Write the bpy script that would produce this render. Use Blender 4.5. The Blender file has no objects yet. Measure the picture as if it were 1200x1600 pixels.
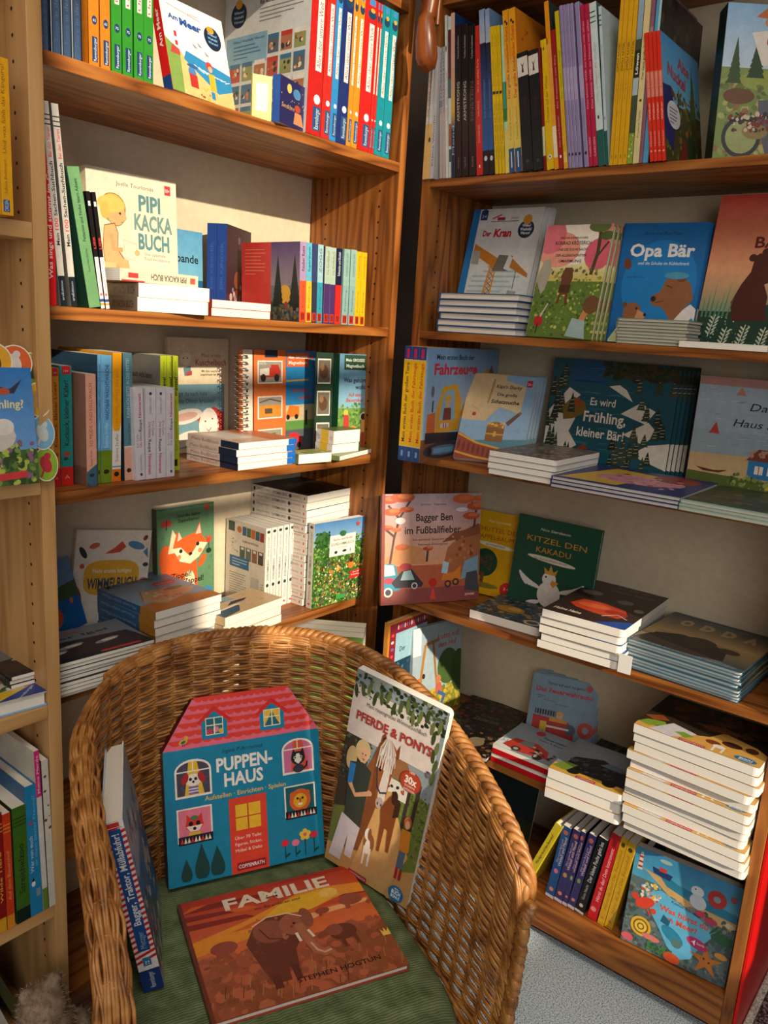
import bpy, bmesh, math, random
from mathutils import Matrix, Vector
from mathutils.geometry import tessellate_polygon
PI = math.pi
random.seed(7)
C = bpy.context.scene.collection
SC = bpy.context.scene
# ------------------------------------------------------------------ camera
CAM_P = (-1.4090, -1.1336, 1.2894); CAM_A = (1.34831, 0.06353, -0.90052); CAM_F = 1263.36
cam_d = bpy.data.cameras.new('camera'); cam = bpy.data.objects.new('camera', cam_d); C.objects.link(cam)
cam_d.sensor_fit = 'HORIZONTAL'; cam_d.sensor_width = 36.0; cam_d.lens = CAM_F / 1200.0 * 36.0
cam_d.clip_start = 0.02; cam_d.clip_end = 60
cam.matrix_world = (Matrix.Translation(CAM_P) @ Matrix.Rotation(CAM_A[2], 4, 'Z') @ Matrix.Rotation(CAM_A[0], 4, 'X') @ Matrix.Rotation(CAM_A[1], 4, 'Z'))
SC.camera = cam
# ------------------------------------------------------------------ world, sun, area lights, exposure
SC.view_settings.view_transform = 'Standard'; SC.view_settings.look = 'None'
SC.view_settings.gamma = 1.0; SC.view_settings.use_curve_mapping = False
SC.view_settings.exposure = -0.08
w = bpy.data.worlds.new('daylight'); SC.world = w; w.use_nodes = True
bg = w.node_tree.nodes['Background']; bg.inputs[0].default_value = (0.55, 0.68, 1.0, 1); bg.inputs[1].default_value = 1.2
SUN_DIR = Vector((0.27, 1.0, -0.38)).normalized()
sd = bpy.data.lights.new('low_afternoon_sun', 'SUN'); sd.energy = 5.8; sd.color = (1.0, 0.84, 0.62); sd.angle = math.radians(0.8)
so = bpy.data.objects.new('low_afternoon_sun', sd); C.objects.link(so); so.rotation_euler = SUN_DIR.to_track_quat('-Z', 'Y').to_euler()
def area(name, loc, look, sx, sy, power, col):
    d = bpy.data.lights.new(name, 'AREA'); d.shape = 'RECTANGLE'; d.size = sx; d.size_y = sy; d.energy = power; d.color = col
    o = bpy.data.objects.new(name, d); C.objects.link(o); o.location = loc
    o.rotation_euler = (Vector(look) - Vector(loc)).to_track_quat('-Z', 'Y').to_euler(); return o
area('soft_fill_left', (-3.0, -2.2, 1.7), (-0.3, -0.2, 0.9), 2.2, 1.7, 54, (1.0, 0.95, 0.90))  # fill lamp added before the closed left wall; no window there
area('soft_fill_above', (-1.5, -1.3, 3.2), (-0.9, -0.7, 0.0), 1.2, 1.2, 36, (1.0, 0.89, 0.74))  # second added fill lamp, hung under the ceiling without a fitting
SC.cycles.use_denoising = True
SC.cycles.max_bounces = 6; SC.cycles.diffuse_bounces = 4; SC.cycles.glossy_bounces = 2; SC.cycles.transmission_bounces = 2
# ------------------------------------------------------------------ colours and materials
def lin(h):
    if isinstance(h, tuple): return h
    h = h.lstrip('#'); r = []
    if len(h) == 3: h = ''.join(c * 2 for c in h)
    for i in (0, 2, 4):
        c = int(h[i:i + 2], 16) / 255; r.append(c / 12.92 if c <= .04045 else ((c + .055) / 1.055) ** 2.4)
    return tuple(r)
def mat(name, rough=.5, spec=.4):
    m = bpy.data.materials.new(name); m.use_nodes = True; b = m.node_tree.nodes['Principled BSDF']
    b.inputs['Roughness'].default_value = rough; b.inputs['Specular IOR Level'].default_value = spec
    return m, m.node_tree, b
def N(t, kind, **kw):
    n = t.nodes.new(kind)
    for k, v in kw.items():
        if k in n.inputs: n.inputs[k].default_value = v
        else: setattr(n, k, v)
    return n
def coords(t, scale=(1, 1, 1), src='Object'):
    tc = N(t, 'ShaderNodeTexCoord'); mp = N(t, 'ShaderNodeMapping'); mp.inputs['Scale'].default_value = scale
    t.links.new(tc.outputs[src], mp.inputs[0]); return mp.outputs[0]
def ramp(t, stops):
    r = N(t, 'ShaderNodeValToRGB'); e = r.color_ramp.elements
    while len(e) < len(stops): e.new(.5)
    for i, (p, c) in enumerate(stops): e[i].position = p; e[i].color = (*lin(c), 1)
    return r
def bump(t, b, h, strength, dist=.001):
    n = N(t, 'ShaderNodeBump'); n.inputs['Strength'].default_value = strength; n.inputs['Distance'].default_value = dist
    t.links.new(h, n.inputs['Height']); t.links.new(n.outputs[0], b.inputs['Normal'])
def wood(name, axis, dark, mid, light, ring=1.0, rough=.42):
    m, t, b = mat(name, rough, .35)
    s = [9, 9, 9]; s[axis] = 0.9
    v = coords(t, tuple(s))
    nz = N(t, 'ShaderNodeTexNoise'); nz.inputs['Scale'].default_value = 1.6; nz.inputs['Detail'].default_value = 2; t.links.new(v, nz.inputs['Vector'])
    mul = N(t, 'ShaderNodeMath', operation='MULTIPLY'); mul.inputs[1].default_value = 16 * ring; t.links.new(nz.outputs['Fac'], mul.inputs[0])
    fr = N(t, 'ShaderNodeMath', operation='PINGPONG'); fr.inputs[1].default_value = 1.0; t.links.new(mul.outputs[0], fr.inputs[0])
    s2 = [420, 420, 420]; s2[axis] = 9
    v2 = coords(t, tuple(s2)); n2 = N(t, 'ShaderNodeTexNoise'); n2.inputs['Scale'].default_value = 1.0; n2.inputs['Detail'].default_value = 3; t.links.new(v2, n2.inputs['Vector'])
    mx = N(t, 'ShaderNodeMath', operation='MULTIPLY_ADD'); mx.inputs[1].default_value = .62; t.links.new(fr.outputs[0], mx.inputs[0])
    m3 = N(t, 'ShaderNodeMath', operation='MULTIPLY'); m3.inputs[1].default_value = .42; t.links.new(n2.outputs['Fac'], m3.inputs[0]); t.links.new(m3.outputs[0], mx.inputs[2])
    r = ramp(t, [(.12, dark), (.45, mid), (.9, light)]); t.links.new(mx.outputs[0], r.inputs[0]); t.links.new(r.outputs[0], b.inputs['Base Color'])
    bump(t, b, n2.outputs['Fac'], .25, .0006); return m
OAK = ('#552d0e', '#8a4f20', '#a4682f')
OAKL = [wood('oak_veneer_along_' + a, i, *OAK) for i, a in enumerate('xyz')]
BIR = ('#a87a48', '#c0935c', '#cda26c')
BIRL = [wood('light_beech_veneer_along_' + a, i, *BIR, ring=.5) for i, a in enumerate('xyz')]
def noisy(name, c1, c2, scale, rough=.6, bmp=0, detail=3, dist=.001, sp=.3):
    m, t, b = mat(name, rough, sp); v = coords(t)
    n = N(t, 'ShaderNodeTexNoise'); n.inputs['Scale'].default_value = scale; n.inputs['Detail'].default_value = detail; t.links.new(v, n.inputs['Vector'])
    r = ramp(t, [(.35, c1), (.65, c2)]); t.links.new(n.outputs['Fac'], r.inputs[0]); t.links.new(r.outputs[0], b.inputs['Base Color'])
    if bmp: bump(t, b, n.outputs['Fac'], bmp, dist)
    return m
M = {}
M['panel'] = noisy('cream_laminate_back_panel', '#c9bba0', '#d0c3a8', 60, .5, .05)
M['hole'] = noisy('dark_hole_and_gap_shade', '#1a0d06', '#241208', 50, .9)  # also colours the strip that paints the toe gap's shade
M['wall'] = noisy('dark_taupe_plaster', '#6a5c52', '#74665b', 8, .8, .1)
M['ceil'] = noisy('warm_white_plaster', '#cfc6b6', '#d8cfbf', 8, .8, .1)
M['frame'] = noisy('grey_painted_window_frame', '#77726a', '#807b72', 20, .5)
def speckle(name, cols, scale, rough=.8, bmp=.3):
    m, t, b = mat(name, rough, .2); v = coords(t)
    n = N(t, 'ShaderNodeTexNoise'); n.inputs['Scale'].default_value = scale; n.inputs['Detail'].default_value = 2; t.links.new(v, n.inputs['Vector'])
    r = ramp(t, cols); t.links.new(n.outputs['Fac'], r.inputs[0]); t.links.new(r.outputs[0], b.inputs['Base Color'])
    bump(t, b, n.outputs['Fac'], bmp, .002); return m
M['floor'] = speckle('pale_grey_speckled_vinyl', [(.36, '#7f949e'), (.46, '#bfd0d8'), (.58, '#eaf6fa')], 330, .55, .1)
M['mat'] = speckle('dark_brown_loop_carpet', [(.38, '#241a1c'), (.5, '#4b3c3e'), (.62, '#8a7a7a')], 190, .95, .9)
M['fringe'] = speckle('pale_carpet_edging', [(.35, '#8d8578'), (.5, '#b9b1a3'), (.62, '#d6cfc2')], 240, .95, .8)
M['red'] = noisy('glossy_red_panel', '#c50a06', '#cf0d08', 5, .35)
M['toy'] = wood('dark_turned_wood', 2, '#4a2209', '#6d3610', '#8a4a18', .6, .35)
M['metal'] = mat('bright_wire_metal', .25, .5)[0]; _b = M['metal'].node_tree.nodes['Principled BSDF']; _b.inputs['Metallic'].default_value = 1; _b.inputs['Base Color'].default_value = (.7, .68, .62, 1)
def wicker_mat(name, c):
    m, t, b = mat(name, .38, .5); v = coords(t)
    n = N(t, 'ShaderNodeTexNoise'); n.inputs['Scale'].default_value = 38; n.inputs['Detail'].default_value = 4; t.links.new(v, n.inputs['Vector'])
    r = ramp(t, [(.3, c[0]), (.5, c[1]), (.7, c[2])]); t.links.new(n.outputs['Fac'], r.inputs[0]); t.links.new(r.outputs[0], b.inputs['Base Color'])
    n2 = N(t, 'ShaderNodeTexNoise'); n2.inputs['Scale'].default_value = 600; t.links.new(v, n2.inputs['Vector']); bump(t, b, n2.outputs['Fac'], .3, .0005)
    return m
M['wicker'] = wicker_mat('varnished_wicker', ('#6f4119', '#9c6630', '#ba8448'))
M['wicker2'] = wicker_mat('varnished_wicker_stake', ('#7a4a20', '#a06a32', '#b98446'))
def fabric():
    m, t, b = mat('ribbed_green_fabric', .9, .15); v = coords(t, (1, 1, 1))
    wv = N(t, 'ShaderNodeTexWave', wave_type='BANDS', bands_direction='Y'); wv.inputs['Scale'].default_value = 75; wv.inputs['Distortion'].default_value = 3.0; wv.inputs['Detail'].default_value = 2; wv.inputs['Detail Scale'].default_value = .6
    t.links.new(v, wv.inputs['Vector'])
    n = N(t, 'ShaderNodeTexNoise'); n.inputs['Scale'].default_value = 40; n.inputs['Detail'].default_value = 5; t.links.new(v, n.inputs['Vector'])
    r = ramp(t, [(.3, '#56633f'), (.55, '#6f7d56'), (.75, '#828f68')]); t.links.new(n.outputs['Fac'], r.inputs[0])
    mx = N(t, 'ShaderNodeMix', data_type='RGBA', blend_type='MULTIPLY'); mx.inputs['Factor'].default_value = .35
    t.links.new(r.outputs[0], mx.inputs['A']); t.links.new(wv.outputs['Color'], mx.inputs['B']); t.links.new(mx.outputs['Result'], b.inputs['Base Color'])
    bump(t, b, wv.outputs['Fac'], .5, .0012); return m
M['fabric'] = fabric()
def plush(name, c1, c2):
    return noisy(name, c1, c2, 90, .95, .6, 5, .003, .1)
M['plush'] = plush('beige_plush', '#7d6a58', '#a08a75')
def printed(name, rough, coat=0):
    m, t, b = mat(name, rough, .45)
    a = N(t, 'ShaderNodeAttribute', attribute_name='Col'); v = coords(t)
    n = N(t, 'ShaderNodeTexNoise'); n.inputs['Scale'].default_value = 60; n.inputs['Detail'].default_value = 6; n.inputs['Roughness'].default_value = .7; t.links.new(v, n.inputs['Vector'])
    r = ramp(t, [(.3, (.80, .80, .80)), (.7, (1.0, 1.0, 1.0))]); t.links.new(n.outputs['Fac'], r.inputs[0])
    mx = N(t, 'ShaderNodeMix', data_type='RGBA', blend_type='MULTIPLY'); mx.inputs['Factor'].default_value = 1.0
    t.links.new(a.outputs['Color'], mx.inputs['A']); t.links.new(r.outputs[0], mx.inputs['B']); t.links.new(mx.outputs['Result'], b.inputs['Base Color'])
    return m
M['print'] = printed('printed_cover_paper', .38)
M['cover'] = printed('laminated_cover_board', .36)
def pages(name, base, line, period, bs):
    m, t, b = mat(name, .75, .2); v = coords(t, (1, 1 / period, 1))
    sx = N(t, 'ShaderNodeSeparateXYZ'); t.links.new(v, sx.inputs[0])
    f = N(t, 'ShaderNodeMath', operation='FRACT'); t.links.new(sx.outputs['Y'], f.inputs[0])
    r = ramp(t, [(0.0, line), (.10, line), (.2, base), (.86, base), (1.0, line)]); t.links.new(f.outputs[0], r.inputs[0]); t.links.new(r.outputs[0], b.inputs['Base Color'])
    bump(t, b, f.outputs[0], bs, .0004); return m
M['paper'] = pages('page_block_edges', '#e6e0d3', '#d2cabb', .0011, .3)
M['board'] = pages('thick_board_page_edges', '#e9e5dc', '#d8d2c6', .0034, .3)
# ------------------------------------------------------------------ mesh helpers
def tag(o, label=None, cat=None, group=None, kind=None):
    if label: o['label'] = label
    if cat: o['category'] = cat
    if group: o['group'] = group
    if kind: o['kind'] = kind
    return o
def empty(name, mw=None, label=None, cat=None, group=None):
    o = bpy.data.objects.new(name, None); o.empty_display_size = .05; C.objects.link(o)
    if mw is not None: o.matrix_world = mw
    return tag(o, label, cat, group)
def linkm(name, me, m=None, parent=None):
    if m is not None and not me.materials: me.materials.append(m)
    o = bpy.data.objects.new(name, me); C.objects.link(o)
    if parent is not None: o.parent = parent
    return o
class MB:
    def __init__(s): s.v = []; s.f = []; s.c = []; s.sm = []
    def add(s, vs, fs, col=None, smooth=False):
        b = len(s.v); s.v += [tuple(p) for p in vs]
        for f in fs: s.f.append([b + i for i in f]); s.c.append(col); s.sm.append(smooth)
    def box(s, a, b, col=None):
        x0, y0, z0 = a; x1, y1, z1 = b
        s.add([(x0,y0,z0),(x1,y0,z0),(x1,y1,z0),(x0,y1,z0),(x0,y0,z1),(x1,y0,z1),(x1,y1,z1),(x0,y1,z1)],
              [(0,3,2,1),(4,5,6,7),(0,1,5,4),(1,2,6,5),(2,3,7,6),(3,0,4,7)], col)
    def bevbox(s, a, b, r, col=None):
        bm = bmesh.new(); bmesh.ops.create_cube(bm, size=1)
        for v in bm.verts: v.co = Vector([(a[i] + b[i]) / 2 + v.co[i] * (b[i] - a[i]) for i in range(3)])
        bmesh.ops.bevel(bm, geom=bm.edges[:], offset=r, segments=2, affect='EDGES', profile=.6)
        bm.verts.ensure_lookup_table(); s.add([v.co[:] for v in bm.verts], [[v.index for v in f.verts] for f in bm.faces], col); bm.free()
    def slab(s, poly, w0, w1, col=None, side=None, back=None):
        n = len(poly); vs = [(p[0], w0, p[1]) for p in poly] + [(p[0], w1, p[1]) for p in poly]
        s.add(vs, [list(range(n))], col); s.add(vs, [list(range(2 * n - 1, n - 1, -1))], back or col)
        s.add(vs, [(i, i + n, (i + 1) % n + n, (i + 1) % n) for i in range(n)], side or col)
    def tube(s, pts, r, n=6, col=None, cap=True, flat=1.0, up=None):
        P = [Vector(p) for p in pts]; rr = r if isinstance(r, (list, tuple)) else [r] * len(P); b = []; prev = None
        for i, p in enumerate(P):
            t = (P[min(i + 1, len(P) - 1)] - P[max(i - 1, 0)]).normalized()
            u = up[i] if up else (prev if prev is not None else (Vector((0, 0, 1)) if abs(t.z) < .9 else Vector((1, 0, 0))))
            a = (u - t * u.dot(t)).normalized(); prev = a; c = t.cross(a)
            for k in range(n):
                g = 2 * PI * k / n; b.append(p + a * math.cos(g) * rr[i] * flat + c * math.sin(g) * rr[i])
        fs = [(i * n + k, i * n + (k + 1) % n, (i + 1) * n + (k + 1) % n, (i + 1) * n + k) for i in range(len(P) - 1) for k in range(n)]
        s.add(b, fs, col, True)
        if cap: s.add(b[:n], [list(range(n - 1, -1, -1))], col); s.add(b[-n:], [list(range(n))], col)
    def mesh(s, name, m=None):
        me = bpy.data.meshes.new(name); me.from_pydata(s.v, [], s.f); me.update()
        if any(c is not None for c in s.c):
            at = me.color_attributes.new('Col', 'FLOAT_COLOR', 'CORNER'); d = []
            for f, c in zip(s.f, s.c):
                if c is None: c = '#ffffff'
                if isinstance(c, list): 
                    for q in c: d += [*lin(q), 1.0]
                else:
                    q = [*lin(c), 1.0]; d += q * len(f)
            at.data.foreach_set('color', d)
        if any(s.sm): me.polygons.foreach_set('use_smooth', s.sm)
        if m: me.materials.append(m)
        return me
    def obj(s, name, m=None, parent=None): return linkm(name, s.mesh(name, m), None, parent)
def struct(name, mb, m):
    o = mb.obj(name, m); o['kind'] = 'structure'; return o
# ------------------------------------------------------------------ flat print: vector artwork laid on a cover in layers
_tc = {}
def glyphs(s, bold=0.0, shear=0.0):
    k = (s, bold, shear)
    if k not in _tc:
        c = bpy.data.curves.new('lettering', 'FONT'); c.body = s; c.resolution_u = 2; c.offset = bold; c.shear = shear
        o = bpy.data.objects.new('lettering', c); m = o.to_mesh()
        vs = [(v.co.x, v.co.y) for v in m.vertices]; fs = [list(p.vertices) for p in m.polygons]; o.to_mesh_clear()
        bpy.data.objects.remove(o); bpy.data.curves.remove(c)
        x0 = min([v[0] for v in vs] or [0]); x1 = max([v[0] for v in vs] or [1])
        _tc[k] = (vs, fs, x0, x1)
    return _tc[k]
class Art:
    """a = across 0..1, b = up 0..1 of a face W x H (metres)"""
    def __init__(s, W, H): s.W = W; s.H = H; s.P = []; s.k = 0; s.rnd = random.Random(int(W * 1e5 + H * 7e4))
    def poly(s, pts, col, raw=False):
        q = pts if raw else [(p[0] * s.W, p[1] * s.H) for p in pts]
        for ax, lim, sg in ((0, 0, 1), (0, s.W, -1), (1, 0, 1), (1, s.H, -1)):     # keep the print inside the cover
            if all((p[ax] - lim) * sg >= -1e-7 for p in q): continue
            o = []
            for i, p in enumerate(q):
                r = q[i - 1]; ip = (p[ax] - lim) * sg >= 0; ir = (r[ax] - lim) * sg >= 0
                if ip != ir: f = (lim - r[ax]) / (p[ax] - r[ax]); o.append((r[0] + (p[0] - r[0]) * f, r[1] + (p[1] - r[1]) * f))
                if ip: o.append(p)
            q = o
            if len(q) < 3: return
        s.P.append((q, None, col, s.k)); s.k += 1
    def quad(s, a0, b0, a1, b1, col): s.poly([(a0, b0), (a1, b0), (a1, b1), (a0, b1)], col)
    def grad(s, a0, b0, a1, b1, cb, ct): s.P.append(([(a0 * s.W, b0 * s.H), (a1 * s.W, b0 * s.H), (a1 * s.W, b1 * s.H), (a0 * s.W, b1 * s.H)], None, [cb, cb, ct, ct], s.k)); s.k += 1
    def ell(s, a, b, ra, rb, col, rot=0, n=18, a0=0, a1=2 * PI):
        ra *= s.W; rb *= s.H; c, d = math.cos(rot), math.sin(rot)
        s.poly([(a * s.W + ra * math.cos(t) * c - rb * math.sin(t) * d, b * s.H + ra * math.cos(t) * d + rb * math.sin(t) * c) for t in [a0 + (a1 - a0) * i / n for i in range(n + (1 if a1 - a0 < 6.2 else 0))]], col, True)
    def circ(s, a, b, r, col, n=18): s.ell(a, b, r, r * s.W / s.H, col, 0, n)
    def line(s, pts, wd, col):
        wd *= s.W / 2; q = [Vector((p[0] * s.W, p[1] * s.H)) for p in pts]; L = []; R = []
        for i, p in enumerate(q):
            t = q[min(i + 1, len(q) - 1)] - q[max(i - 1, 0)]; t = t.normalized() if t.length else Vector((1, 0)); n = Vector((-t.y, t.x)) * wd
            L.append(tuple(p + n)); R.append(tuple(p - n))
        for i in range(len(q) - 1): s.poly([R[i], R[i + 1], L[i + 1], L[i]], col, True); s.k -= .9
        s.k += 1
    def text(s, t, a, b, h, col, w=None, al='c', rot=0, bold=0.0, shear=0.0):
        vs, fs, x0, x1 = glyphs(t, bold, shear)
        sy = h * s.H / .72; sx = sy if w is None else w * s.W / max(x1 - x0, 1e-3)
        o = {'c': -(x0 + x1) / 2, 'l': -x0, 'r': -x1}[al]; c, d = math.cos(rot), math.sin(rot)
        q = [((x + o) * sx, y * sy) for x, y in vs]
        s.P.append(([(a * s.W + x * c - y * d, b * s.H + x * d + y * c) for x, y in q], fs, col, s.k)); s.k += 1
    def vtext(s, t, a, b0, b1, h, col, down=False, bold=0.0):
        vs, fs, x0, x1 = glyphs(t, bold, 0.0)
        L = (b1 - b0) * s.H; sx = L / max(x1 - x0, 1e-3); sy = h * s.W / .72; hh = h * s.W / 2
        q = []
        for x, y in vs:
            u = (x - x0) * sx; y = y * sy - hh
            q.append((a * s.W - y, b0 * s.H + u) if not down else (a * s.W + y, b1 * s.H - u))
        s.P.append((q, fs, col, s.k)); s.k += 1
    def scat(s, n, a0, b0, a1, b1, cols, r0, r1, tri=False):
        R = s.rnd
        if n >= 20: n *= 3; r0 *= .45; r1 *= .72
        for i in range(n):
            a = R.uniform(a0, a1); b = R.uniform(b0, b1); r = R.uniform(r0, r1)
            if tri: s.poly([(a - r, b), (a + r, b), (a, b + r * 2.2)], R.choice(cols))
            else: s.ell(a, b, r, r * R.uniform(.5, 1.4) * s.W / s.H, R.choice(cols), R.uniform(0, 3), 7)
            s.k -= .88
        s.k += 1
    def lines(s, a, b, w, n, dy, h, col, al='l'):
        R = s.rnd
        for i in range(n):
            ww = w * R.uniform(.75, 1) if i < n - 1 else w * .5; s.quad(a, b - i * dy, a + ww, b - i * dy + h, col)
    def fir(s, a, b, w, h, col, n=4):
        for i in range(n):
            y0 = b + h * i / n * .85; ww = w * (1 - i / n * .8) / 2; s.poly([(a - ww, y0), (a + ww, y0), (a, y0 + h * .42)], col); s.k -= .8
        s.k += 1
    def mesh(s, name, face, W, T, off=.00012):
        mb = MB(); mp = {'front': lambda p, e: (p[0], -e, p[1]), 'spine': lambda p, e: (-e, T - p[0], p[1]), 'back': lambda p, e: (W - p[0], T + e, p[1])}[face]
        for q, fs, col, k in s.P:
            e = off + k * 9e-6
            if fs is None:
                if len(q) > 4:
                    tr = tessellate_polygon([[Vector((x, y, 0)) for x, y in q]]); vs = [mp(p, e) for p in q]
                    area2 = sum(q[i][0] * q[(i + 1) % len(q)][1] - q[(i + 1) % len(q)][0] * q[i][1] for i in range(len(q)))
                    out = []
                    for f in tr:
                        a = (q[f[1]][0] - q[f[0]][0]) * (q[f[2]][1] - q[f[0]][1]) - (q[f[2]][0] - q[f[0]][0]) * (q[f[1]][1] - q[f[0]][1])
                        out.append(tuple(f) if a > 0 else tuple(reversed(f)))
                    mb.add(vs, out, col)
                else: mb.add([mp(p, e) for p in q], [tuple(range(len(q)))], col)
            else: mb.add([mp(p, e) for p in q], fs, col)
        return mb.mesh(name, M['print'])
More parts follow.
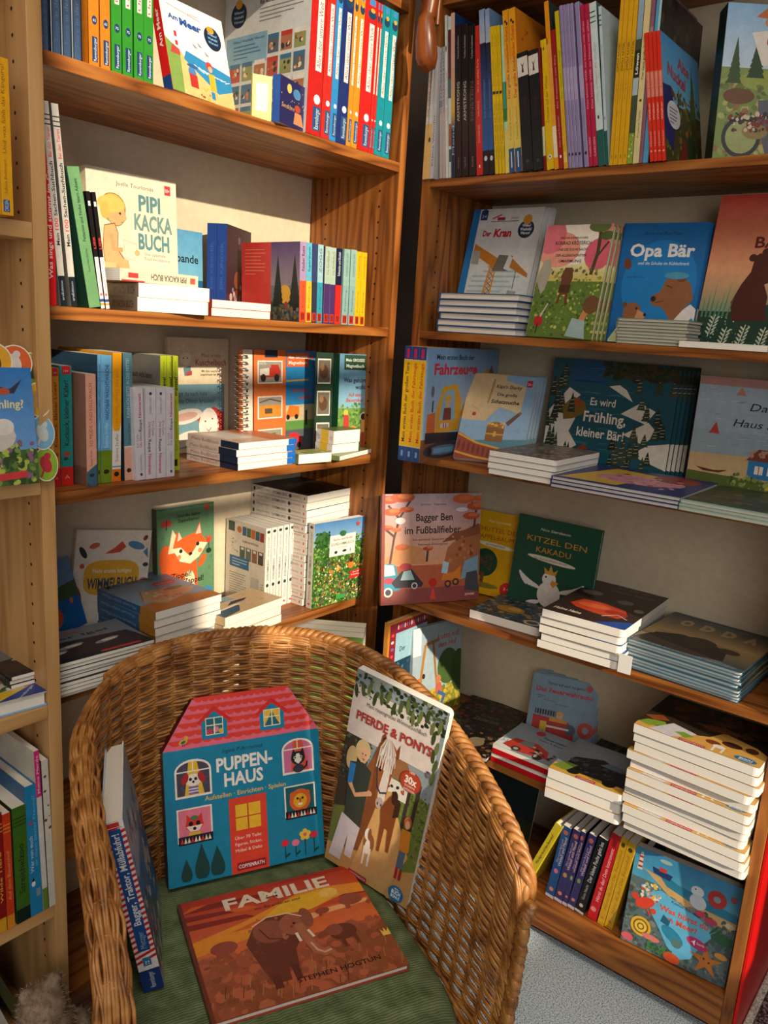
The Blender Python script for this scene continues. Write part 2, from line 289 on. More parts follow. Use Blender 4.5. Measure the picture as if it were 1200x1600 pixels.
# ------------------------------------------------------------------ measured places: shelf heights, then one pose per book
# (x, y, z, turn, backward lean, roll, width, height, thickness) in metres and radians
SH = {'L1': 1.6289, 'L2': 1.292, 'L3': 1.0122, 'L4': 0.6645, 'L5': 0.366, 'R1': 1.5992, 'R2': 1.2901, 'R3': 1.0181, 'R4': 0.6748, 'R5': 0.3664, 'R6': 0.1, 'F1': 1.4015, 'F2': 1.0416, 'F3': 0.6818, 'F4': 0.3211}
Z6 = SH['R6']
GOBO_Y = [(-1.31, -0.78, 1.8, 2.11), (-1.23, -0.71, 1.44, 1.76), (-0.71, -0.47, 0.96, 1.76), (-1.31, -0.83, 2.14, 2.355), (-1.59, -0.78, 2.375, 3.19)]  # cut-outs shaped so the sun lands on chosen parts of shelves and chair
OPEN_X = []
CUSH_Y, CUSH_L = .06, .27
G = {
 'navy1': (-0.7704, 0.004, 1.6294, 1.5708, 0.0, 0.0, 0.2, 0.27, 0.0156),
 'navy2': (-0.7526, 0.004, 1.6294, 1.5708, 0.0, 0.0, 0.2, 0.27, 0.0164),
 'navy3': (-0.7374, 0.004, 1.6294, 1.5708, 0.0, 0.0, 0.2, 0.27, 0.0144),
 'navy4': (-0.7218, 0.004, 1.6294, 1.5708, 0.0, 0.0, 0.2, 0.27, 0.0147),
 'tiere1': (-0.6957, 0.004, 1.6294, 1.5708, 0.0, 0.0, 0.2, 0.25, 0.0157),
 'tiere2': (-0.6776, 0.004, 1.6294, 1.5708, 0.0, 0.0, 0.2, 0.25, 0.0166),
 'gruen1': (-0.6591, 0.004, 1.6294, 1.5708, 0.0, 0.0, 0.2, 0.25, 0.0165),
 'gruen2': (-0.6407, 0.004, 1.6294, 1.5708, 0.0, 0.0, 0.2, 0.25, 0.0169),
 'gruen3': (-0.6213, 0.004, 1.6294, 1.5708, 0.0, 0.0, 0.2, 0.25, 0.0179),
 'gruen4': (-0.6043, 0.004, 1.6294, 1.5708, 0.0, 0.0, 0.2, 0.25, 0.0155),
 'ammeer': (-0.5628, 0.01, 1.6342, 0.0896, 0.2548, 0.0, 0.1367, 0.1472, 0.0193),
 'wred1': (-0.2406, 0.002, 1.6294, 1.5708, -0.02, 0.0, 0.235, 0.272, 0.0376),
 'wred2': (-0.2167, 0.002, 1.6294, 1.5708, -0.02, 0.0, 0.235, 0.272, 0.0226),
 'wblue': (-0.198, 0.002, 1.6294, 1.5708, -0.02, 0.0, 0.235, 0.272, 0.0178),
 'wnavy': (-0.1688, 0.002, 1.6294, 1.5708, -0.02, 0.0, 0.235, 0.272, 0.0283),
 'worange1': (-0.1557, 0.002, 1.6294, 1.5708, -0.02, 0.0, 0.235, 0.272, 0.0121),
 'worange2': (-0.1366, 0.002, 1.6294, 1.5708, -0.02, 0.0, 0.235, 0.272, 0.0182),
 'wredA': (-0.102, 0.002, 1.6294, 1.5708, -0.02, 0.0, 0.235, 0.272, 0.0334),
 'wredB': (-0.0927, 0.002, 1.6294, 1.5708, -0.02, 0.0, 0.235, 0.272, 0.0081),
 'wredC': (-0.0847, 0.002, 1.6294, 1.5708, -0.02, 0.0, 0.235, 0.272, 0.007),
 'wteal1': (-0.0614, 0.002, 1.6294, 1.5708, -0.02, 0.0, 0.235, 0.272, 0.0223),
 'wteal2': (-0.036, 0.002, 1.6294, 1.5708, -0.02, 0.0, 0.235, 0.272, 0.0243),
 'yellowmini': (-0.3935, 0.0173, 1.6294, -0.5146, 0.0, 0.0, 0.0335, 0.0711, 0.012),
 'bluemini': (-0.3563, -0.0113, 1.6294, 0.2488, -0.0, 0.0, 0.0848, 0.0763, 0.015),
 'singt': (-0.7659, 0.012, 1.2925, 1.5708, 0.001, 0.0, 0.2, 0.2074, 0.0148),
 'sach1': (-0.7494, 0.012, 1.2933, 1.5708, 0.0764, 0.0, 0.2, 0.2749, 0.0102),
 'sach2': (-0.7329, 0.012, 1.2934, 1.5708, 0.0843, 0.0, 0.2, 0.2759, 0.0104),
 'nord': (-0.6981, 0.006, 1.2955, 1.5708, 0.1602, 0.0, 0.19, 0.197, 0.0189),
 'liep1': (-0.692, 0.004, 1.2933, 1.5708, 0.1348, 0.0, 0.14, 0.1668, 0.0062),
 'liep2': (-0.6837, 0.004, 1.2934, 1.5708, 0.127, 0.0, 0.14, 0.1671, 0.0076),
 'pipi': (-0.5906, 0.205, 1.2936, -0.0519, 0.06, 0.0, 0.1813, 0.2398, 0.018),
 'pipistack': (-0.6258, 0.012, 1.3364, -0.2682, 1.5708, 0.0, 0.1228, 0.1593, 0.044),
 'pipitop': (-0.5035, 0.02, 1.3565, 1.5846, 1.5708, -0.0, 0.15, 0.1528, 0.019),
 'whitestack2': (-0.4761, 0.015, 1.3209, 0.0219, 1.5708, -0.0, 0.1403, 0.13, 0.0285),
 'kasper': (-0.4602, 0.21, 1.2929, -0.0, 0.04, 0.0, 0.12, 0.159, 0.01),
 'blaupaar': (-0.3245, 0.16, 1.2925, 0.5073, 0.0, 0.0, 0.1392, 0.1768, 0.0406),
 'raeub': (-0.2549, 0.006, 1.2931, 1.5708, 0.036, 0.0, 0.165, 0.1473, 0.0171),
 'sams': (-0.2395, 0.006, 1.293, 1.5708, 0.0387, 0.0, 0.165, 0.1477, 0.0147),
 'ottf1': (-0.2248, 0.006, 1.293, 1.5708, 0.0362, 0.0, 0.165, 0.1471, 0.014),
 'ottf2': (-0.2091, 0.006, 1.2929, 1.5708, 0.0288, 0.0, 0.165, 0.1477, 0.015),
 'ottf3': (-0.1886, 0.006, 1.2927, 1.5708, 0.0162, 0.0, 0.165, 0.1465, 0.0166),
 'ottf4': (-0.1734, 0.006, 1.2928, 1.5708, 0.0219, 0.0, 0.165, 0.146, 0.0144),
 'ottf5': (-0.1554, 0.006, 1.2928, 1.5708, 0.0176, 0.0, 0.165, 0.1465, 0.0173),
 'hell1': (-0.1332, 0.006, 1.2927, 1.5708, 0.0103, 0.0, 0.165, 0.1478, 0.0179),
 'hell2': (-0.1124, 0.006, 1.2927, 1.5708, 0.013, 0.0, 0.165, 0.1488, 0.018),
 'gelb1': (-0.0964, 0.006, 1.2928, 1.5708, 0.0196, 0.0, 0.165, 0.147, 0.0152),
 'gelb2': (-0.0795, 0.006, 1.2928, 1.5708, 0.0199, 0.0, 0.165, 0.1469, 0.0161),
 'loewe': (-0.7429, 0.055, 1.0127, 1.5708, -0.0078, 0.0, 0.15, 0.1868, 0.0126),
 'kaefer': (-0.721, 0.055, 1.0127, 1.5708, -0.0056, 0.0, 0.15, 0.1898, 0.0204),
 'muede': (-0.6941, 0.03, 1.0127, 1.5708, -0.0026, 0.0, 0.12, 0.1791, 0.0176),
 'wasch1': (-0.6802, 0.042, 1.0127, 1.5708, -0.017, 0.0, 0.17, 0.2081, 0.0056),
 'wasch2': (-0.6599, 0.042, 1.0127, 1.5708, -0.0132, 0.0, 0.17, 0.2077, 0.0191),
 'wal': (-0.6427, 0.042, 1.0127, 1.5708, -0.0193, 0.0, 0.17, 0.2121, 0.0161),
 'mitte': (-0.6177, 0.042, 1.0128, 1.5708, 0.009, 0.0, 0.17, 0.2119, 0.0172),
 'raupe1': (-0.6014, 0.032, 1.0132, 1.5708, 0.0316, 0.0, 0.1, 0.1561, 0.0181),
 'raupe2': (-0.5797, 0.032, 1.0128, 1.5708, 0.0052, 0.0, 0.1, 0.1553, 0.0206),
 'raupe3': (-0.5595, 0.032, 1.0128, 1.5708, 0.0081, 0.0, 0.1, 0.1549, 0.0187),
 'raupe4': (-0.5411, 0.032, 1.0129, 1.5708, 0.0131, 0.0, 0.1, 0.1552, 0.0169),
 'lime1': (-0.5271, 0.075, 1.0127, 1.5708, 0.0, 0.0, 0.12, 0.16, 0.0131),
 'lime2': (-0.5134, 0.075, 1.0127, 1.5708, 0.0, 0.0, 0.12, 0.16, 0.013),
 'lime3': (-0.4979, 0.075, 1.013, 1.5708, 0.0249, 0.0, 0.12, 0.2067, 0.0145),
 'kuschel': (-0.4101, 0.225, 1.0129, -0.0109, 0.0286, 0.0, 0.1527, 0.2347, 0.009),
 'magnet1': (-0.2955, 0.13, 1.0131, 0.0818, 0.04, 0.0, 0.232, 0.2181, 0.012),
 'magnet2': (-0.0687, 0.075, 1.0134, -0.274, 0.03, 0.0, 0.1028, 0.217, 0.0242),
 'flap2': (-0.1158, 0.1, 1.0128, -0.2373, 0.03, 0.0, 0.044, 0.218, 0.004),
 'beiss': (-0.4132, 0.0093, 1.0655, 0.0123, 1.5708, -0.0, 0.1515, 0.149, 0.0529),
 'yellstack': (-0.1394, 0.022, 1.0709, -0.002, 1.5708, 0.0, 0.0867, 0.05, 0.0583),
 'thin1': (-0.2592, 0.005, 1.0325, -0.1364, 1.5708, 0.0, 0.0866, 0.05, 0.0198),
 'thin2': (-0.1531, -0.01, 1.0227, 0.2523, 1.5708, -0.0, 0.1561, 0.05, 0.01),
 'sound': (-0.7762, 0.205, 0.6656, 0.0, 0.05, -0.2341, 0.17, 0.1438, 0.012),
 'wimmel': (-0.6429, 0.225, 0.6654, -0.0434, 0.06, 0.1474, 0.1627, 0.22, 0.008),
 'fox': (-0.4384, 0.222, 0.6654, 0.0, 0.03, 0.0, 0.1485, 0.2341, 0.016),
 'bigstack': (-0.571, 0.045, 0.7611, 0.024, 1.5708, -0.0, 0.1559, 0.2082, 0.0961),
 'frontstack': (-0.8478, 0.0272, 0.7263, -0.0626, 1.5708, 0.0, 0.25, 0.1324, 0.0614),
 'tanstack': (-0.4255, 0.024, 0.7205, 0.0941, 1.5708, -0.0, 0.1698, 0.09, 0.0555),
 'such0': (-0.2205, 0.118, 0.665, 1.5708, 0.0, 0.0, 0.13, 0.1865, 0.0161),
 'such1': (-0.203, 0.118, 0.665, 1.5708, 0.0, 0.0, 0.13, 0.1872, 0.0163),
 'such2': (-0.1852, 0.118, 0.665, 1.5708, 0.0, 0.0, 0.13, 0.1878, 0.0166),
 'such3': (-0.1671, 0.118, 0.665, 1.5708, 0.0, 0.0, 0.13, 0.1884, 0.0168),
 'such4': (-0.1488, 0.118, 0.665, 1.5708, 0.0, 0.0, 0.13, 0.1891, 0.0171),
 'such5': (-0.1302, 0.118, 0.665, 1.5708, 0.0, 0.0, 0.13, 0.1897, 0.0174),
 'tallstack': (-0.1509, 0.08, 0.9212, 0.0564, 1.5708, -0.0, 0.163, 0.17, 0.2563),
 'gwimmel': (-0.1513, 0.055, 0.665, -0.1062, 0.0, 0.0, 0.1628, 0.197, 0.018),
 'greenlow': (-0.2423, 0.04, 0.3665, -0.944, 0.0, 0.0, 0.1675, 0.2723, 0.03),
 'c1': (0.0333, -0.0442, 1.5998, 0.0, 0.0073, 0.0, 0.2, 0.2541, 0.0076),
 'c2': (0.0333, -0.0545, 1.5999, 0.0, 0.0211, 0.0, 0.2, 0.254, 0.0096),
 'c3': (0.0333, -0.0647, 1.6, 0.0, 0.0298, 0.0, 0.2, 0.2499, 0.0093),
 'c4': (0.0393, -0.084, 1.6004, 0.0, 0.0943, 0.0, 0.2, 0.2506, 0.0072),
 'c5': (0.0393, -0.0922, 1.6004, 0.0, 0.1014, 0.0, 0.2, 0.2522, 0.0073),
 'c6': (0.0393, -0.0982, 1.6002, 0.0, 0.106, 0.0, 0.2, 0.3097, 0.0052),
 'c7': (0.0393, -0.1057, 1.6004, 0.0, 0.0975, 0.0, 0.2, 0.3056, 0.0068),
 'c8': (0.0393, -0.1152, 1.6006, 0.0, 0.0992, 0.0, 0.2, 0.3108, 0.0088),
 'arm1': (0.0393, -0.1309, 1.6011, 0.0, 0.1046, 0.0, 0.2, 0.2866, 0.0137),
 'arm2': (0.0393, -0.1477, 1.6013, 0.0, 0.105, 0.0, 0.2, 0.2853, 0.0151),
 'arm3': (0.0393, -0.1662, 1.6015, 0.0, 0.1093, 0.0, 0.2, 0.2816, 0.0164),
 'rot1': (0.0393, -0.1828, 1.6016, 0.0, 0.1297, 0.0, 0.2, 0.2784, 0.0146),
 'blau1': (0.0393, -0.1972, 1.6015, 0.0, 0.1376, 0.0, 0.2, 0.3062, 0.0133),
 'blau2': (0.0393, -0.2099, 1.6014, 0.0, 0.1462, 0.0, 0.2, 0.3056, 0.0116),
 'gelbA': (0.0393, -0.2194, 1.6009, 0.0, 0.1521, 0.0, 0.2, 0.2726, 0.0077),
 'gelbB': (0.0393, -0.2268, 1.6007, 0.0, 0.1553, 0.0, 0.2, 0.2726, 0.0062),
 'gelbC': (0.0393, -0.2343, 1.6007, 0.0, 0.1557, 0.0, 0.2, 0.2726, 0.0065),
 'mint': (0.0393, -0.243, 1.6008, 0.0, 0.1495, 0.0, 0.2, 0.2719, 0.0076),
 'lied1': (0.0393, -0.2568, 1.6018, 0.0, 0.1632, 0.0, 0.2, 0.297, 0.0129),
 'lied2': (0.0393, -0.2726, 1.6022, 0.0, 0.1689, 0.0, 0.2, 0.2979, 0.0148),
 'nacht1': (0.0353, -0.298, 1.6035, 0.0, 0.1773, 0.0, 0.16, 0.2147, 0.0218),
 'nacht2': (0.0353, -0.3194, 1.6031, 0.0, 0.1718, 0.0, 0.16, 0.2155, 0.0201),
 'dunk': (0.0393, -0.325, 1.6007, 0.0, 0.1667, 0.0, 0.17, 0.219, 0.0063),
 'chin': (0.0393, -0.3403, 1.6023, 0.0, 0.1807, 0.0, 0.17, 0.2325, 0.0144),
 'oran': (0.0393, -0.3502, 1.6014, 0.0, 0.1921, 0.0, 0.17, 0.2983, 0.0087),
 'drot': (0.0393, -0.36, 1.6013, 0.0, 0.1915, 0.0, 0.17, 0.2467, 0.0087),
 'senf': (0.0393, -0.3694, 1.6012, 0.0, 0.1908, 0.0, 0.17, 0.2778, 0.0081),
 'lila1': (0.0373, -0.3774, 1.6007, 0.0, 0.1901, 0.0, 0.22, 0.285, 0.0055),
 'lila2': (0.0373, -0.3839, 1.6007, 0.0, 0.1906, 0.0, 0.22, 0.285, 0.0053),
 'lila3': (0.0373, -0.3909, 1.6008, 0.0, 0.1911, 0.0, 0.22, 0.285, 0.0059),
 'lila4': (0.0373, -0.3986, 1.6009, 0.0, 0.1917, 0.0, 0.22, 0.285, 0.0065),
 'lila5': (0.0373, -0.4115, 1.6012, 0.0, 0.1926, 0.0, 0.22, 0.285, 0.008),
 'pink1': (0.0373, -0.4201, 1.6011, 0.0, 0.1904, 0.0, 0.18, 0.2783, 0.0074),
 'pink2': (0.0373, -0.4296, 1.6013, 0.0, 0.1907, 0.0, 0.18, 0.2784, 0.0085),
 'weis1': (0.0373, -0.4435, 1.6022, 0.0, 0.192, 0.0, 0.15, 0.2784, 0.0129),
 'weis2': (0.0373, -0.4504, 1.6007, 0.0, 0.1817, 0.0, 0.18, 0.2699, 0.0054),
 'zap1': (0.0393, -0.4568, 1.6, 0.0, 0.052, 0.0, 0.2, 0.28, 0.0062),
 'zap2': (0.0393, -0.4657, 1.6001, 0.0, 0.052, 0.0, 0.2, 0.28, 0.0081),
 'zap3': (0.0393, -0.4746, 1.6001, 0.0, 0.052, 0.0, 0.2, 0.28, 0.008),
 'zap4': (0.0393, -0.4827, 1.6001, 0.0, 0.052, 0.0, 0.2, 0.28, 0.0073),
 'loewen': (0.0393, -0.4933, 1.6002, 0.0, 0.05, 0.0, 0.2, 0.28, 0.0096),
 'creme': (0.0393, -0.505, 1.6002, 0.0, 0.05, 0.0, 0.2, 0.285, 0.0107),
 'mauve': (0.0393, -0.5118, 1.6, 0.0, 0.045, 0.0, 0.2, 0.29, 0.0059),
 'hblau': (0.0393, -0.5219, 1.6001, 0.0, 0.04, 0.0, 0.2, 0.275, 0.0093),
 'alte1': (0.0363, -0.5332, 1.6009, 0.0, 0.1858, 0.0, 0.19, 0.2117, 0.0063),
 'alte2': (0.0363, -0.5404, 1.6009, 0.0, 0.1862, 0.0, 0.19, 0.2118, 0.0063),
 'alte3': (0.0363, -0.5476, 1.6009, 0.0, 0.1866, 0.0, 0.19, 0.2118, 0.0062),
 'alte4': (0.0363, -0.555, 1.6009, 0.0, 0.1869, 0.0, 0.19, 0.2119, 0.0064),
 'bauer': (0.06, -0.6246, 1.5997, -0.9, 0.1, 0.0, 0.22, 0.25, 0.034),
 'kran': (0.128, -0.0691, 1.2927, -1.5607, 0.2346, 0.0, 0.1762, 0.2755, 0.009),
 'kranstack': (0.05, -0.0912, 1.3727, -1.5605, 1.5708, -0.0, 0.1926, 0.07, 0.0821),
 'konrad': (0.07, -0.2971, 1.2932, -1.5685, 0.2142, 0.0, 0.1419, 0.2235, 0.012),
 'opabaer': (0.11, -0.4519, 1.2924, -1.4598, 0.1452, 0.0, 0.1572, 0.2247, 0.012),
 'greenstack': (0.05, -0.4971, 1.3361, -1.5665, 1.5708, -0.0, 0.1317, 0.1, 0.0455),
 'whiteflat': (0.035, -0.6216, 1.3013, -1.571, 1.5708, 0.0, 0.1456, 0.14, 0.0106),
 'baeren': (0.12, -0.6148, 1.2928, -1.5708, 0.1807, 0.0, 0.24, 0.2726, 0.012),
 'fahr': (-0.0481, -0.14, 1.0186, 0.0401, 0.0, 0.0, 0.3039, 0.2393, 0.0548),
 'sharky': (0.0544, -0.1562, 1.0256, -1.2439, 0.5206, 0.0, 0.1503, 0.2066, 0.014),
 'wstack3': (-0.0242, -0.2953, 1.0666, -1.5544, 1.5708, -0.0, 0.1457, 0.2057, 0.048),
 'fruehling': (0.205, -0.2905, 1.019, -1.5428, 0.07, 0.0, 0.2758, 0.2337, 0.006),
 'bluestack': (-0.0384, -0.4433, 1.0404, -1.5454, 1.5708, -0.0, 0.2414, 0.227, 0.0218),
 'seastack': (-0.03, -0.6851, 1.0373, -1.5687, 1.5708, -0.0, 0.2239, 0.2344, 0.0187),
 'haus': (0.19, -0.6166, 1.0188, -1.5708, 0.0198, 0.0, 0.25, 0.2215, 0.01),
 'bagger': (-0.0392, -0.0552, 0.6766, -0.5238, 0.1312, 0.0, 0.2495, 0.2537, 0.01),
 'feigel': (0.205, -0.0886, 0.6776, -1.45, 0.2379, 0.0, 0.17, 0.202, 0.01),
 'kakadu': (0.2, -0.2414, 0.6764, -1.5607, 0.1137, 0.0, 0.2043, 0.2165, 0.01),
 'single4': (0.0566, -0.2331, 0.6949, -1.5097, 1.5708, -0.0, 0.1674, 0.1562, 0.0196),
 'brownstack': (0.0131, -0.4299, 0.7608, -1.5211, 1.5708, -0.0, 0.1697, 0.2899, 0.0855),
 'odda': (0.0537, -0.5954, 0.7355, -1.6106, 1.5708, 0.0, 0.214, 0.2347, 0.0603),
 'wimpel': (-0.03, -0.075, 0.3669, -0.0, -0.0, 0.0, 0.1531, 0.27, 0.011),
 'conni': (0.06, -0.0954, 0.3677, -0.1753, 0.0746, 0.0, 0.1661, 0.2321, 0.01),
 'darkflat': (0.0025, -0.1747, 0.3789, -1.4083, 1.5708, -0.0, 0.1552, 0.2776, 0.012),
 'redstack': (0.0408, -0.333, 0.4124, -1.5484, 1.5708, -0.0, 0.1391, 0.1348, 0.0455),
 'feuer': (0.2001, -0.3262, 0.37, -1.2458, 0.3406, 0.0, 0.1542, 0.1502, 0.009),
 'truckstack': (0.0029, -0.4872, 0.4342, -1.5108, 1.5708, -0.0, 0.1572, 0.16, 0.0673),
 'ponystack': (0.0102, -0.6461, 0.5903, -1.5851, 1.5708, 0.0, 0.2259, 0.1798, 0.2233),
 'camoflat': (0.2273, -0.4842, 0.3869, -1.4843, 1.5708, -0.0, 0.085, 0.1315, 0.02),
 'gelblean': (0.0558, -0.4442, 0.1005, -0.0687, -0.356, 0.0, 0.2, 0.194, 0.0167),
 'mon1': (0.0593, -0.5078, 0.1005, 0.0, -0.1171, 0.0, 0.16, 0.184, 0.0194),
 'mon2': (0.0593, -0.5278, 0.1005, 0.0, -0.1308, 0.0, 0.16, 0.1864, 0.0187),
 'mon3': (0.0593, -0.5401, 0.1005, 0.0, -0.1133, 0.0, 0.16, 0.1897, 0.0109),
 'mon4': (0.0593, -0.5573, 0.1005, 0.0, -0.144, 0.0, 0.16, 0.1934, 0.016),
 'schwarz': (0.0593, -0.5786, 0.1005, 0.0, -0.1608, 0.0, 0.16, 0.1966, 0.0201),
 'rotm': (0.0593, -0.6073, 0.1005, 0.0, -0.1324, 0.0, 0.16, 0.2175, 0.0198),
 'bau1': (0.0593, -0.6251, 0.1005, 0.0, -0.1189, 0.0, 0.16, 0.2183, 0.0143),
 'bau2': (0.0593, -0.6431, 0.1005, 0.0, -0.1158, 0.0, 0.16, 0.2136, 0.0165),
 'meer': (0.0477, -0.6669, 0.1026, -1.5074, 0.1059, 0.0, 0.2037, 0.2059, 0.02),
 'puppen': (-0.7286, -0.2111, 0.4086, -0.45, 0.2726, 0.0, 0.2622, 0.2139, 0.03),
 'pferde': (-0.5037, -0.3351, 0.4125, -1.4504, -0.0398, 0.1477, 0.1645, 0.368, 0.015),
 'muell': (-0.846, -0.361, 0.4057, 0.981, 0.1951, 0.0, 0.2, 0.2664, 0.0267),
 'familie': (-0.8452, -0.46, 0.4105, -0.4558, 1.5708, -0.0, 0.2827, 0.2328, 0.01),
 'kaenguru': (-0.8593, -0.0545, 1.402, 1.5708, -0.0005, 0.0, 0.2, 0.1856, 0.015),
 'fruehl2': (-1.0016, -0.03, 1.0453, -0.1154, 0.1274, 0.0, 0.17, 0.1617, 0.025),
 'stackF': (-1.0122, 0.0106, 0.7062, -0.1191, 1.5708, 0.0, 0.2, 0.0982, 0.0239),
 'wild': (-0.8933, -0.015, 0.3216, 1.5708, 0.0, 0.0, 0.17, 0.2107, 0.0109),
 'rotw': (-0.8798, -0.015, 0.3216, 1.5708, 0.0024, 0.0, 0.17, 0.2048, 0.0121),
 'streich': (-0.8543, -0.015, 0.3217, 1.5708, 0.0049, 0.0, 0.17, 0.2077, 0.022),
 'weter': (-0.8335, -0.015, 0.3219, 1.5708, 0.015, 0.0, 0.17, 0.2352, 0.0198),
 'tipt': (-0.8235, -0.015, 0.3218, 1.5708, 0.0252, 0.0, 0.17, 0.291, 0.0085),
 'alt': (-0.8111, -0.015, 0.3218, 1.5708, 0.0204, 0.0, 0.17, 0.2696, 0.0109),
}
# ------------------------------------------------------------------ the room
X0, X1, DP, PW = -0.791, 0.0, 0.2533, 0.02     # left bookcase: inner left, inner right, depth, board thickness
XR, YR, YE = 0.0393, -0.0526, -0.8767          # right bookcase: front plane, inner far side, inner near side
RM = (-3.2, 0.36, -3.0, 0.30, 3.3)             # room: x0, x1, y0, y1, height
mb = MB(); mb.box((RM[0], RM[2], -.05), (RM[1] + .3, RM[3], 0)); struct('floor', mb, M['floor'])
mb = MB(); mb.box((RM[0], RM[2], RM[4]), (RM[1], RM[3], RM[4] + .05)); struct('ceiling', mb, M['ceil'])
mb = MB(); mb.box((RM[0], RM[3], 0), (RM[1] + .3, RM[3] + .08, RM[4])); struct('wall_back', mb, M['wall'])
mb = MB(); mb.box((RM[1], -.895, 0), (RM[1] + .08, RM[3], RM[4])); mb.box((RM[1] + .3, RM[2], 0), (RM[1] + .38, -.895, RM[4])); mb.box((RM[1] + .08, -.895, 0), (RM[1] + .3, -.815, RM[4])); struct('wall_right', mb, M['wall'])
# unseen front wall as sun gobo, openings shaped to place the sun patches
WIN = dict(y=RM[2], x0=-3.1, x1=-1.6, z0=0.95, z1=2.45)
def wall_with_openings(name, axis, pos, lo, hi, zmax, ops, th=.08):
    mb = MB()
    xs = sorted({lo, hi, *[o[0] for o in ops], *[o[1] for o in ops]}); zs = sorted({0, zmax, *[o[2] for o in ops], *[o[3] for o in ops]})
    for i in range(len(xs) - 1):
        for j in range(len(zs) - 1):
            cx, cz = (xs[i] + xs[i + 1]) / 2, (zs[j] + zs[j + 1]) / 2
            if any(o[0] < cx < o[1] and o[2] < cz < o[3] for o in ops): continue
            if axis == 'y': mb.box((xs[i], pos - th, zs[j]), (xs[i + 1], pos, zs[j + 1]))
            else: mb.box((pos - th, xs[i], zs[j]), (pos, xs[i + 1], zs[j + 1]))
    return struct(name, mb, M['wall'])
wall_with_openings('wall_front_sun_gobo', 'y', RM[2], RM[0], RM[1] + .3, RM[4], GOBO_Y)
wall_with_openings('wall_left', 'x', RM[0], RM[2], RM[3], RM[4], OPEN_X)
# carpet beyond the right bookcase
mb = MB(); mb.bevbox((XR + .0, -3.0, .0005), (RM[1] + .29, -.9195, .008), .003); tag(mb.obj('doormat', M['mat']), 'dark brown speckled loop carpet mat at the lower right corner', 'mat')
mb = MB(); mb.bevbox((XR + .0, -.919, .0005), (RM[1] + .29, -.905, .010), .003); tag(mb.obj('carpet_edging', M['fringe']), 'pale fuzzy edging strip between the red panel and the dark mat', 'carpet edging')
mb = MB(); mb.bevbox((XR + .004, -.9035, .001), (RM[1] - .01, -.8975, 2.03), .001); tag(mb.obj('side_panel_cover', M['red']), 'bright red panel covering the outer side of the right bookcase', 'panel')
# ------------------------------------------------------------------ bookcases
def pegs(pts, nrm):
    mb = MB(); n = Vector(nrm)
    for p in pts:
        p = Vector(p); a = Vector((0, 0, 1)); c = n.cross(a)
        mb.add([p + n * .0004 + (a * math.cos(PI * k / 4) + c * math.sin(PI * k / 4)) * .0026 for k in range(8)], [tuple(range(8))])
    return mb
def board(name, a, b, m, root, r=.0012):
    mb = MB(); mb.bevbox(a, b, r); return mb.obj(name, m, root)
LSH = [(1.930, 0.0), (SH['L1'], 0.0), (SH['L2'], .003), (SH['L3'], .0142), (SH['L4'], .0428), (.366, .04), (.10, .01)]
root = empty('bookcase', Matrix(), 'medium oak bookcase along the back wall, left of the corner', 'bookcase')
ox, oy, oz = OAKL
board('side_panel', (X1, 0, 0), (X1 + PW, DP, 2.05), oz, root)
board('back_panel', (X0, DP, .02), (X1, DP + .008, 2.05), M['panel'], root)
board('top_board', (X0, 0, 2.03), (X1, DP, 2.05), ox, root)
for z, r in LSH: board('shelf', (X0 + .0006, r, z - .0192), (X1 - .0006, DP - .001, z), ox, root)
board('plinth', (X0 + .001, .02, .0), (X1 - .001, .036, .08), ox, root)
pz = [.2 + .032 * i for i in range(56)]
pz = [z for z in pz if all(abs(z - s[0] + .01) > .02 for s in LSH)]
pg = pegs([(X1, y, z) for z in pz for y in (.05, .205)], (-1, 0, 0)).obj('peg_holes', M['hole'], root); pg['kind'] = 'stuff'
RSH = [(1.944, 0), (SH['R1'], 0), (SH['R2'], 0), (SH['R3'], 0), (SH['R4'], 0), (SH['R5'], .004)]
root = empty('bookcase', Matrix(), 'reddish oak bookcase along the right wall, right of the corner', 'bookcase')
board('side_panel', (XR, YR, 0), (XR + .25, YR + .0215, 2.05), oz, root)
board('side_panel', (XR, YE - .02, 0), (XR + .25, YE, 2.05), oz, root)
board('back_panel', (XR + .25, YE - .02, .02), (XR + .258, YR + .0215, 2.05), M['panel'], root)
board('top_board', (XR, YE, 2.03), (XR + .25, YR, 2.05), oy, root)
for z, r in RSH: board('shelf', (XR + r, YE + .0006, z - .0160), (XR + .249, YR - .0006, z), oy, root)
board('bottom_shelf', (XR + .0164, YE + .0006, .08), (XR + .249, YR - .0006, .0995), oy, root)
board('plinth', (XR + .001, YE + .0006, .028), (XR + .016, YR - .0006, .10), oy, root)
pz = [z for z in [.2 + .032 * i for i in range(56)] if all(abs(z - s[0] + .01) > .02 for s in RSH)]
pg = pegs([(x, YR, z) for z in pz for x in (XR + .04, XR + .2)], (0, -1, 0)).obj('peg_holes', M['hole'], root); pg['kind'] = 'stuff'
mb = MB(); mb.bevbox((XR + .03, YE, .0), (XR + .045, YR, .079), .001); mb.obj('toe_gap_shade', M['hole'], root)  # near-black strip standing in for the shadow gap under the plinth
FSH = [(1.76, 0), (SH['F1'], 0), (SH['F2'], 0), (SH['F3'], 0), (SH['F4'], 0), (.06, 0)]
root = empty('bookcase', Matrix(), 'pale beech bookcase at the left edge, with peg holes in its side', 'bookcase')
bx, by, bz = BIRL
FY = -.015
board('side_panel', (X0 - .0215, FY, 0), (X0, .27, 2.05), bz, root)
board('side_panel', (X0 - .84, FY, 0), (X0 - .82, .27, 2.05), bz, root)
board('back_panel', (X0 - .82, .27, .02), (X0, .278, 2.05), M['panel'], root)
board('top_board', (X0 - .82, FY, 2.03), (X0 - .0215, .27, 2.05), bx, root)
for z, r in FSH: board('shelf', (X0 - .8195, FY, z - .022), (X0 - .0221, .269, z), bx, root)
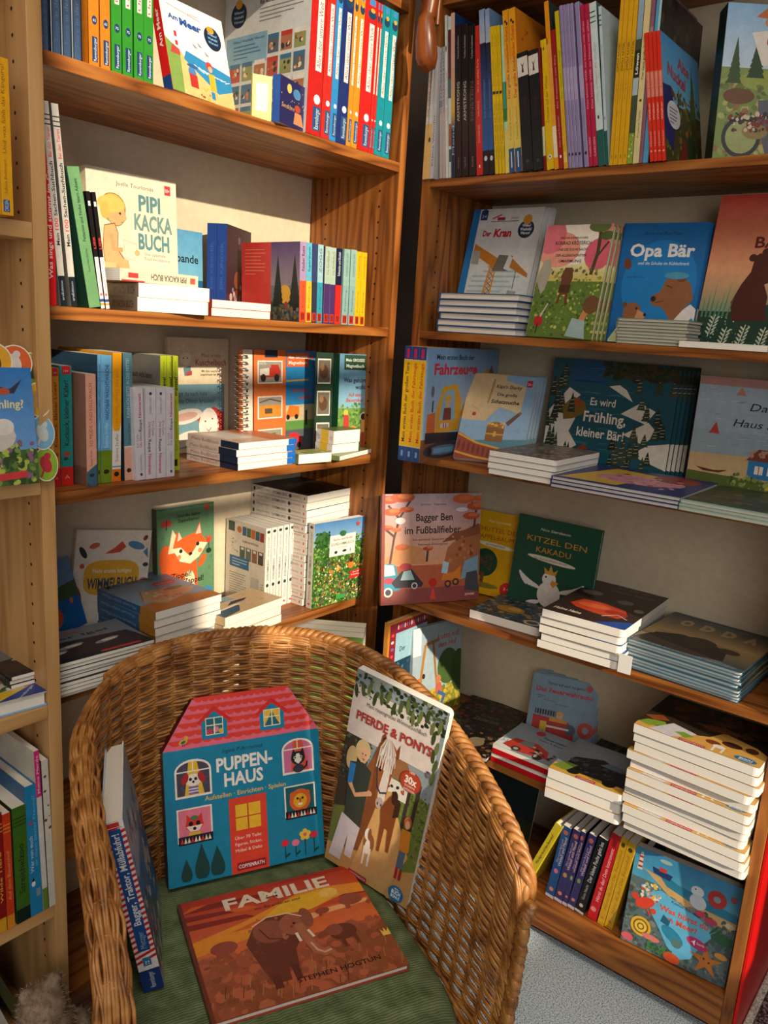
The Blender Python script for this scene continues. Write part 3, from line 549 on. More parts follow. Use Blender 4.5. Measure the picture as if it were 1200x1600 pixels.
pz = [z for z in [.2 + .032 * i for i in range(56)] if all(abs(z - s[0] + .01) > .022 for s in FSH)]
pg = pegs([(X0 - .0215, y, z) for z in pz for y in (.022, .20)], (-1, 0, 0)).obj('peg_holes', M['hole'], root); pg['kind'] = 'stuff'
# turned wooden toy limb hanging in the corner
mb = MB()
prof = [(0, .013), (.03, .015), (.09, .018), (.125, .015), (.13, .012), (.136, .016), (.17, .021), (.20, .022), (.216, .018), (.222, .008)]
mb.tube([(-.035 + .006 * math.sin(k), -.075, 2.01 - p[0]) for k, p in enumerate(prof)], [p[1] for p in prof], 14)
t = empty('hanging_puppet', Matrix(), 'brown turned wooden puppet leg dangling at the top of the corner', 'toy')
mb.obj('leg', M['toy'], t)
mb = MB(); mb.tube([(-.012, -.078, 2.06), (-.010, -.079, 1.96), (-.012, -.080, 1.872)], [.006, .0075, .006], 10); mb.obj('rod', M['toy'], t)
# ------------------------------------------------------------------ wicker armchair
RC = (-.738, -.490, 1.146, .273, .369, .143, .780, .569, 2.561, .448)
cx, cy, ph, ra, rb, rL, zb, za, ex, sl = RC
FV = Vector((math.cos(ph), math.sin(ph), 0)); RV = Vector((math.sin(ph), -math.cos(ph), 0))
def plan(k=1.0, n=600):
    """plan outline of the rim, from the left arm end round the back to the right arm end: (lateral, back)"""
    q = [(-ra, -rL + rL * i / 60) for i in range(60)]
    for i in range(241):
        th = -PI / 2 + PI * i / 240; q.append((ra * math.copysign(abs(math.sin(th)) ** (2 / ex), math.sin(th)), rb * abs(math.cos(th)) ** (2 / ex)))
    q += [(ra, -rL * (i + 1) / 60) for i in range(60)]
    out = []; D = [0]
    for a, b in zip(q, q[1:]): D.append(D[-1] + math.hypot(b[0] - a[0], b[1] - a[1]))
    j = 0
    for i in range(n + 1):
        d = D[-1] * i / n
        while j < len(D) - 2 and D[j + 1] < d: j += 1
        f = (d - D[j]) / max(D[j + 1] - D[j], 1e-9); out.append((q[j][0] + (q[j + 1][0] - q[j][0]) * f, q[j][1] + (q[j + 1][1] - q[j][1]) * f))
    return out, D[-1]
NP = 600
PL, PLEN = plan(1, NP)
def rim(u):
    """u 0..1 along the rim -> point (lateral, back), outward normal, rim height"""
    x = u * NP; i = min(int(x), NP - 1); f = x - i; p = (PL[i][0] * (1 - f) + PL[i + 1][0] * f, PL[i][1] * (1 - f) + PL[i + 1][1] * f)
    a = PL[max(i - 6, 0)]; b = PL[min(i + 7, NP)]; t = Vector((b[0] - a[0], b[1] - a[1])).normalized(); n = Vector((-t.y, t.x))
    uu = min(max((p[1] + rL) / (rb + rL), 0), 1); return p, n, za + (zb - za) * uu ** sl
def W3(l, b, z): return Vector((cx, cy, 0)) + FV * b + RV * l + Vector((0, 0, z))
def section(u, t):
    """t 0 = seat level inside, 1 = rim outer edge; returns inward offset (metres from the rim outline) and height"""
    p, n, zr = rim(u)
    roll = max(0, min(1, (.34 - u) / .16)) ; roll = roll * roll * (3 - 2 * roll)
    zs = .345
    R = .013 + .003 * max(0, min(1, (.22 - u) / .14))
    if t < .72:
        f = t / .72; ins = (.016 * (1 - f) ** 1.6) + (.012 + 2 * R * roll * 1.0) ; z = zs + (zr - R - zs) * f
        return ins, z
    g = (t - .72) / .28
    if roll > 0:
        a = PI * g * (.35 + .65 * roll) ; ins0 = .012 + 2 * R * roll
        ins = ins0 - (R + (0.0)) * (1 - math.cos(a)) * min(1, roll + .3); z = zr - R + R * math.sin(a) if a < PI / 2 else zr - R * (1 - math.sin(a)) * 1.0
        return max(ins, .001), z
    return .012 - .010 * g, zr - R + R * g
def chair_pt(u, t, off=0.0):
    p, n, zr = rim(u); ins, z = section(u, t)
    e = .006; i2, z2 = section(u, min(t + e, 1)); i1, z1 = section(u, max(t - e, 0))
    dz = z2 - z1; dn = -(i2 - i1); L = math.hypot(dz, dn) or 1
    nn, nz = dz / L, -dn / L                      # outward normal of the skin in the section plane
    l = p[0] - n.x * ins + n.x * nn * off; b = p[1] - n.y * ins + n.y * nn * off
    return W3(l, b, z + nz * off)
chair = empty('wicker_armchair', Matrix(), 'brown wicker tub armchair with rolled arms standing in the corner', 'armchair')
NST = 40
rows = 100
mb = MB(); rr = random.Random(3)
def tmap(k): return k
# row positions equally spaced by arc length at the back
TT = []; acc = [0.0]; prev = None
for i in range(401):
    q = chair_pt(.13, i / 400); 
    if prev is not None: acc.append(acc[-1] + (q - prev).length)
    prev = q
for r_ in range(rows):
    f_ = (r_ + .5) / rows; d = acc[-1] * (1 - (1 - f_) ** .85 if 0 else f_ ** .9); i = next(i for i, a in enumerate(acc) if a >= d); TT.append(i / 400)
for r_, t in enumerate(TT):
    pts = []; jit = rr.uniform(-.0004, .0004); K = 5
    low = t < .30
    for i in range(NST * K + 1):
        u = i / (NST * K); ph_ = PI * (u * NST + r_ // 2)
        pts.append(chair_pt(u, min(max(t + .0006 * math.sin(u * 60 + r_ * 1.7), 0), 1), .0034 * math.cos(ph_) + jit))
    mb.tube(pts, rr.uniform(.0019, .0023) if low else rr.uniform(.0023, .0028), 5, cap=False)
wv = mb.obj('wicker_weave', M['wicker'], chair); wv['kind'] = 'stuff'
for s_ in range(NST + 1):
    u = (s_ + .5) / NST
    if u > 1: break
    mb = MB()
    for du in (-.0016, .0016): mb.tube([chair_pt(min(max(u + du, 0), 1), k / 22) for k in range(23)], .0021, 5)
    mb.obj('stake', M['wicker2'], chair)
mb = MB(); mb.tube([chair_pt(i / 400 * .44, 1.0, -.001) for i in range(401)], .0036, 6); mb.obj('edge_strand', M['wicker'], chair)
# braided rim: three strands wound along the edge
for k in range(3):
    pts = []; n_ = 620; U0 = .40
    for i in range(n_ + 1):
        u = U0 + (1 - U0) * i / n_; a = 2 * PI * (u * 40 + k / 3); p, n, zr = rim(u); ins, z = section(u, 1.0)
        right = max(0, min(1, (u - .42) / .12)); R1 = .0022 + .0030 * right
        c0 = W3(p[0] - n.x * (ins - .004), p[1] - n.y * (ins - .004), z)
        t_ = (chair_pt(min(u + .003, 1), 1) - chair_pt(max(u - .003, 0), 1)).normalized(); up = Vector((0, 0, 1)); sd_ = t_.cross(up).normalized()
        pts.append(c0 + up * math.sin(a) * R1 + sd_ * math.cos(a) * R1 * 1.25)
    mb = MB(); mb.tube(pts, [.0034 + .0022 * min(1, i / n_ * 5) for i in range(n_ + 1)], 6); mb.obj('braid_strand', M['wicker'], chair)
# seat: woven frame under the cushion, apron, wrapped arm ends and legs
mb = MB()
def seat_pt(u, k, z): 
    p, n, zr = rim(u); return W3((p[0] - n.x * .03) * k, (p[1] - n.y * .03 + .0) * k, z)
for r_ in range(14):
    k = 1.0 - r_ * .03; pts = []
    for i in range(161): u = i / 160; pts.append(seat_pt(u, k, .345 + .002 * math.cos(PI * (u * 40 + r_))))
    mb.tube(pts, .0035, 5)
    a, b = pts[-1], pts[0]; q = []
    for i in range(33):
        f = i / 32; bulge = -.075 * math.sin(PI * f) * k
        q.append(a.lerp(b, f) + FV * bulge + Vector((0, 0, .002 * math.cos(PI * (f * 14 + r_)))))
    mb.tube(q, .0035, 5)
sw = mb.obj('seat_weave', M['wicker'], chair); sw['kind'] = 'stuff'
def front_edge(f, z, out=0):
    a, b = chair_pt(1, 0), chair_pt(0, 0); q = a.lerp(b, f); q.z = z; return q - FV * (.085 * math.sin(PI * f) + out)
mb = MB()
for r_ in range(26):
    z = .345 - r_ * .0085
    mb.tube([front_edge(i / 80, z, .003 * math.cos(PI * (i / 2 + r_)) - r_ * .0004) for i in range(81)], .0038, 5, cap=False)
ap = mb.obj('front_apron', M['wicker'], chair); ap['kind'] = 'stuff'
mb = MB()
for r_ in range(36):
    z = .338 - r_ * .0085
    pts = []
    for i in range(161):
        u = i / 160; p, n, zr = rim(u); ins = .016 + .02 + .003 * math.cos(PI * (u * 40 + r_)) + r_ * .0003
        pts.append(W3(p[0] - n.x * ins, p[1] - n.y * ins, z))
    mb.tube(pts, .0038, 5, cap=False)
ap = mb.obj('lower_skirt', M['wicker'], chair); ap['kind'] = 'stuff'
# coiled arm ends
for u, sg in ((0.0, -1), (1.0, 1)):
    mb = MB(); nn = 0
    roll = 1 if sg < 0 else .35
    for k in range(13):
        t = .16 + .84 * k / 12
        q = chair_pt(u, t); mb.tube([q + FV * .012, q - FV * .006, q - FV * .016 + Vector((0, 0, -.004))], [.006, .007, .005], 6)
    pts = [chair_pt(u, i / 60) - FV * .010 + FV * .005 * math.cos(i * 1.2) for i in range(6, 61)]
    mb.tube(pts, .008, 7)
    pts = [chair_pt(u, i / 60) - FV * .010 + FV * .006 * math.cos(i * 1.2 + PI) + Vector((0, 0, .003)) for i in range(6, 61)]
    mb.tube(pts, .007, 7)
    mb.obj('arm_end_binding', M['wicker'], chair)
for (l, b) in ((-.185, -.15), (.185, -.15), (-.17, .22), (.17, .22)):
    mb = MB(); mb.tube([W3(l, b, .34), W3(l * 1.03, b, .18), W3(l * 1.06, b * 1.02, .0)], [.014, .013, .012], 10)
    pts = [W3(l * 1.05, b, .30 - i * .0011) + RV * .0155 * math.cos(i * 1.1) + FV * .0155 * math.sin(i * 1.1) for i in range(240)]
    mb.tube(pts, .0028, 4); mb.obj('leg', M['wicker2'], chair)
# cushion: soft pad following the seat outline
bm = bmesh.new(); rings = []; NC = 72
def cush(a, k, z):
    sx = math.copysign(abs(math.cos(a)) ** (2 / 3.4), math.cos(a)); sy = math.copysign(abs(math.sin(a)) ** (2 / 3.0), math.sin(a))
    return W3(.222 * sx * k, CUSH_Y + CUSH_L * sy * k, z)
ZC = .40
for k, z in ((0.0, ZC), (.35, ZC), (.62, ZC - .0003), (.80, ZC - .0012), (.91, ZC - .005), (.97, ZC - .011), (1.0, ZC - .022), (.985, ZC - .035), (.94, ZC - .044), (.5, ZC - .047)):
    if k == 0: rings.append([bm.verts.new(cush(0, 0, z))]); continue
    rings.append([bm.verts.new(cush(2 * PI * i / NC, k, z + (.0008 * math.sin(i * 1.9) if .3 < k < .95 and z > ZC - .01 else 0))) for i in range(NC)])
for i in range(NC): bm.faces.new((rings[0][0], rings[1][i], rings[1][(i + 1) % NC]))
for a, b in zip(rings[1:], rings[2:]):
    for i in range(NC): bm.faces.new((a[i], b[i], b[(i + 1) % NC], a[(i + 1) % NC]))
bm.faces.new(list(reversed(rings[-1]))); bmesh.ops.recalc_face_normals(bm, faces=bm.faces)
me = bpy.data.meshes.new('seat_cushion'); bm.to_mesh(me); bm.free()
for p in me.polygons: p.use_smooth = True
me.transform(Matrix.Rotation(-(ph - PI / 2), 4, 'Z')); co = linkm('seat_cushion', me, M['fabric']); co.rotation_euler = (0, 0, ph - PI / 2)
tag(co, 'flat green ribbed cushion on the seat of the wicker armchair', 'cushion')
# ------------------------------------------------------------------ books
def rrect(W, H, r, corners='tb'):
    """outline with the fore-edge corners rounded"""
    q = [(0, 0)]
    if r > 0:
        for k in range(5): a = -PI / 2 + PI / 8 * k; q.append((W - r + r * math.cos(a), r + r * math.sin(a)))
        for k in range(5): a = PI / 8 * k; q.append((W - r + r * math.cos(a), H - r + r * math.sin(a)))
    else: q += [(W, 0), (W, H)]
    q.append((0, H)); return q
def pose(g):
    return Matrix.Translation(g[:3]) @ Matrix.Rotation(g[3], 4, 'Z') @ Matrix.Rotation(-g[4], 4, 'X') @ Matrix.Rotation(g[5], 4, 'Y')
def book_parts(kind, W, H, T, cf, cs, cb, front=None, spine=None, back=None, outline=None):
    """meshes of one book: cover, pages and the flat prints; local x spine->fore-edge, y front->back, z bottom->top"""
    P = []; cs = cs or cf; cb = cb or cf
    if kind == 'board':
        q = outline or rrect(W, H, min(.009, H * .06)); c = .0005
        mb = MB(); mb.slab(q, c, T - c); P.append(('pages', mb.mesh('pages', M['board'])))
        mb = MB(); mb.slab(q, 0, c, cf); mb.slab(q, T - c, T, cb); mb.box((-.0005, 0, 0), (0, T, H), cs) if not outline else None
        P.append(('cover', mb.mesh('cover', M['cover'])))
    elif kind == 'soft':
        q = rrect(W, H, 0); c = .0004
        mb = MB(); mb.slab(rrect(W - .0004, H - .0004, 0), c, T - c); me = mb.mesh('pages', M['paper']); me.transform(Matrix.Translation((.0003, 0, .0002))); P.append(('pages', me))
        mb = MB(); mb.slab(q, 0, c, cf); mb.slab(q, T - c, T, cb); mb.box((-.0004, 0, 0), (0, T, H), cs); P.append(('cover', mb.mesh('cover', M['cover'])))
    else:
        c = min(.0022, T * .11); o = .0032
        mb = MB(); mb.slab(rrect(W - o, H - 2 * o, 0), c, T - c); me = mb.mesh('pages', M['paper']); me.transform(Matrix.Translation((.0008, 0, o))); P.append(('pages', me))
        mb = MB(); q = rrect(W, H, 0); mb.slab(q, 0, c, cf); mb.slab(q, T - c, T, cb); mb.box((-.0004, 0, 0), (.0012, T, H), cs); P.append(('cover', mb.mesh('cover', M['cover'])))
    e = .0004 if kind == 'soft' or kind != 'board' else .0005
    if front: a = Art(W, H); front(a); P.append(('cover_print', a.mesh('cover_print', 'front', W, T, .00006)))
    if spine: a = Art(T, H); spine(a); P.append(('spine_print', a.mesh('spine_print', 'spine', W, T, .00046 + .00006)))
    if back: a = Art(W, H); back(a); P.append(('back_print', a.mesh('back_print', 'back', W, T, .00006)))
    return P
LAST = [None]
def place(P, mw, label, name='book', group=None, cat='book'):
    r = empty(name, mw, label, cat, group)
    for n, me in P:
        o = bpy.data.objects.new(n, me); C.objects.link(o); o.parent = r
    LAST[0] = r
    return r
def gg(id): return G[id]
def book(id, label, kind='hard', cf='#888888', cs=None, cb=None, front=None, spine=None, back=None, name='book', group=None, outline=None, cat='book', parts=None, dT=0):
    g = G[id]; W, H, T = g[6:9]
    P = parts or book_parts(kind, W, H, T, cf, cs, cb, front, spine, back, outline)
    place(P, pose(g), label, name, group, cat); return P
ORD = ['', 'second', 'third', 'fourth', 'fifth', 'sixth', 'seventh', 'eighth', 'ninth', 'tenth', 'eleventh', 'twelfth', 'thirteenth', 'fourteenth', 'fifteenth', 'sixteenth', 'seventeenth']
def stack(id, n, what, where, kind='soft', cf='#888888', cs=None, cb=None, front=None, spine=None, back=None, jit=.004, name='book', seed=1, group=None):
    """n copies lying on one another; block pose G[id]; the first built is the topmost"""
    g = G[id]; W, H, T = g[6:9]; R = random.Random(seed); t = T / n
    P = book_parts(kind, W, H, t - .0003, cf, cs, cb, front, spine, back)
    for i in range(n):
        du, dv, da = (0, 0, 0) if i == 0 else (R.uniform(-jit, jit), R.uniform(-jit, jit), R.uniform(-.012, .012) * jit / .004)
        mw = pose(g) @ Matrix.Translation((du, i * t, dv)) @ Matrix.Rotation(da, 4, 'Y')
        lab = ('topmost ' if i == 0 else 'bottom ' if i == n - 1 else ORD[i] + ' from top ') + what + ' ' + where
        place(P, mw, lab, name, group)
def copies(id, n, P, what, where, dx=.004, T=None):
    """further copies standing behind the front one"""
    g = G[id]; T = T or g[8]
    for i in range(1, n):
        place(P, pose(g) @ Matrix.Translation((dx * i, (T + .0006) * i, (T + .0006) * i * math.tan(g[4]))), ('next copy' if i == 1 else ORD[i] + ' copy') + ' behind the front ' + what + ' ' + where)
# ------------------------------------------------------------------ artwork
def cloudy(A, c, n=5, b0=.6, b1=.95):
    for i in range(n): a = A.rnd.random(); b = A.rnd.uniform(b0, b1); A.ell(a, b, .1, .02, c); A.ell(a + .05, b + .01, .06, .02, c)
def a_puppen(A):
    bl, rd, pk = '#1587ab', '#e8402f', '#ee6f86'; B = .725
    A.quad(0, 0, 1, B, bl)
    o = [(0, B), (1, B), (.81, .985), (.19, .985)]
    def inside(b): f = (b - B) / (.985 - B); return .19 * f, 1 - .19 * f
    A.poly(o, pk)
    for k in range(6):
        b = B + .038 + k * .044; l, r = inside(b)
        n = 14
        for i in range(n): a = l + .02 + (r - l - .04) * (i + .5) / n; A.ell(a, b, (r - l) / n * .5, .017, rd, 0, 10, PI, 2 * PI); A.k -= .85
        A.k += 1; A.poly([(l + .004, b - .002), (r - .004, b - .002), (r - .012, b + .012), (l + .012, b + .012)], rd)
    for cxx, bb in ((.32, .78), (.69, .78)):
        A.poly([(cxx - .08, bb - .02), (cxx + .08, bb - .02), (cxx + .08, bb + .09), (cxx, bb + .14), (cxx - .08, bb + .09)], bl)
        A.poly([(cxx - .11, bb + .075), (cxx, bb + .16), (cxx + .11, bb + .075), (cxx + .09, bb + .065), (cxx, bb + .13), (cxx - .09, bb + .065)], '#d92a24')
        A.quad(cxx - .055, bb, cxx + .055, bb + .095, '#f6ead0'); A.quad(cxx - .05, bb + .005, cxx + .05, bb + .09, '#1d6f7c')
        if cxx > .5: A.poly([(cxx - .05, bb + .09), (cxx - .05, bb + .005), (cxx - .02, bb + .05), (cxx, bb + .09)], '#f0c13c'); A.poly([(cxx + .05, bb + .09), (cxx + .05, bb + .005), (cxx + .02, bb + .05), (cxx, bb + .09)], '#f0c13c')
        else: A.circ(cxx - .03, bb + .02, .018, '#d8344a'); A.circ(cxx + .01, bb + .028, .018, '#e98aa0'); A.circ(cxx + .04, bb + .018, .014, '#e9b93a')
        A.quad(cxx - .004, bb, cxx + .004, bb + .095, '#f6ead0'); A.quad(cxx - .055, bb + .05, cxx + .055, bb + .056, '#f6ead0')
    A.ell(.125, .765, .028, .014, '#e3b33c', .3); A.ell(.145, .785, .012, .010, '#e3b33c'); A.ell(.125, .764, .016, .007, '#2f6a4a', .3)
    A.line([(.13, .755), (.13, .74)], .004, '#222'); A.line([(.12, .755), (.12, .74)], .004, '#222')
    A.text('Ingela P Arrhenius', .49, .672, .022, '#16323e', w=.26, shear=.3)
    A.text('PUPPEN-', .50, .575, .072, '#f7f1e4', w=.36, bold=.03); A.text('HAUS', .49, .488, .072, '#f7f1e4', w=.25, bold=.03)
    A.text('Aufstellen · Einrichten · Spielen', .50, .43, .026, '#ecc657', w=.52, bold=.01)
    def arch(x0, b0, x1, b1, bg):
        for e, c in ((.012, '#f6f0e2'), (0, bg)):
            A.poly([(x0 - e, b0 - e), (x1 + e, b0 - e)] + [((x0 + x1) / 2 + (x1 - x0 + 2 * e) / 2 * math.cos(t), b1 - .05 + (.05 + e) * math.sin(t)) for t in [PI * i / 12 for i in range(13)]], c)
    arch(.075, .475, .275, .655, '#494458'); A.scat(30, .09, .49, .26, .62, ['#6c6680'], .004, .006)
    A.poly([(.12, .475), (.24, .475), (.20, .655), (.15, .655)], '#edc02f'); A.quad(.075, .60, .275, .607, '#f6f0e2'); A.quad(.172, .607, .178, .655, '#f6f0e2')
    A.ell(.175, .555, .052, .033, '#f3ead8'); A.ell(.125, .565, .02, .032, '#b5262b', -.4); A.ell(.225, .565, .02, .032, '#b5262b', .4); A.circ(.158, .56, .010, '#1c2d44'); A.circ(.19, .56, .010, '#1c2d44'); A.circ(.175, .545, .008, '#111')
    A.quad(.145, .478, .205, .522, '#8a6ba0'); A.quad(.145, .49, .205, .495, '#eee'); A.quad(.145, .505, .205, .51, '#eee')
    arch(.755, .50, .945, .675, '#d4749a'); A.poly([(.80, .50), (.92, .50), (.88, .675), (.82, .675)], '#e2583a'); A.quad(.755, .625, .945, .632, '#f6f0e2'); A.quad(.845, .632, .851, .675, '#f6f0e2')
    A.ell(.85, .575, .048, .038, '#23232b'); A.poly([(.805, .59), (.82, .63), (.84, .60)], '#23232b'); A.poly([(.86, .60), (.885, .63), (.895, .59)], '#23232b'); A.poly([(.84, .6), (.86, .6), (.875, .56), (.85, .54), (.825, .56)], '#f2ecdf')
    A.circ(.83, .578, .010, '#e8d9a0'); A.circ(.87, .578, .010, '#e8d9a0'); A.circ(.83, .578, .005, '#111'); A.circ(.87, .578, .005, '#111'); A.ell(.85, .515, .038, .024, '#3b3b48'); A.line([(.885, .51), (.905, .525), (.91, .55)], .012, '#23232b')
    def sq(x0, b0, x1, b1, bg): A.quad(x0 - .01, b0 - .008, x1 + .01, b1 + .008, '#f6f0e2'); A.quad(x0, b0, x1, b1, bg)
    sq(.075, .235, .27, .40, '#ee7f96'); A.ell(.17, .315, .055, .034, '#e23a2c'); A.poly([(.12, .33), (.125, .375), (.155, .345)], '#e23a2c'); A.poly([(.22, .33), (.215, .375), (.185, .345)], '#e23a2c')
    A.poly([(.12, .31), (.22, .31), (.195, .28), (.145, .28)], '#f4ead6'); A.circ(.148, .322, .014, '#111'); A.circ(.192, .322, .014, '#111'); A.circ(.17, .295, .010, '#111'); A.ell(.17, .352, .025, .013, '#5a7a5a'); A.quad(.135, .235, .205, .275, '#efc22e')
    sq(.755, .255, .945, .415, '#18606a'); A.circ(.85, .335, .072, '#e3682f'); A.circ(.85, .332, .046, '#f0b429'); A.circ(.80, .37, .018, '#e3682f'); A.circ(.90, .37, .018, '#e3682f'); A.circ(.833, .345, .008, '#111'); A.circ(.867, .345, .008, '#111'); A.poly([(.842, .345), (.858, .345), (.853, .31), (.847, .31)], '#d8452c'); A.ell(.85, .312, .016, .008, '#f4ead6')
    for x0, b0 in ((.07, .215), (.75, .235)):
        A.quad(x0, b0, x0 + .21, b0 + .045, '#1b1b24')
        for i in range(9): A.poly([(x0 + .012 + i * .021, b0 + .008), (x0 + .031 + i * .021, b0 + .008), (x0 + .021 + i * .021, b0 + .038)], '#f4ead6' if i % 3 else '#e23a2c')
    A.quad(.385, .0, .625, .415, '#e8452f'); A.quad(.425, .235, .585, .375, '#f3c02e'); A.quad(.500, .235, .508, .375, '#c8392c'); A.quad(.425, .302, .585, .308, '#c8392c')
    for i, t in enumerate(('Über 70 Teile:', 'Figuren, Sticker,', 'Möbel & Deko')): A.text(t, .50, .185 - i * .034, .018, '#fbe9d8', w=.17)
    A.quad(.42, .015, .605, .058, '#a51f2b'); A.text('COPPENRATH', .512, .026, .020, '#fbe9d8', w=.165, bold=.02)
    for a, h in ((.11, .12), (.205, .19), (.30, .16)): A.poly([(a + s * (.045 if h > .15 else .034) * w_, .02 + h * t_) for s, L_ in ((1, [(0, .5), (.08, .85), (.22, 1), (.4, .92), (.6, .62), (.8, .3), (1, 0)]), (-1, [(.8, .3), (.6, .62), (.4, .92), (.22, 1), (.08, .85), (0, .5)])) for t_, w_ in L_], '#164744')
    for a, b, c in ((.735, .11, '#e03246'), (.805, .10, '#ea7d9a'), (.93, .125, '#e03246')): A.line([(a, b), (a, .02)], .006, '#123f3c'); A.ell(a, b, .026, .019, c); A.ell(a + .015, .04, .02, .006, '#123f3c', .5)
    A.line([(.87, .13), (.87, .02)], .006, '#123f3c')
    for k in range(5): A.circ(.87 + .024 * math.cos(k * 1.257 + .3), .135 + .02 * math.sin(k * 1.257 + .3), .016, '#f0c84a')
    A.circ(.87, .135, .012, '#e0657a')
def a_pferde(A):
    A.grad(0, 0, 1, .5, '#c79a5e', '#b98d5a'); A.quad(0, .5, 1, 1, '#8f9aa0')
    A.quad(0, .30, .26, .72, '#3e3a30'); A.scat(60, 0, .45, .3, .75, ['#2b3022', '#4a5140', '#5b5f55', '#33382a'], .012, .03)
    A.poly([(.30, .45), (.6, .6), (1, .55), (1, .2), (.8, .15), (.62, .5)], '#66793a'); A.poly([(0, .30), (.25, .35), (.33, .22), (.2, .12), (0, .1)], '#6b7a3d')
    A.scat(60, .72, .25, 1, .6, ['#50662c', '#7a8f47', '#3f5524'], .01, .022)
    for a in (.66, .75, .84): A.poly([(a, .33), (a + .035, .33), (a + .05, .62), (a + .01, .62)], '#3c332c')
    A.quad(.42, .50, .76, .585, '#e2ddd0'); A.poly([(.38, .585), (.80, .60), (.70, .69), (.52, .70)], '#9a6a45'); A.scat(14, .46, .51, .72, .56, ['#7d2620', '#32313a', '#b2493a'], .010, .02)
    A.poly([(.30, .0), (.72, .0), (.90, .25), (.60, .52), (.45, .5), (.40, .25)], '#d0a368')
    A.quad(0, .69, .96, .915, '#d9cdc7'); A.poly([(0, .86), (0, .93), (.3, .925), (.9, .93), (.95, .9), (.5, .89)], '#d9cdc7')
    # leaves along the top
    A.scat(60, 0, .88, 1, 1, ['#2e3a22', '#4c5c33', '#8e9a86', '#3a482a', '#26301c'], .02, .04)
    for a, b in [(x * .07 + .03, .90 + .02 * (x % 3)) for x in range(14)] + [(.9, .86), (.95, .82), (.93, .78), (.97, .74), (.97, .68)]: A.ell(a, b, .022, .034, A.rnd.choice(['#4e5d33', '#3d4a28', '#66743f']), .4 * (A.rnd.random() - .5), 8)
    # horse head and girl
    A.poly([(.20, .12), (.26, .40), (.33, .62), (.38, .72), (.52, .70), (.50, .50), (.44, .34), (.36, .14)], '#7f4a2a'); A.poly([(.24, .30), (.30, .58), (.36, .66), (.38, .50), (.32, .30)], '#945a34')
    A.poly([(.385, .70), (.39, .755), (.42, .775), (.455, .74)], '#7c4728'); A.poly([(.40, .71), (.405, .745), (.42, .76), (.44, .74)], '#3a2418'); A.poly([(.56, .71), (.595, .755), (.605, .69), (.57, .66)], '#7c4728')
    A.poly([(.39, .70), (.42, .745), (.50, .755), (.57, .72), (.57, .60), (.545, .48), (.53, .425), (.48, .40), (.445, .43), (.42, .55)], '#96582f'); A.poly([(.47, .70), (.54, .70), (.545, .56), (.54, .46), (.51, .41), (.47, .42), (.455, .50), (.475, .60)], '#ddd3cb'); A.ell(.495, .435, .045, .030, '#b9a8a4'); A.ell(.475, .43, .008, .008, '#4a3a38'); A.ell(.515, .43, .008, .008, '#4a3a38')
    A.ell(.435, .60, .014, .014, '#1f1410'); A.line([(.43, .51), (.48, .485), (.545, .50)], .022, '#34384a'); A.line([(.435, .51), (.40, .60), (.40, .70)], .012, '#34384a')
    for k in range(26): x = .40 + k * .0068; A.line([(.47 + (x - .47) * .3, .755), (x, .70 - .02 * (k % 3)), (x + .01 * ((k % 2) * 2 - 1), .60 + .035 * (k % 4))], .012, ['#d9cfc6', '#bdb0a5', '#eae3dc', '#a89a90'][k % 4])
    A.ell(.22, .64, .085, .055, '#d8bf8c'); A.ell(.11, .58, .06, .06, '#d0b582'); A.ell(.235, .62, .05, .042, '#e6b893'); A.circ(.22, .625, .008, '#333'); A.circ(.255, .625, .008, '#333'); A.ell(.24, .60, .014, .004, '#b35a4a')
    A.poly([(.10, .56), (.14, .28), (.34, .25), (.35, .56), (.24, .585)], '#39423b'); A.poly([(.10, .555), (.17, .56), (.17, .45), (.11, .45)], '#2f7cc0'); A.line([(.14, .455), (.22, .41), (.36, .45)], .05, '#d9a683'); A.circ(.37, .455, .03, '#d9a683')
    A.poly([(.11, .29), (.34, .26), (.30, .08), (.22, .08), (.22, .2), (.18, .04), (.04, .04)], '#cdc6ce')
    # brown pony, girl in orange, foal
    A.poly([(.52, .42), (.60, .50), (.68, .49), (.70, .42), (.69, .22), (.66, .22), (.64, .33), (.60, .33), (.59, .20), (.56, .20), (.55, .34)], '#7d4426'); A.ell(.645, .50, .035, .035, '#3a251c'); A.poly([(.66, .50), (.72, .49), (.72, .42), (.66, .40)], '#3a251c')
    A.poly([(.78, .38), (.88, .385), (.90, .28), (.80, .26)], '#d5892a'); A.ell(.83, .42, .042, .032, '#b55f33'); A.ell(.83, .41, .025, .022, '#e7b48e'); A.quad(.80, .18, .87, .27, '#4b6b80'); A.quad(.80, .12, .83, .18, '#a6282a'); A.quad(.845, .12, .875, .18, '#a6282a')
    A.ell(.47, .215, .06, .05, '#8b5638'); A.ell(.46, .19, .03, .04, '#e9dfd6'); A.quad(.42, .09, .445, .19, '#e9dfd6'); A.quad(.48, .09, .505, .19, '#e9dfd6'); A.ell(.44, .255, .035, .032, '#e9dfd6'); A.ell(.46, .26, .02, .03, '#8b5638')
    A.text('Mein riesengroßes WimmelSuchBuch', .50, .852, .020, '#3a3431', w=.66, shear=.1)
    A.text('PFERDE & PONYS', .50, .775, .042, '#a83a32', w=.84, bold=.035)
    A.circ(.77, .615, .115, '#a53a28', 26); A.circ(.77, .615, .10, '#b24630', 24); A.text('ÜBER', .77, .655, .011, '#f3e5d8', w=.06); A.text('30x', .77, .605, .034, '#f3e5d8', w=.13, bold=.04); A.text('SUCHEN &', .77, .587, .011, '#f3e5d8', w=.11); A.text('ENTDECKEN', .77, .568, .011, '#f3e5d8', w=.12)
    A.ell(.93, .69, .025, .016, '#6c6a6e'); A.circ(.915, .70, .012, '#2e2c30')
    A.quad(.30, .0, .52, .028, '#b02232'); A.text('COPPENRATH', .41, .007, .014, '#f5e6de', w=.19)
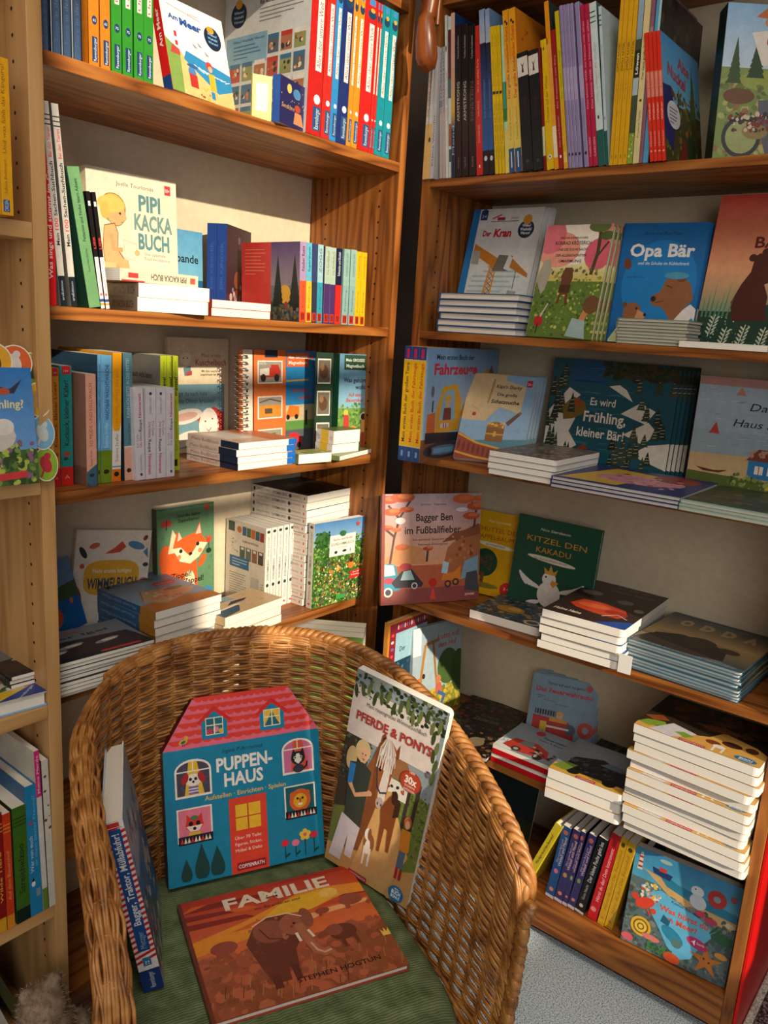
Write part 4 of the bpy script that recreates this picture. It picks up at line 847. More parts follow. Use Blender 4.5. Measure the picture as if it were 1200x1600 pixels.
    A.ell(.86, .045, .085, .042, '#2a6ea8', 0, 24); A.text('MEIN', .86, .066, .010, '#fff', w=.05); A.text('BUCH', .86, .043, .020, '#fff', w=.10, bold=.03); A.text('BONUS', .86, .022, .016, '#fff', w=.10, bold=.02)
def a_familie(A):
    A.grad(0, 0, 1, .45, '#8f4a2c', '#b8563a'); A.grad(0, .45, 1, 1, '#e0713a', '#b8331f')
    A.poly([(.0, .62), (.3, .70), (.7, .86), (1, .80), (1, .70), (.6, .66), (.3, .55), (0, .50)], '#e8912a'); A.poly([(.32, .62), (.55, .80), (.80, .83), (.86, .74), (.66, .66), (.45, .60)], '#e9b32c')
    A.ell(.80, .775, .055, .045, '#f3c05a'); A.poly([(.35, .52), (.7, .64), (.99, .64), (.98, .61), (.7, .59), (.4, .48)], '#f0b070')
    for i in range(9): a = A.rnd.random(); b = A.rnd.uniform(.55, 1); A.poly([(max(a - .25, 0), b - .02), (min(a + .25, 1), b - .03), (min(a + .2, 1), min(b + .01, 1)), (max(a - .1, 0), min(b + .03, 1))], A.rnd.choice(['#a82d1c', '#c84a26', '#8c2a1e', '#d8642e']))
    A.scat(110, 0, 0, 1, .45, ['#a5583a', '#94502f', '#b5643f', '#8a4a2c', '#9c5434', '#b9603f'], .02, .06)
    for i in range(60): a = A.rnd.random(); b = A.rnd.uniform(0, .22); A.line([(a, b), (a + .02, b + .08)], .004, A.rnd.choice(['#5d3a1e', '#8a5a30', '#b07a48'])); A.k -= .85
    A.k += 1
    el, ed = '#94513a', '#6d3524'
    A.poly([(.30, .30), (.27, .50), (.33, .62), (.42, .68), (.53, .67), (.58, .58), (.56, .46), (.50, .36), (.48, .22), (.43, .24), (.42, .14), (.33, .14)], ed)
    A.ell(.41, .56, .09, .10, el); A.ell(.55, .57, .085, .10, '#a55c42'); A.ell(.62, .60, .035, .09, el)
    A.line([(.565, .56), (.575, .47), (.585, .38), (.60, .31), (.63, .275), (.67, .285)], .05, '#b06a4c'); A.line([(.585, .38), (.60, .31), (.63, .275), (.67, .285)], .012, '#e2a684'); A.line([(.33, .635), (.42, .685), (.53, .68), (.60, .62)], .008, '#f0c9a0'); A.line([(.535, .49), (.54, .41)], .016, '#efdcc4'); A.line([(.60, .49), (.615, .42)], .014, '#efdcc4'); A.quad(.33, .10, .37, .2, '#5f2c1e'); A.quad(.44, .13, .475, .25, '#5f2c1e'); A.line([(.36, .60), (.39, .50), (.46, .47)], .008, '#5f2c1e'); A.circ(.545, .575, .008, '#2a140c')
    A.ell(.77, .40, .075, .07, ed); A.ell(.73, .43, .045, .05, el); A.quad(.74, .27, .76, .36, ed); A.quad(.81, .27, .83, .36, ed)
    for a, b, r in ((.90, .66, .07), (.99, .60, .02), (.16, .52, .07), (.72, .62, .04)): A.ell(a, b, r, r * .75, '#9a4a34'); A.quad(a - r * .7, b - r * 1.1, a - r * .3, b, '#9a4a34')
    A.scat(12, .3, .4, .6, .7, ['#85432f', '#b06a4c'], .006, .012)
    A.text('FAMILIE', .53, .835, .105, '#e9d6bd', w=.60, bold=.03); A.text('wo die anderen sind', .51, .775, .024, '#4a1d12', w=.26, shear=.2)
    A.text('STEPHEN HOGTUN', .66, .10, .036, '#2a0f0a', w=.44, bold=.01); A.poly([(.955, .27), (1.0, .27), (1.0, .33), (.985, .30), (.977, .34), (.968, .30), (.955, .33)], '#f0c860')
    A.quad(0, 0, .018, 1, '#6e3426')
def s_muell(A):
    for i in range(26): b = .17 + i * .032; A.poly([(0, b), (.0, b + .016), (1, b + .045), (1, b + .029)], '#cf2028' )
    A.quad(0, 0, 1, .13, '#163a7c'); A.vtext('Ravensburger', .5, .02, .115, .28, '#dfe6f0')
    A.quad(.22, .245, .80, .955, '#1a4f96'); A.vtext('Metzger', .5, .26, .36, .30, '#9ec0de'); A.vtext('Bagger, Traktor, Müllabfuhr!', .5, .40, .93, .34, '#f4f6f8', bold=.02)
    A.quad(.30, .155, .70, .205, '#2f7cb0'); A.text('?!', .5, .162, .022, '#fff', w=.2); A.quad(0, .965, 1, 1, '#f2ece6'); A.quad(.2, .968, .8, .992, '#d8352e')
def a_bagger(A):
    A.grad(0, .35, 1, 1, '#d99a72', '#b7a3ac'); A.quad(0, 0, 1, .35, '#b7603f'); A.quad(0, 0, 1, .14, '#8e4a46')
    A.poly([(.02, .4), (.2, .56), (.42, .5), (.44, .36), (0, .36)], '#cf8f5f'); A.poly([(.62, .34), (.66, .5), (.8, .62), (1, .72), (1, .2), (.7, .22)], '#a9673f')
    A.poly([(.60, .55), (.72, .64), (.83, .66), (.98, .72), (1, .62), (.80, .58)], '#8a4f30'); A.scat(18, .65, .35, .95, .6, ['#7e4528', '#c17d4e'], .008, .02)
    for tr in ([(.08, .35), (.12, .6), (.17, .78), (.28, .95)], [(.17, .78), (.06, .9)], [(.12, .62), (.02, .7)], [(.93, .68), (.95, .85), (.88, .95)], [(.45, .38), (.46, .5)]): A.line(tr, .022, '#5e3a33')
    for a, b, r in ((.06, .95, .1), (.2, .97, .12), (.1, .84, .09), (.24, .86, .07), (.05, .7, .06), (.14, .68, .05), (.82, .95, .12), (.95, .88, .1), (.9, .79, .09), (.98, .95, .07), (.46, .50, .05), (.2, .52, .07)):
        A.ell(a, b, r, r * .38, A.rnd.choice(['#c4562f', '#b5482b', '#d06a3a'])); A.ell(a + .02, b + .01, r * .6, r * .2, '#d97a48')
    A.ell(.8, .85, .06, .02, '#e9e0dc'); A.ell(.18, .76, .05, .03, '#efe6e0')
    A.text('Dörte Horn    Philipp Stampe', .51, .895, .018, '#4a3a3c', w=.26)
    A.text('Bagger Ben', .52, .755, .068, '#2a2024', w=.37, bold=.015); A.text('im Fußballfieber', .51, .64, .068, '#2a2024', w=.57, bold=.015)
    A.text('Eine spannende Geschichte aus dem', .515, .575, .022, '#4d3836', w=.42); A.text('Fahrzeuge-Kindergarten', .51, .53, .022, '#4d3836', w=.3)
    A.poly([(.0, .12), (.0, .34), (.06, .38), (.14, .36), (.17, .26), (.22, .2), (.18, .13)], '#3b93ad'); A.poly([(.0, .26), (.03, .37), (.12, .36), (.14, .27)], '#bfd9dc'); A.ell(.08, .22, .05, .03, '#c2465a'); A.circ(.07, .115, .045, '#d8d3cf'); A.circ(.07, .115, .028, '#4a4a55')
    A.poly([(.10, .2), (.20, .30), (.3, .32), (.42, .18), (.40, .15), (.14, .15)], '#3d3b42'); A.poly([(.19, .22), (.22, .30), (.29, .31), (.33, .22)], '#a9c9cf'); A.circ(.33, .165, .032, '#d8d3cf'); A.circ(.33, .165, .02, '#3a3a44'); A.ell(.24, .345, .06, .03, '#b8404c')
    A.poly([(.60, .20), (.62, .26), (.72, .27), (.80, .33), (.80, .2)], '#d98029'); A.poly([(.60, .27), (.62, .38), (.68, .36), (.66, .26)], '#a9c9d8'); A.circ(.67, .165, .035, '#3b3536'); A.circ(.75, .18, .035, '#3b3536'); A.circ(.67, .165, .018, '#c47a3a'); A.circ(.75, .18, .018, '#c47a3a')
    A.poly([(.80, .2), (.84, .37), (.92, .4), (.98, .42), (.98, .25)], '#7fa3bb'); A.poly([(.84, .1), (.86, .26), (.97, .28), (1, .08)], '#4b4a50'); A.circ(.515, .185, .042, '#c12b22'); A.poly([(.49, .03), (.545, .03), (.525, .13), (.51, .13)], '#e0463a')
    A.text('JUNGES', .90, .05, .018, '#efe3dc', w=.10, bold=.02); A.quad(0, 0, .03, 1, '#93403a')
def a_kran(A):
    A.quad(0, 0, 1, 1, '#d9dcdb'); A.grad(.1, .12, 1, .62, '#c3d2d3', '#d9dcdb'); A.quad(0, 0, .10, 1, '#2377b5')
    for i in range(9): A.quad(.12 + A.rnd.random() * .3, .25 + i * .04, .55 + A.rnd.random() * .4, .265 + i * .04, '#a9bfc2')
    A.quad(.1, 0, 1, .12, '#a7a08f'); 
    for i in range(14): a = .11 + i * .064; A.quad(a, .08, a + .055, .12 + A.rnd.random() * .09, A.rnd.choice(['#c7a45e', '#b09a7a', '#8f8a85', '#c8b490', '#9b6a55'])); A.quad(a + .01, .1, a + .025, .12, '#5a564f'); A.quad(a + .03, .1, a + .045, .12, '#5a564f')
    for s in range(13): b = .02 + s * .04; A.line([(.33 + s * .006, b), (.43 + s * .004, b + .04)], .012, '#c97f1e'); A.line([(.43 + s * .004, b), (.33 + s * .006, b + .04)], .012, '#a66314'); A.k -= .85
    A.k += 1; A.line([(.32, .0), (.41, .56)], .02, '#d98d22'); A.line([(.44, .0), (.49, .56)], .02, '#d98d22')
    A.poly([(.12, .72), (.50, .60), (.50, .54), (.44, .53), (.12, .64)], '#c67e24'); A.poly([(.11, .56), (.22, .55), (.22, .66), (.11, .67)], '#a7a69e'); A.poly([(.44, .50), (.68, .50), (.70, .62), (.50, .63)], '#6f6a62'); A.poly([(.60, .52), (.68, .50), (.72, .60), (.64, .63)], '#d4dada')
    A.poly([(.68, .53), (.95, .45), (.95, .48), (.70, .60)], '#b7772c'); A.line([(.78, .50), (.78, .36)], .008, '#333'); A.poly([(.70, .24), (.82, .23), (.84, .34), (.72, .35)], '#9aa09f')
    A.text('Der ', .20, .78, .045, '#c01f2c', w=.12, al='l', bold=.03, shear=.1); A.text('Kran', .36, .775, .062, '#c01f2c', w=.25, al='l', bold=.045, shear=.1)
    A.circ(.80, .83, .11, '#1a3150', 24); A.ell(.80, .905, .06, .04, '#d3962e'); A.text('Wieso?', .80, .85, .022, '#dfe8f0', w=.12, bold=.03); A.text('Weshalb?', .80, .82, .022, '#dfe8f0', w=.16, bold=.03); A.text('Warum?', .80, .79, .022, '#dfe8f0', w=.13, bold=.03)
    A.text('junior', .62, .915, .022, '#b5404a', w=.12, shear=.2); A.quad(.28, .895, .68, .90, '#444'); A.line([(.30, .92), (.42, .95)], .015, '#b5303a'); A.poly([(.37, .905), (.48, .905), (.48, .93), (.37, .93)], '#b5303a')
    A.poly([(.12, .91), (.22, .91), (.22, .985), (.17, 1), (.12, .985)], '#1c3f73'); A.text('2-4', .17, .93, .025, '#e6ebf2', w=.06)
    A.poly([(.72, 0), (1, 0), (1, .2)], '#1c3f8a'); A.text('Ravensburger', .88, .045, .018, '#dfe6f2', w=.18, rot=.5)
def a_konrad(A):
    A.quad(0, 0, 1, 1, '#5d7a32'); A.grad(0, .50, 1, .68, '#c9b85a', '#e8dca8'); A.quad(0, .68, 1, 1, '#d98f84'); A.ell(.45, .84, .38, .2, '#efe6d8'); A.ell(.25, .78, .32, .16, '#e49a84'); A.ell(.1, .9, .22, .16, '#d9717a'); A.ell(.85, .74, .2, .14, '#d55f72')
    A.line([(.80, .56), (.84, .75), (.82, 1)], .05, '#4b3f2c'); A.line([(.84, .72), (.97, .85)], .03, '#4b3f2c'); A.ell(.8, .98, .16, .05, '#61713a'); A.ell(.93, .9, .1, .04, '#4f6330')
    A.scat(110, 0, .02, 1, .5, ['#42602a', '#7d9a3f', '#9fae4d', '#54702e', '#c9c25e', '#3a5525'], .01, .035); A.scat(30, .1, .5, .95, .62, ['#3f5a2a', '#6f5a33', '#8a9a48'], .01, .03)
    A.poly([(.0, .5), (.05, .68), (.15, .70), (.2, .6), (.15, .42), (.1, .38)], '#a9a394'); A.poly([(.37, .55), (.41, .62), (.52, .62), (.55, .53), (.51, .42), (.54, .30), (.50, .3), (.48, .38), (.42, .38), (.40, .30), (.36, .30), (.40, .42)], '#6a3f24'); A.quad(.37, .40, .54, .47, '#4a2c18')
    A.poly([(.72, .10), (.85, .34), (.95, .36), (.98, .28), (.86, .2), (.8, .02), (.70, .02)], '#c98556'); A.ell(.9, .30, .12, .08, '#6e4a2e'); A.poly([(.60, .02), (.66, .18), (.85, .16), (.9, 0)], '#9db7b5')
    A.ell(.15, .14, .07, .05, '#b8262a'); A.line([(.17, .18), (.25, .3)], .02, '#cfc7b5'); A.line([(.14, .02), (.15, .12)], .015, '#33241a')
    for i, (t, w_, h) in enumerate((('UWE LANG & DANIELA KUNKEL', .42, .018), ('KONRAD KRÖTERICH', .54, .032), ('UND DIE SUCHE NACH', .44, .022), ('DER ALLERSCHÖNSTEN', .46, .022), ('UMARMUNG', .34, .026))): A.text(t, .45, .875 - i * .052, h, '#3d2522', w=w_, bold=.01)
def a_opa(A):
    A.quad(0, 0, 1, 1, '#0c64a5'); A.ell(.52, .50, .44, .36, '#1579bc', 0, 30); A.text('Anne und Paul Maar', .48, .90, .030, '#12273d', w=.45, shear=.15)
    A.text('Opa Bär', .50, .725, .105, '#e6e3e0', w=.76, bold=.03); A.text('und die Schuhe im Kühlschrank', .54, .655, .028, '#dfe6ea', w=.60, shear=.15)
    A.ell(.115, .66, .045, .05, '#6f3e26', .3); A.text('mit Bildern', .24, .545, .014, '#0a2c50', w=.2)
    br, bd = '#8b5a38', '#6c4328'
    A.poly([(.38, .02), (.55, .15), (.74, .22), (.93, .34), (1.0, .30), (1.0, .0), (.38, 0)], '#dcd6d2'); A.line([(.86, .0), (.84, .12), (.98, .22)], .04, '#2d8fc0'); A.line([(.72, .0), (.70, .06)], .03, '#2d8fc0')
    A.poly([(.46, .34), (.50, .32), (.62, .30), (.74, .18), (.86, .30), (.95, .38), (.90, .50), (.80, .56), (.68, .57), (.60, .53), (.56, .44), (.47, .40)], br); A.ell(.78, .555, .06, .04, bd); A.ell(.72, .57, .14, .03, '#4b93b4'); A.ell(.49, .375, .03, .024, '#2a1812'); A.line([(.62, .49), (.69, .47)], .01, '#2a1812'); A.line([(.52, .345), (.62, .36)], .008, '#3a2216')
    A.poly([(.02, .02), (.12, .14), (.2, .17), (.24, .10), (.14, .0), (.02, 0)], '#cfd9a8'); A.ell(.26, .25, .11, .09, br); A.poly([(.3, .2), (.42, .21), (.43, .245), (.33, .28)], '#c08a5e'); A.ell(.42, .24, .018, .014, '#20120c'); A.circ(.16, .32, .03, bd); A.circ(.31, .29, .014, '#111')
    A.quad(0, 0, .012, 1, '#0a4578')
def a_baeren(A):
    A.grad(0, .5, 1, 1, '#d79a70', '#c2463c'); A.grad(0, .2, 1, .5, '#5d8a6c', '#d79a70'); A.quad(0, 0, 1, .24, '#1c3a2e'); A.ell(.62, .2, .4, .1, '#1c3a2e')
    A.text('KAI HAFERKAMP', .62, .89, .026, '#e0a08a', w=.34); A.text('ZUSAMMEN', .66, .78, .055, '#5e1d1a', w=.58); A.text('BÄRENSTARK', .72, .655, .072, '#5e1d1a', w=.82, bold=.02); A.text('VOM STREITEN UND', .60, .585, .032, '#e6c8a8', w=.46)
    c = '#4b1f19'
    for m, o in ((1, 0), (-1, 1.13)):
        def X(a): return o + m * a
        A.poly([(X(.25), .18), (X(.22), .30), (X(.27), .42), (X(.32), .50), (X(.33), .60), (X(.36), .62), (X(.42), .60), (X(.47), .53), (X(.55), .50), (X(.545), .47), (X(.48), .44), (X(.43), .42), (X(.47), .34), (X(.47), .24), (X(.50), .19)][::m], c); A.circ(X(.315), .59, .028, c); A.circ(X(.40), .625, .03, c)
    for i in range(7): A.poly([(.02 + i * .03, .2), (.035 + i * .03, .2), (.03 + i * .035, .34 + .05 * (i % 3))], '#4c7d5e')
    for a, b in ((.10, .1), (.2, .02), (.33, .04), (.47, .03), (.6, .05), (.75, .03)):
        A.line([(a, b - .03), (a + .03, b + .12)], .006, '#c9d0b8')
        for k in range(5): A.ell(a + .01 + k * .005 + .02, b + k * .024, .022, .006, '#b9c2a6', .8, 6); A.ell(a - .01 + k * .005, b + k * .024, .022, .006, '#b9c2a6', 2.4, 6)
    A.scat(26, 0, .02, 1, .2, ['#dfe0cc', '#8aa088'], .004, .008)
def a_fahr(A):
    A.grad(0, .2, 1, 1, '#a9c0d4', '#7ba3cc'); A.quad(0, 0, 1, .2, '#8a5838'); A.text('Mein erstes Buch der', .38, .90, .045, '#25242c', w=.50, bold=.02); A.text('Fahrzeuge', .40, .77, .095, '#cf3145', w=.58, bold=.035)
    A.poly([(.17, .24), (.17, .46), (.24, .66), (.42, .68), (.50, .52), (.48, .26)], '#e3a51d'); A.poly([(.22, .36), (.24, .58), (.30, .63), (.40, .63), (.42, .36)], '#8fb3c4'); A.poly([(.26, .36), (.27, .47), (.36, .47), (.37, .36)], '#7b2e2a'); A.circ(.315, .52, .035, '#dfae86'); A.ell(.315, .56, .045, .022, '#e0a530')
    A.poly([(.06, .22), (.06, .42), (.16, .44), (.17, .22)], '#d96a26'); A.poly([(.05, .16), (.05, .26), (.48, .24), (.5, .16)], '#2f3038'); A.line([(.12, .44), (.12, .54)], .018, '#2a2a30'); A.ell(.11, .62, .02, .05, '#5d6a78'); A.line([(.50, .38), (.62, .62), (.85, .80)], .05, '#d99820'); A.poly([(.82, .72), (.95, .74), (.9, .86)], '#7b5a36')
    A.ell(.30, .09, .26, .075, '#3b3d4a', 0, 24); A.ell(.30, .09, .2, .045, '#6c7484'); A.circ(.12, .09, .03, '#22242c'); A.circ(.48, .09, .03, '#22242c'); A.quad(.17, .065, .43, .11, '#6ea3c8'); A.quad(.24, .29, .34, .33, '#d8d8e0'); A.quad(.27, .29, .285, .33, '#c2343c'); A.quad(.3, .29, .315, .33, '#c2343c')
def a_schatz(A):
    A.quad(0, 0, 1, 1, '#8fb2d0'); A.poly([(0, .45), (0, 1), (.55, 1), (.52, .62), (.35, .45)], '#d8b88a'); A.poly([(.36, .66), (.30, .96), (.40, .97), (.86, .88), (.84, .56)], '#d9c195'); A.line([(.38, .95), (.34, .66)], .03, '#b5905c')
    A.text("Käpt'n Sharky", .61, .845, .042, '#2a1b18', w=.38, bold=.02, shear=.15); A.text('Die große', .60, .755, .036, '#2a1b18', w=.3, bold=.02, shear=.15); A.text('Schatzsuche', .59, .665, .044, '#2a1b18', w=.42, bold=.03, shear=.15)
    A.quad(.86, .88, .94, .96, '#c22d36'); A.text('3+', .90, .90, .03, '#fff', w=.05); A.poly([(0, .2), (1, .28), (1, .12), (0, .1)], '#4c8a9a')
    # ship rail with barrels and a chest
    A.poly([(0, .0), (0, .30), (.3, .20), (.62, .14), (.62, 0)], '#9a3b2a'); A.line([(0, .28), (.3, .19), (.64, .15)], .03, '#d9a431'); A.line([(0, .07), (.3, .03), (.64, .01)], .03, '#d9a431')
    for i in range(8): a = .04 + i * .075; A.ell(a, .155 - i * .012, .018, .055, '#6d2a1c')
    A.poly([(.40, .22), (.66, .22), (.66, .38), (.40, .38)], '#8c5a2c'); A.ell(.53, .38, .13, .07, '#a56a34', 0, 16, 0, PI); A.quad(.40, .30, .66, .315, '#d9a431'); A.quad(.51, .28, .55, .34, '#d9a431'); A.scat(14, .42, .38, .64, .44, ['#f0c84a', '#e7b02e'], .012, .02)
    A.poly([(.66, .45), (.82, .58), (.85, .55), (.70, .41)], '#6a4a38'); A.circ(.84, .57, .025, '#8a6a48'); A.line([(.1, .62), (.2, .58), (.3, .5)], .006, '#c09a6a'); A.circ(.17, .52, .03, '#b8352c')
def a_frueh(A):
    A.quad(0, 0, 1, 1, '#12505f'); A.quad(.17, .78, .45, 1, '#134e7a')
    for i in range(26): a = A.rnd.uniform(.2, .6); b = A.rnd.uniform(.1, .95); A.line([(a, b), (a + .08, b + .006), (a + .14, b - .004)], .004, '#2d7b8a')
    sn, ev = '#d9d2c4', '#25301f'
    for q in ([(0, .5), (.16, .74), (.26, .68), (.18, .6), (.24, .46), (.2, .34), (.28, .22), (.16, .12), (0, .2)], [(.48, .78), (.68, .66), (.62, .76), (.56, .8)], [(.60, .55), (.74, .66), (.86, .6), (.8, .48)], [(.64, .37), (.82, .5), (.9, .42), (.8, .3)], [(.72, .2), (.84, .3), (1, .34), (1, .1)]): A.poly(q, sn)
    A.poly([(.12, .56), (.2, .66), (.3, .62), (.33, .53), (.22, .46), (.14, .44)], '#7a5f22'); A.poly([(.18, .6), (.24, .66), (.3, .6), (.26, .56)], '#95481e')
    for i in range(60):
        L = i % 2; a = A.rnd.uniform(0, .22) if L else A.rnd.uniform(.55, .98); b = A.rnd.uniform(0, .9) if i > 20 else A.rnd.uniform(0, .2)
        if not L and a < .7 and b > .3 and b < .75: a += .25
        h = A.rnd.uniform(.10, .2); A.fir(min(a, .97), min(b, 1 - h * 1.3), .075, h, A.rnd.choice([ev, '#33402a', '#1d271a', '#3b4430']), 5); A.k -= .85
        for j in range(3): A.line([(a - .015, b + h * (.2 + .22 * j)), (a + .015, b + h * (.24 + .22 * j))], .003, '#c9cdbf'); A.k -= .85
    A.k += 2; A.scat(50, .42, .86, 1, 1, ['#2a2c1a', '#3b3a22', '#24301f'], .02, .04)
    A.text('Es wird', .45, .60, .07, '#e9e3d2', w=.20, bold=.01); A.text('Frühling,', .48, .45, .095, '#e9e3d2', w=.34, bold=.02); A.text('kleiner Bär!', .46, .31, .085, '#e9e3d2', w=.38, bold=.015); A.text('Lisa Wilting und Rosi Hagenreich', .3, .80, .02, '#0b2c40', w=.22)
    A.poly([(.26, .16), (.34, .24), (.38, .2), (.36, .15)], '#8a3a1c')
def a_haus(A):
    A.quad(0, .55, 1, 1, '#a8bcc9'); A.quad(0, .93, 1, 1, '#b98c85'); A.grad(0, .28, 1, .55, '#8aa0a8', '#9fb4c0'); A.quad(0, 0, 1, .18, '#54632f'); A.poly([(0, .18), (0, .34), (.5, .36), (1, .3), (1, .15)], '#c1a67c')
    for i in range(40): a = A.rnd.random() * .9; b = A.rnd.uniform(.38, .9); A.line([(a, b), (a + .06, b + .004)], .004, A.rnd.choice(['#7d97a4', '#c3d0d6', '#8aa7b5']))
    A.text('Das kleine', .62, .74, .065, '#25272e', w=.46, shear=.2); A.text('Haus am Meer', .60, .60, .065, '#25272e', w=.62, shear=.2)
    A.poly([(.44, .18), (.44, .34), (.98, .34), (.98, .18)], '#2f78b4'); A.poly([(.42, .33), (.5, .43), (.93, .43), (1, .33)], '#7d3f2c'); A.quad(.58, .43, .63, .49, '#2b6a8c')
    for a in (.49, .58, .82): A.quad(a, .22, a + .06, .29, '#e6ddd0'); A.quad(a + .027, .22, a + .033, .29, '#8d3b34')
    A.quad(.69, .18, .76, .28, '#ead9c4'); A.poly([(.68, .32), (.78, .32), (.73, .37)], '#2f78b4'); A.poly([(.12, .52), (.20, .52), (.165, .62)], '#c2454a'); A.poly([(.28, .86), (.35, .86), (.31, .93)], '#c98478'); A.poly([(.06, .22), (.12, .19), (.24, .19), (.3, .22), (.2, .205)], '#5c2a22')
    A.scat(50, .3, 0, 1, .2, ['#3f5528', '#7c8f4a', '#96a35c', '#5f7438'], .012, .03); A.poly([(.58, .1), (.65, .1), (.62, .16)], '#d9b33c'); A.scat(12, .44, .36, .56, .42, ['#b58d80'], .01, .02)
def a_feigel(A):
    A.quad(0, 0, 1, 1, '#e2ac0e'); A.text('Nico Sternbaum', .52, .87, .03, '#f3e8c8', w=.34, shear=.15); A.text('SCHÜTTEL DEN', .50, .755, .055, '#b03026', w=.72); A.text('APFELBAUM', .52, .665, .055, '#b03026', w=.52); A.ell(.52, .60, .3, .028, '#efe2c2', -.06); A.text('Ein Mitmachbuch', .52, .59, .024, '#5a4a3a', w=.3)
    A.circ(.40, .38, .20, '#1d4a33', 26); A.scat(24, .28, .3, .52, .48, ['#b5402c'], .008, .012); A.quad(.375, .12, .43, .26, '#6d4a2a'); A.ell(.38, .11, .3, .035, '#8a7a28'); A.circ(.80, .11, .10, '#d42a22'); A.text('2-4', .80, .105, .03, '#fff', w=.08)
def a_kakadu(A):
    A.quad(0, 0, 1, 1, '#12503c'); A.text('Nico Sternbaum', .47, .87, .03, '#e6e3d2', w=.36, shear=.15); A.text('KITZEL DEN', .50, .745, .062, '#c99432', w=.72); A.text('KAKADU', .48, .64, .062, '#c99432', w=.42); A.ell(.47, .575, .30, .028, '#e6e0cc', -.06); A.text('Ein Kitzel-Mitmachbuch', .47, .566, .02, '#7a3a34', w=.4)
    wt = '#ece6df'
    A.ell(.50, .22, .14, .14, wt); A.ell(.48, .38, .085, .075, wt); A.poly([(.42, .43), (.40, .50), (.46, .46), (.48, .53), (.52, .46), (.57, .50), (.55, .43)], '#d9a03c'); A.poly([(.52, .38), (.60, .36), (.54, .30), (.50, .34)], '#e09a2c'); A.circ(.44, .40, .012, '#222')
    for s in (-1, 1):
        for k in range(5): A.ell(.5 + s * (.20 + k * .035), .29 + k * .012, .09, .022, wt, s * (.3 + .15 * k))
    A.ell(.32, .1, .09, .025, wt, .3)
def a_pipi(A):
    A.quad(0, 0, 1, 1, '#e4dcc4'); A.text('Joëlle Tourlonias', .52, .90, .030, '#6b6253', w=.42, shear=.05); A.quad(.86, .89, .93, .96, '#c93c3a'); A.text('18+', .895, .91, .028, '#fff', w=.05)
    for t, b, w_ in (('PIPI', .745, .25), ('KACKA', .605, .44), ('BUCH', .465, .36)): A.text(t, .72 - (.04 if t == 'PIPI' else 0), b, .115, '#5b8a8e' if t != 'KACKA' else '#6f9490', w=w_, bold=.035)
    A.text('Die optimale', .73, .42, .022, '#7d7464', w=.24); A.text('Töpfchenlektüre', .75, .385, .022, '#7d7464', w=.30)
    sk, ol = '#d9ab78', '#8a5f36'
    A.ell(.27, .735, .140, .106, '#8a6a34'); A.ell(.27, .735, .132, .10, '#d9b45a'); A.ell(.30, .70, .105, .095, ol); A.ell(.30, .70, .10, .09, sk); A.poly([(.38, .72), (.42, .67), (.385, .64)], sk); A.ell(.25, .76, .15, .06, '#e0bf66'); A.ell(.18, .71, .05, .06, '#d9b45a'); A.circ(.345, .70, .012, '#33261c'); A.line([(.35, .64), (.38, .64)], .006, ol)
    A.poly([(.165, .605), (.143, .45), (.163, .312), (.385, .292), (.43, .33), (.365, .388), (.308, .445), (.318, .56), (.285, .63)], ol); A.poly([(.17, .60), (.15, .45), (.17, .32), (.38, .30), (.42, .33), (.36, .38), (.30, .44), (.31, .56), (.28, .62)], sk); A.line([(.24, .55), (.26, .44), (.36, .44)], .045, '#cf9e6a'); A.poly([(.34, .38), (.42, .37), (.45, .18), (.50, .16), (.50, .13), (.39, .14), (.36, .26)], sk); A.poly([(.25, .34), (.36, .30), (.37, .14), (.45, .12), (.44, .10), (.30, .12), (.28, .24)], '#cf9e6a')
    A.poly([(.36, .52), (.52, .50), (.53, .36), (.38, .38)], '#c9c6b0'); A.poly([(.37, .51), (.51, .49), (.52, .37), (.39, .39)], '#ded8c2'); A.circ(.52, .43, .03, sk); A.poly([(.17, .18), (.30, .18), (.28, .34), (.16, .34)], '#cdbd86'); A.line([(.0, .15), (1, .10)], .005, '#8a8270')
    A.ell(.84, .13, .05, .045, '#cfc8b4'); A.ell(.84, .20, .03, .03, '#d9d2be'); A.ell(.825, .245, .009, .025, '#d9d2be'); A.ell(.855, .245, .009, .025, '#d9d2be'); A.circ(.83, .205, .005, '#333'); A.circ(.85, .205, .005, '#333')
def s_pipi(A):
    A.vtext('PIPI KACKA BUCH', .5, .16, .62, .5, '#4b463c', bold=.02); A.quad(.3, .78, .7, .90, '#c93c3a'); A.quad(0, .7, .12, .98, '#c93c3a'); A.quad(.25, .04, .75, .11, '#b8564a')
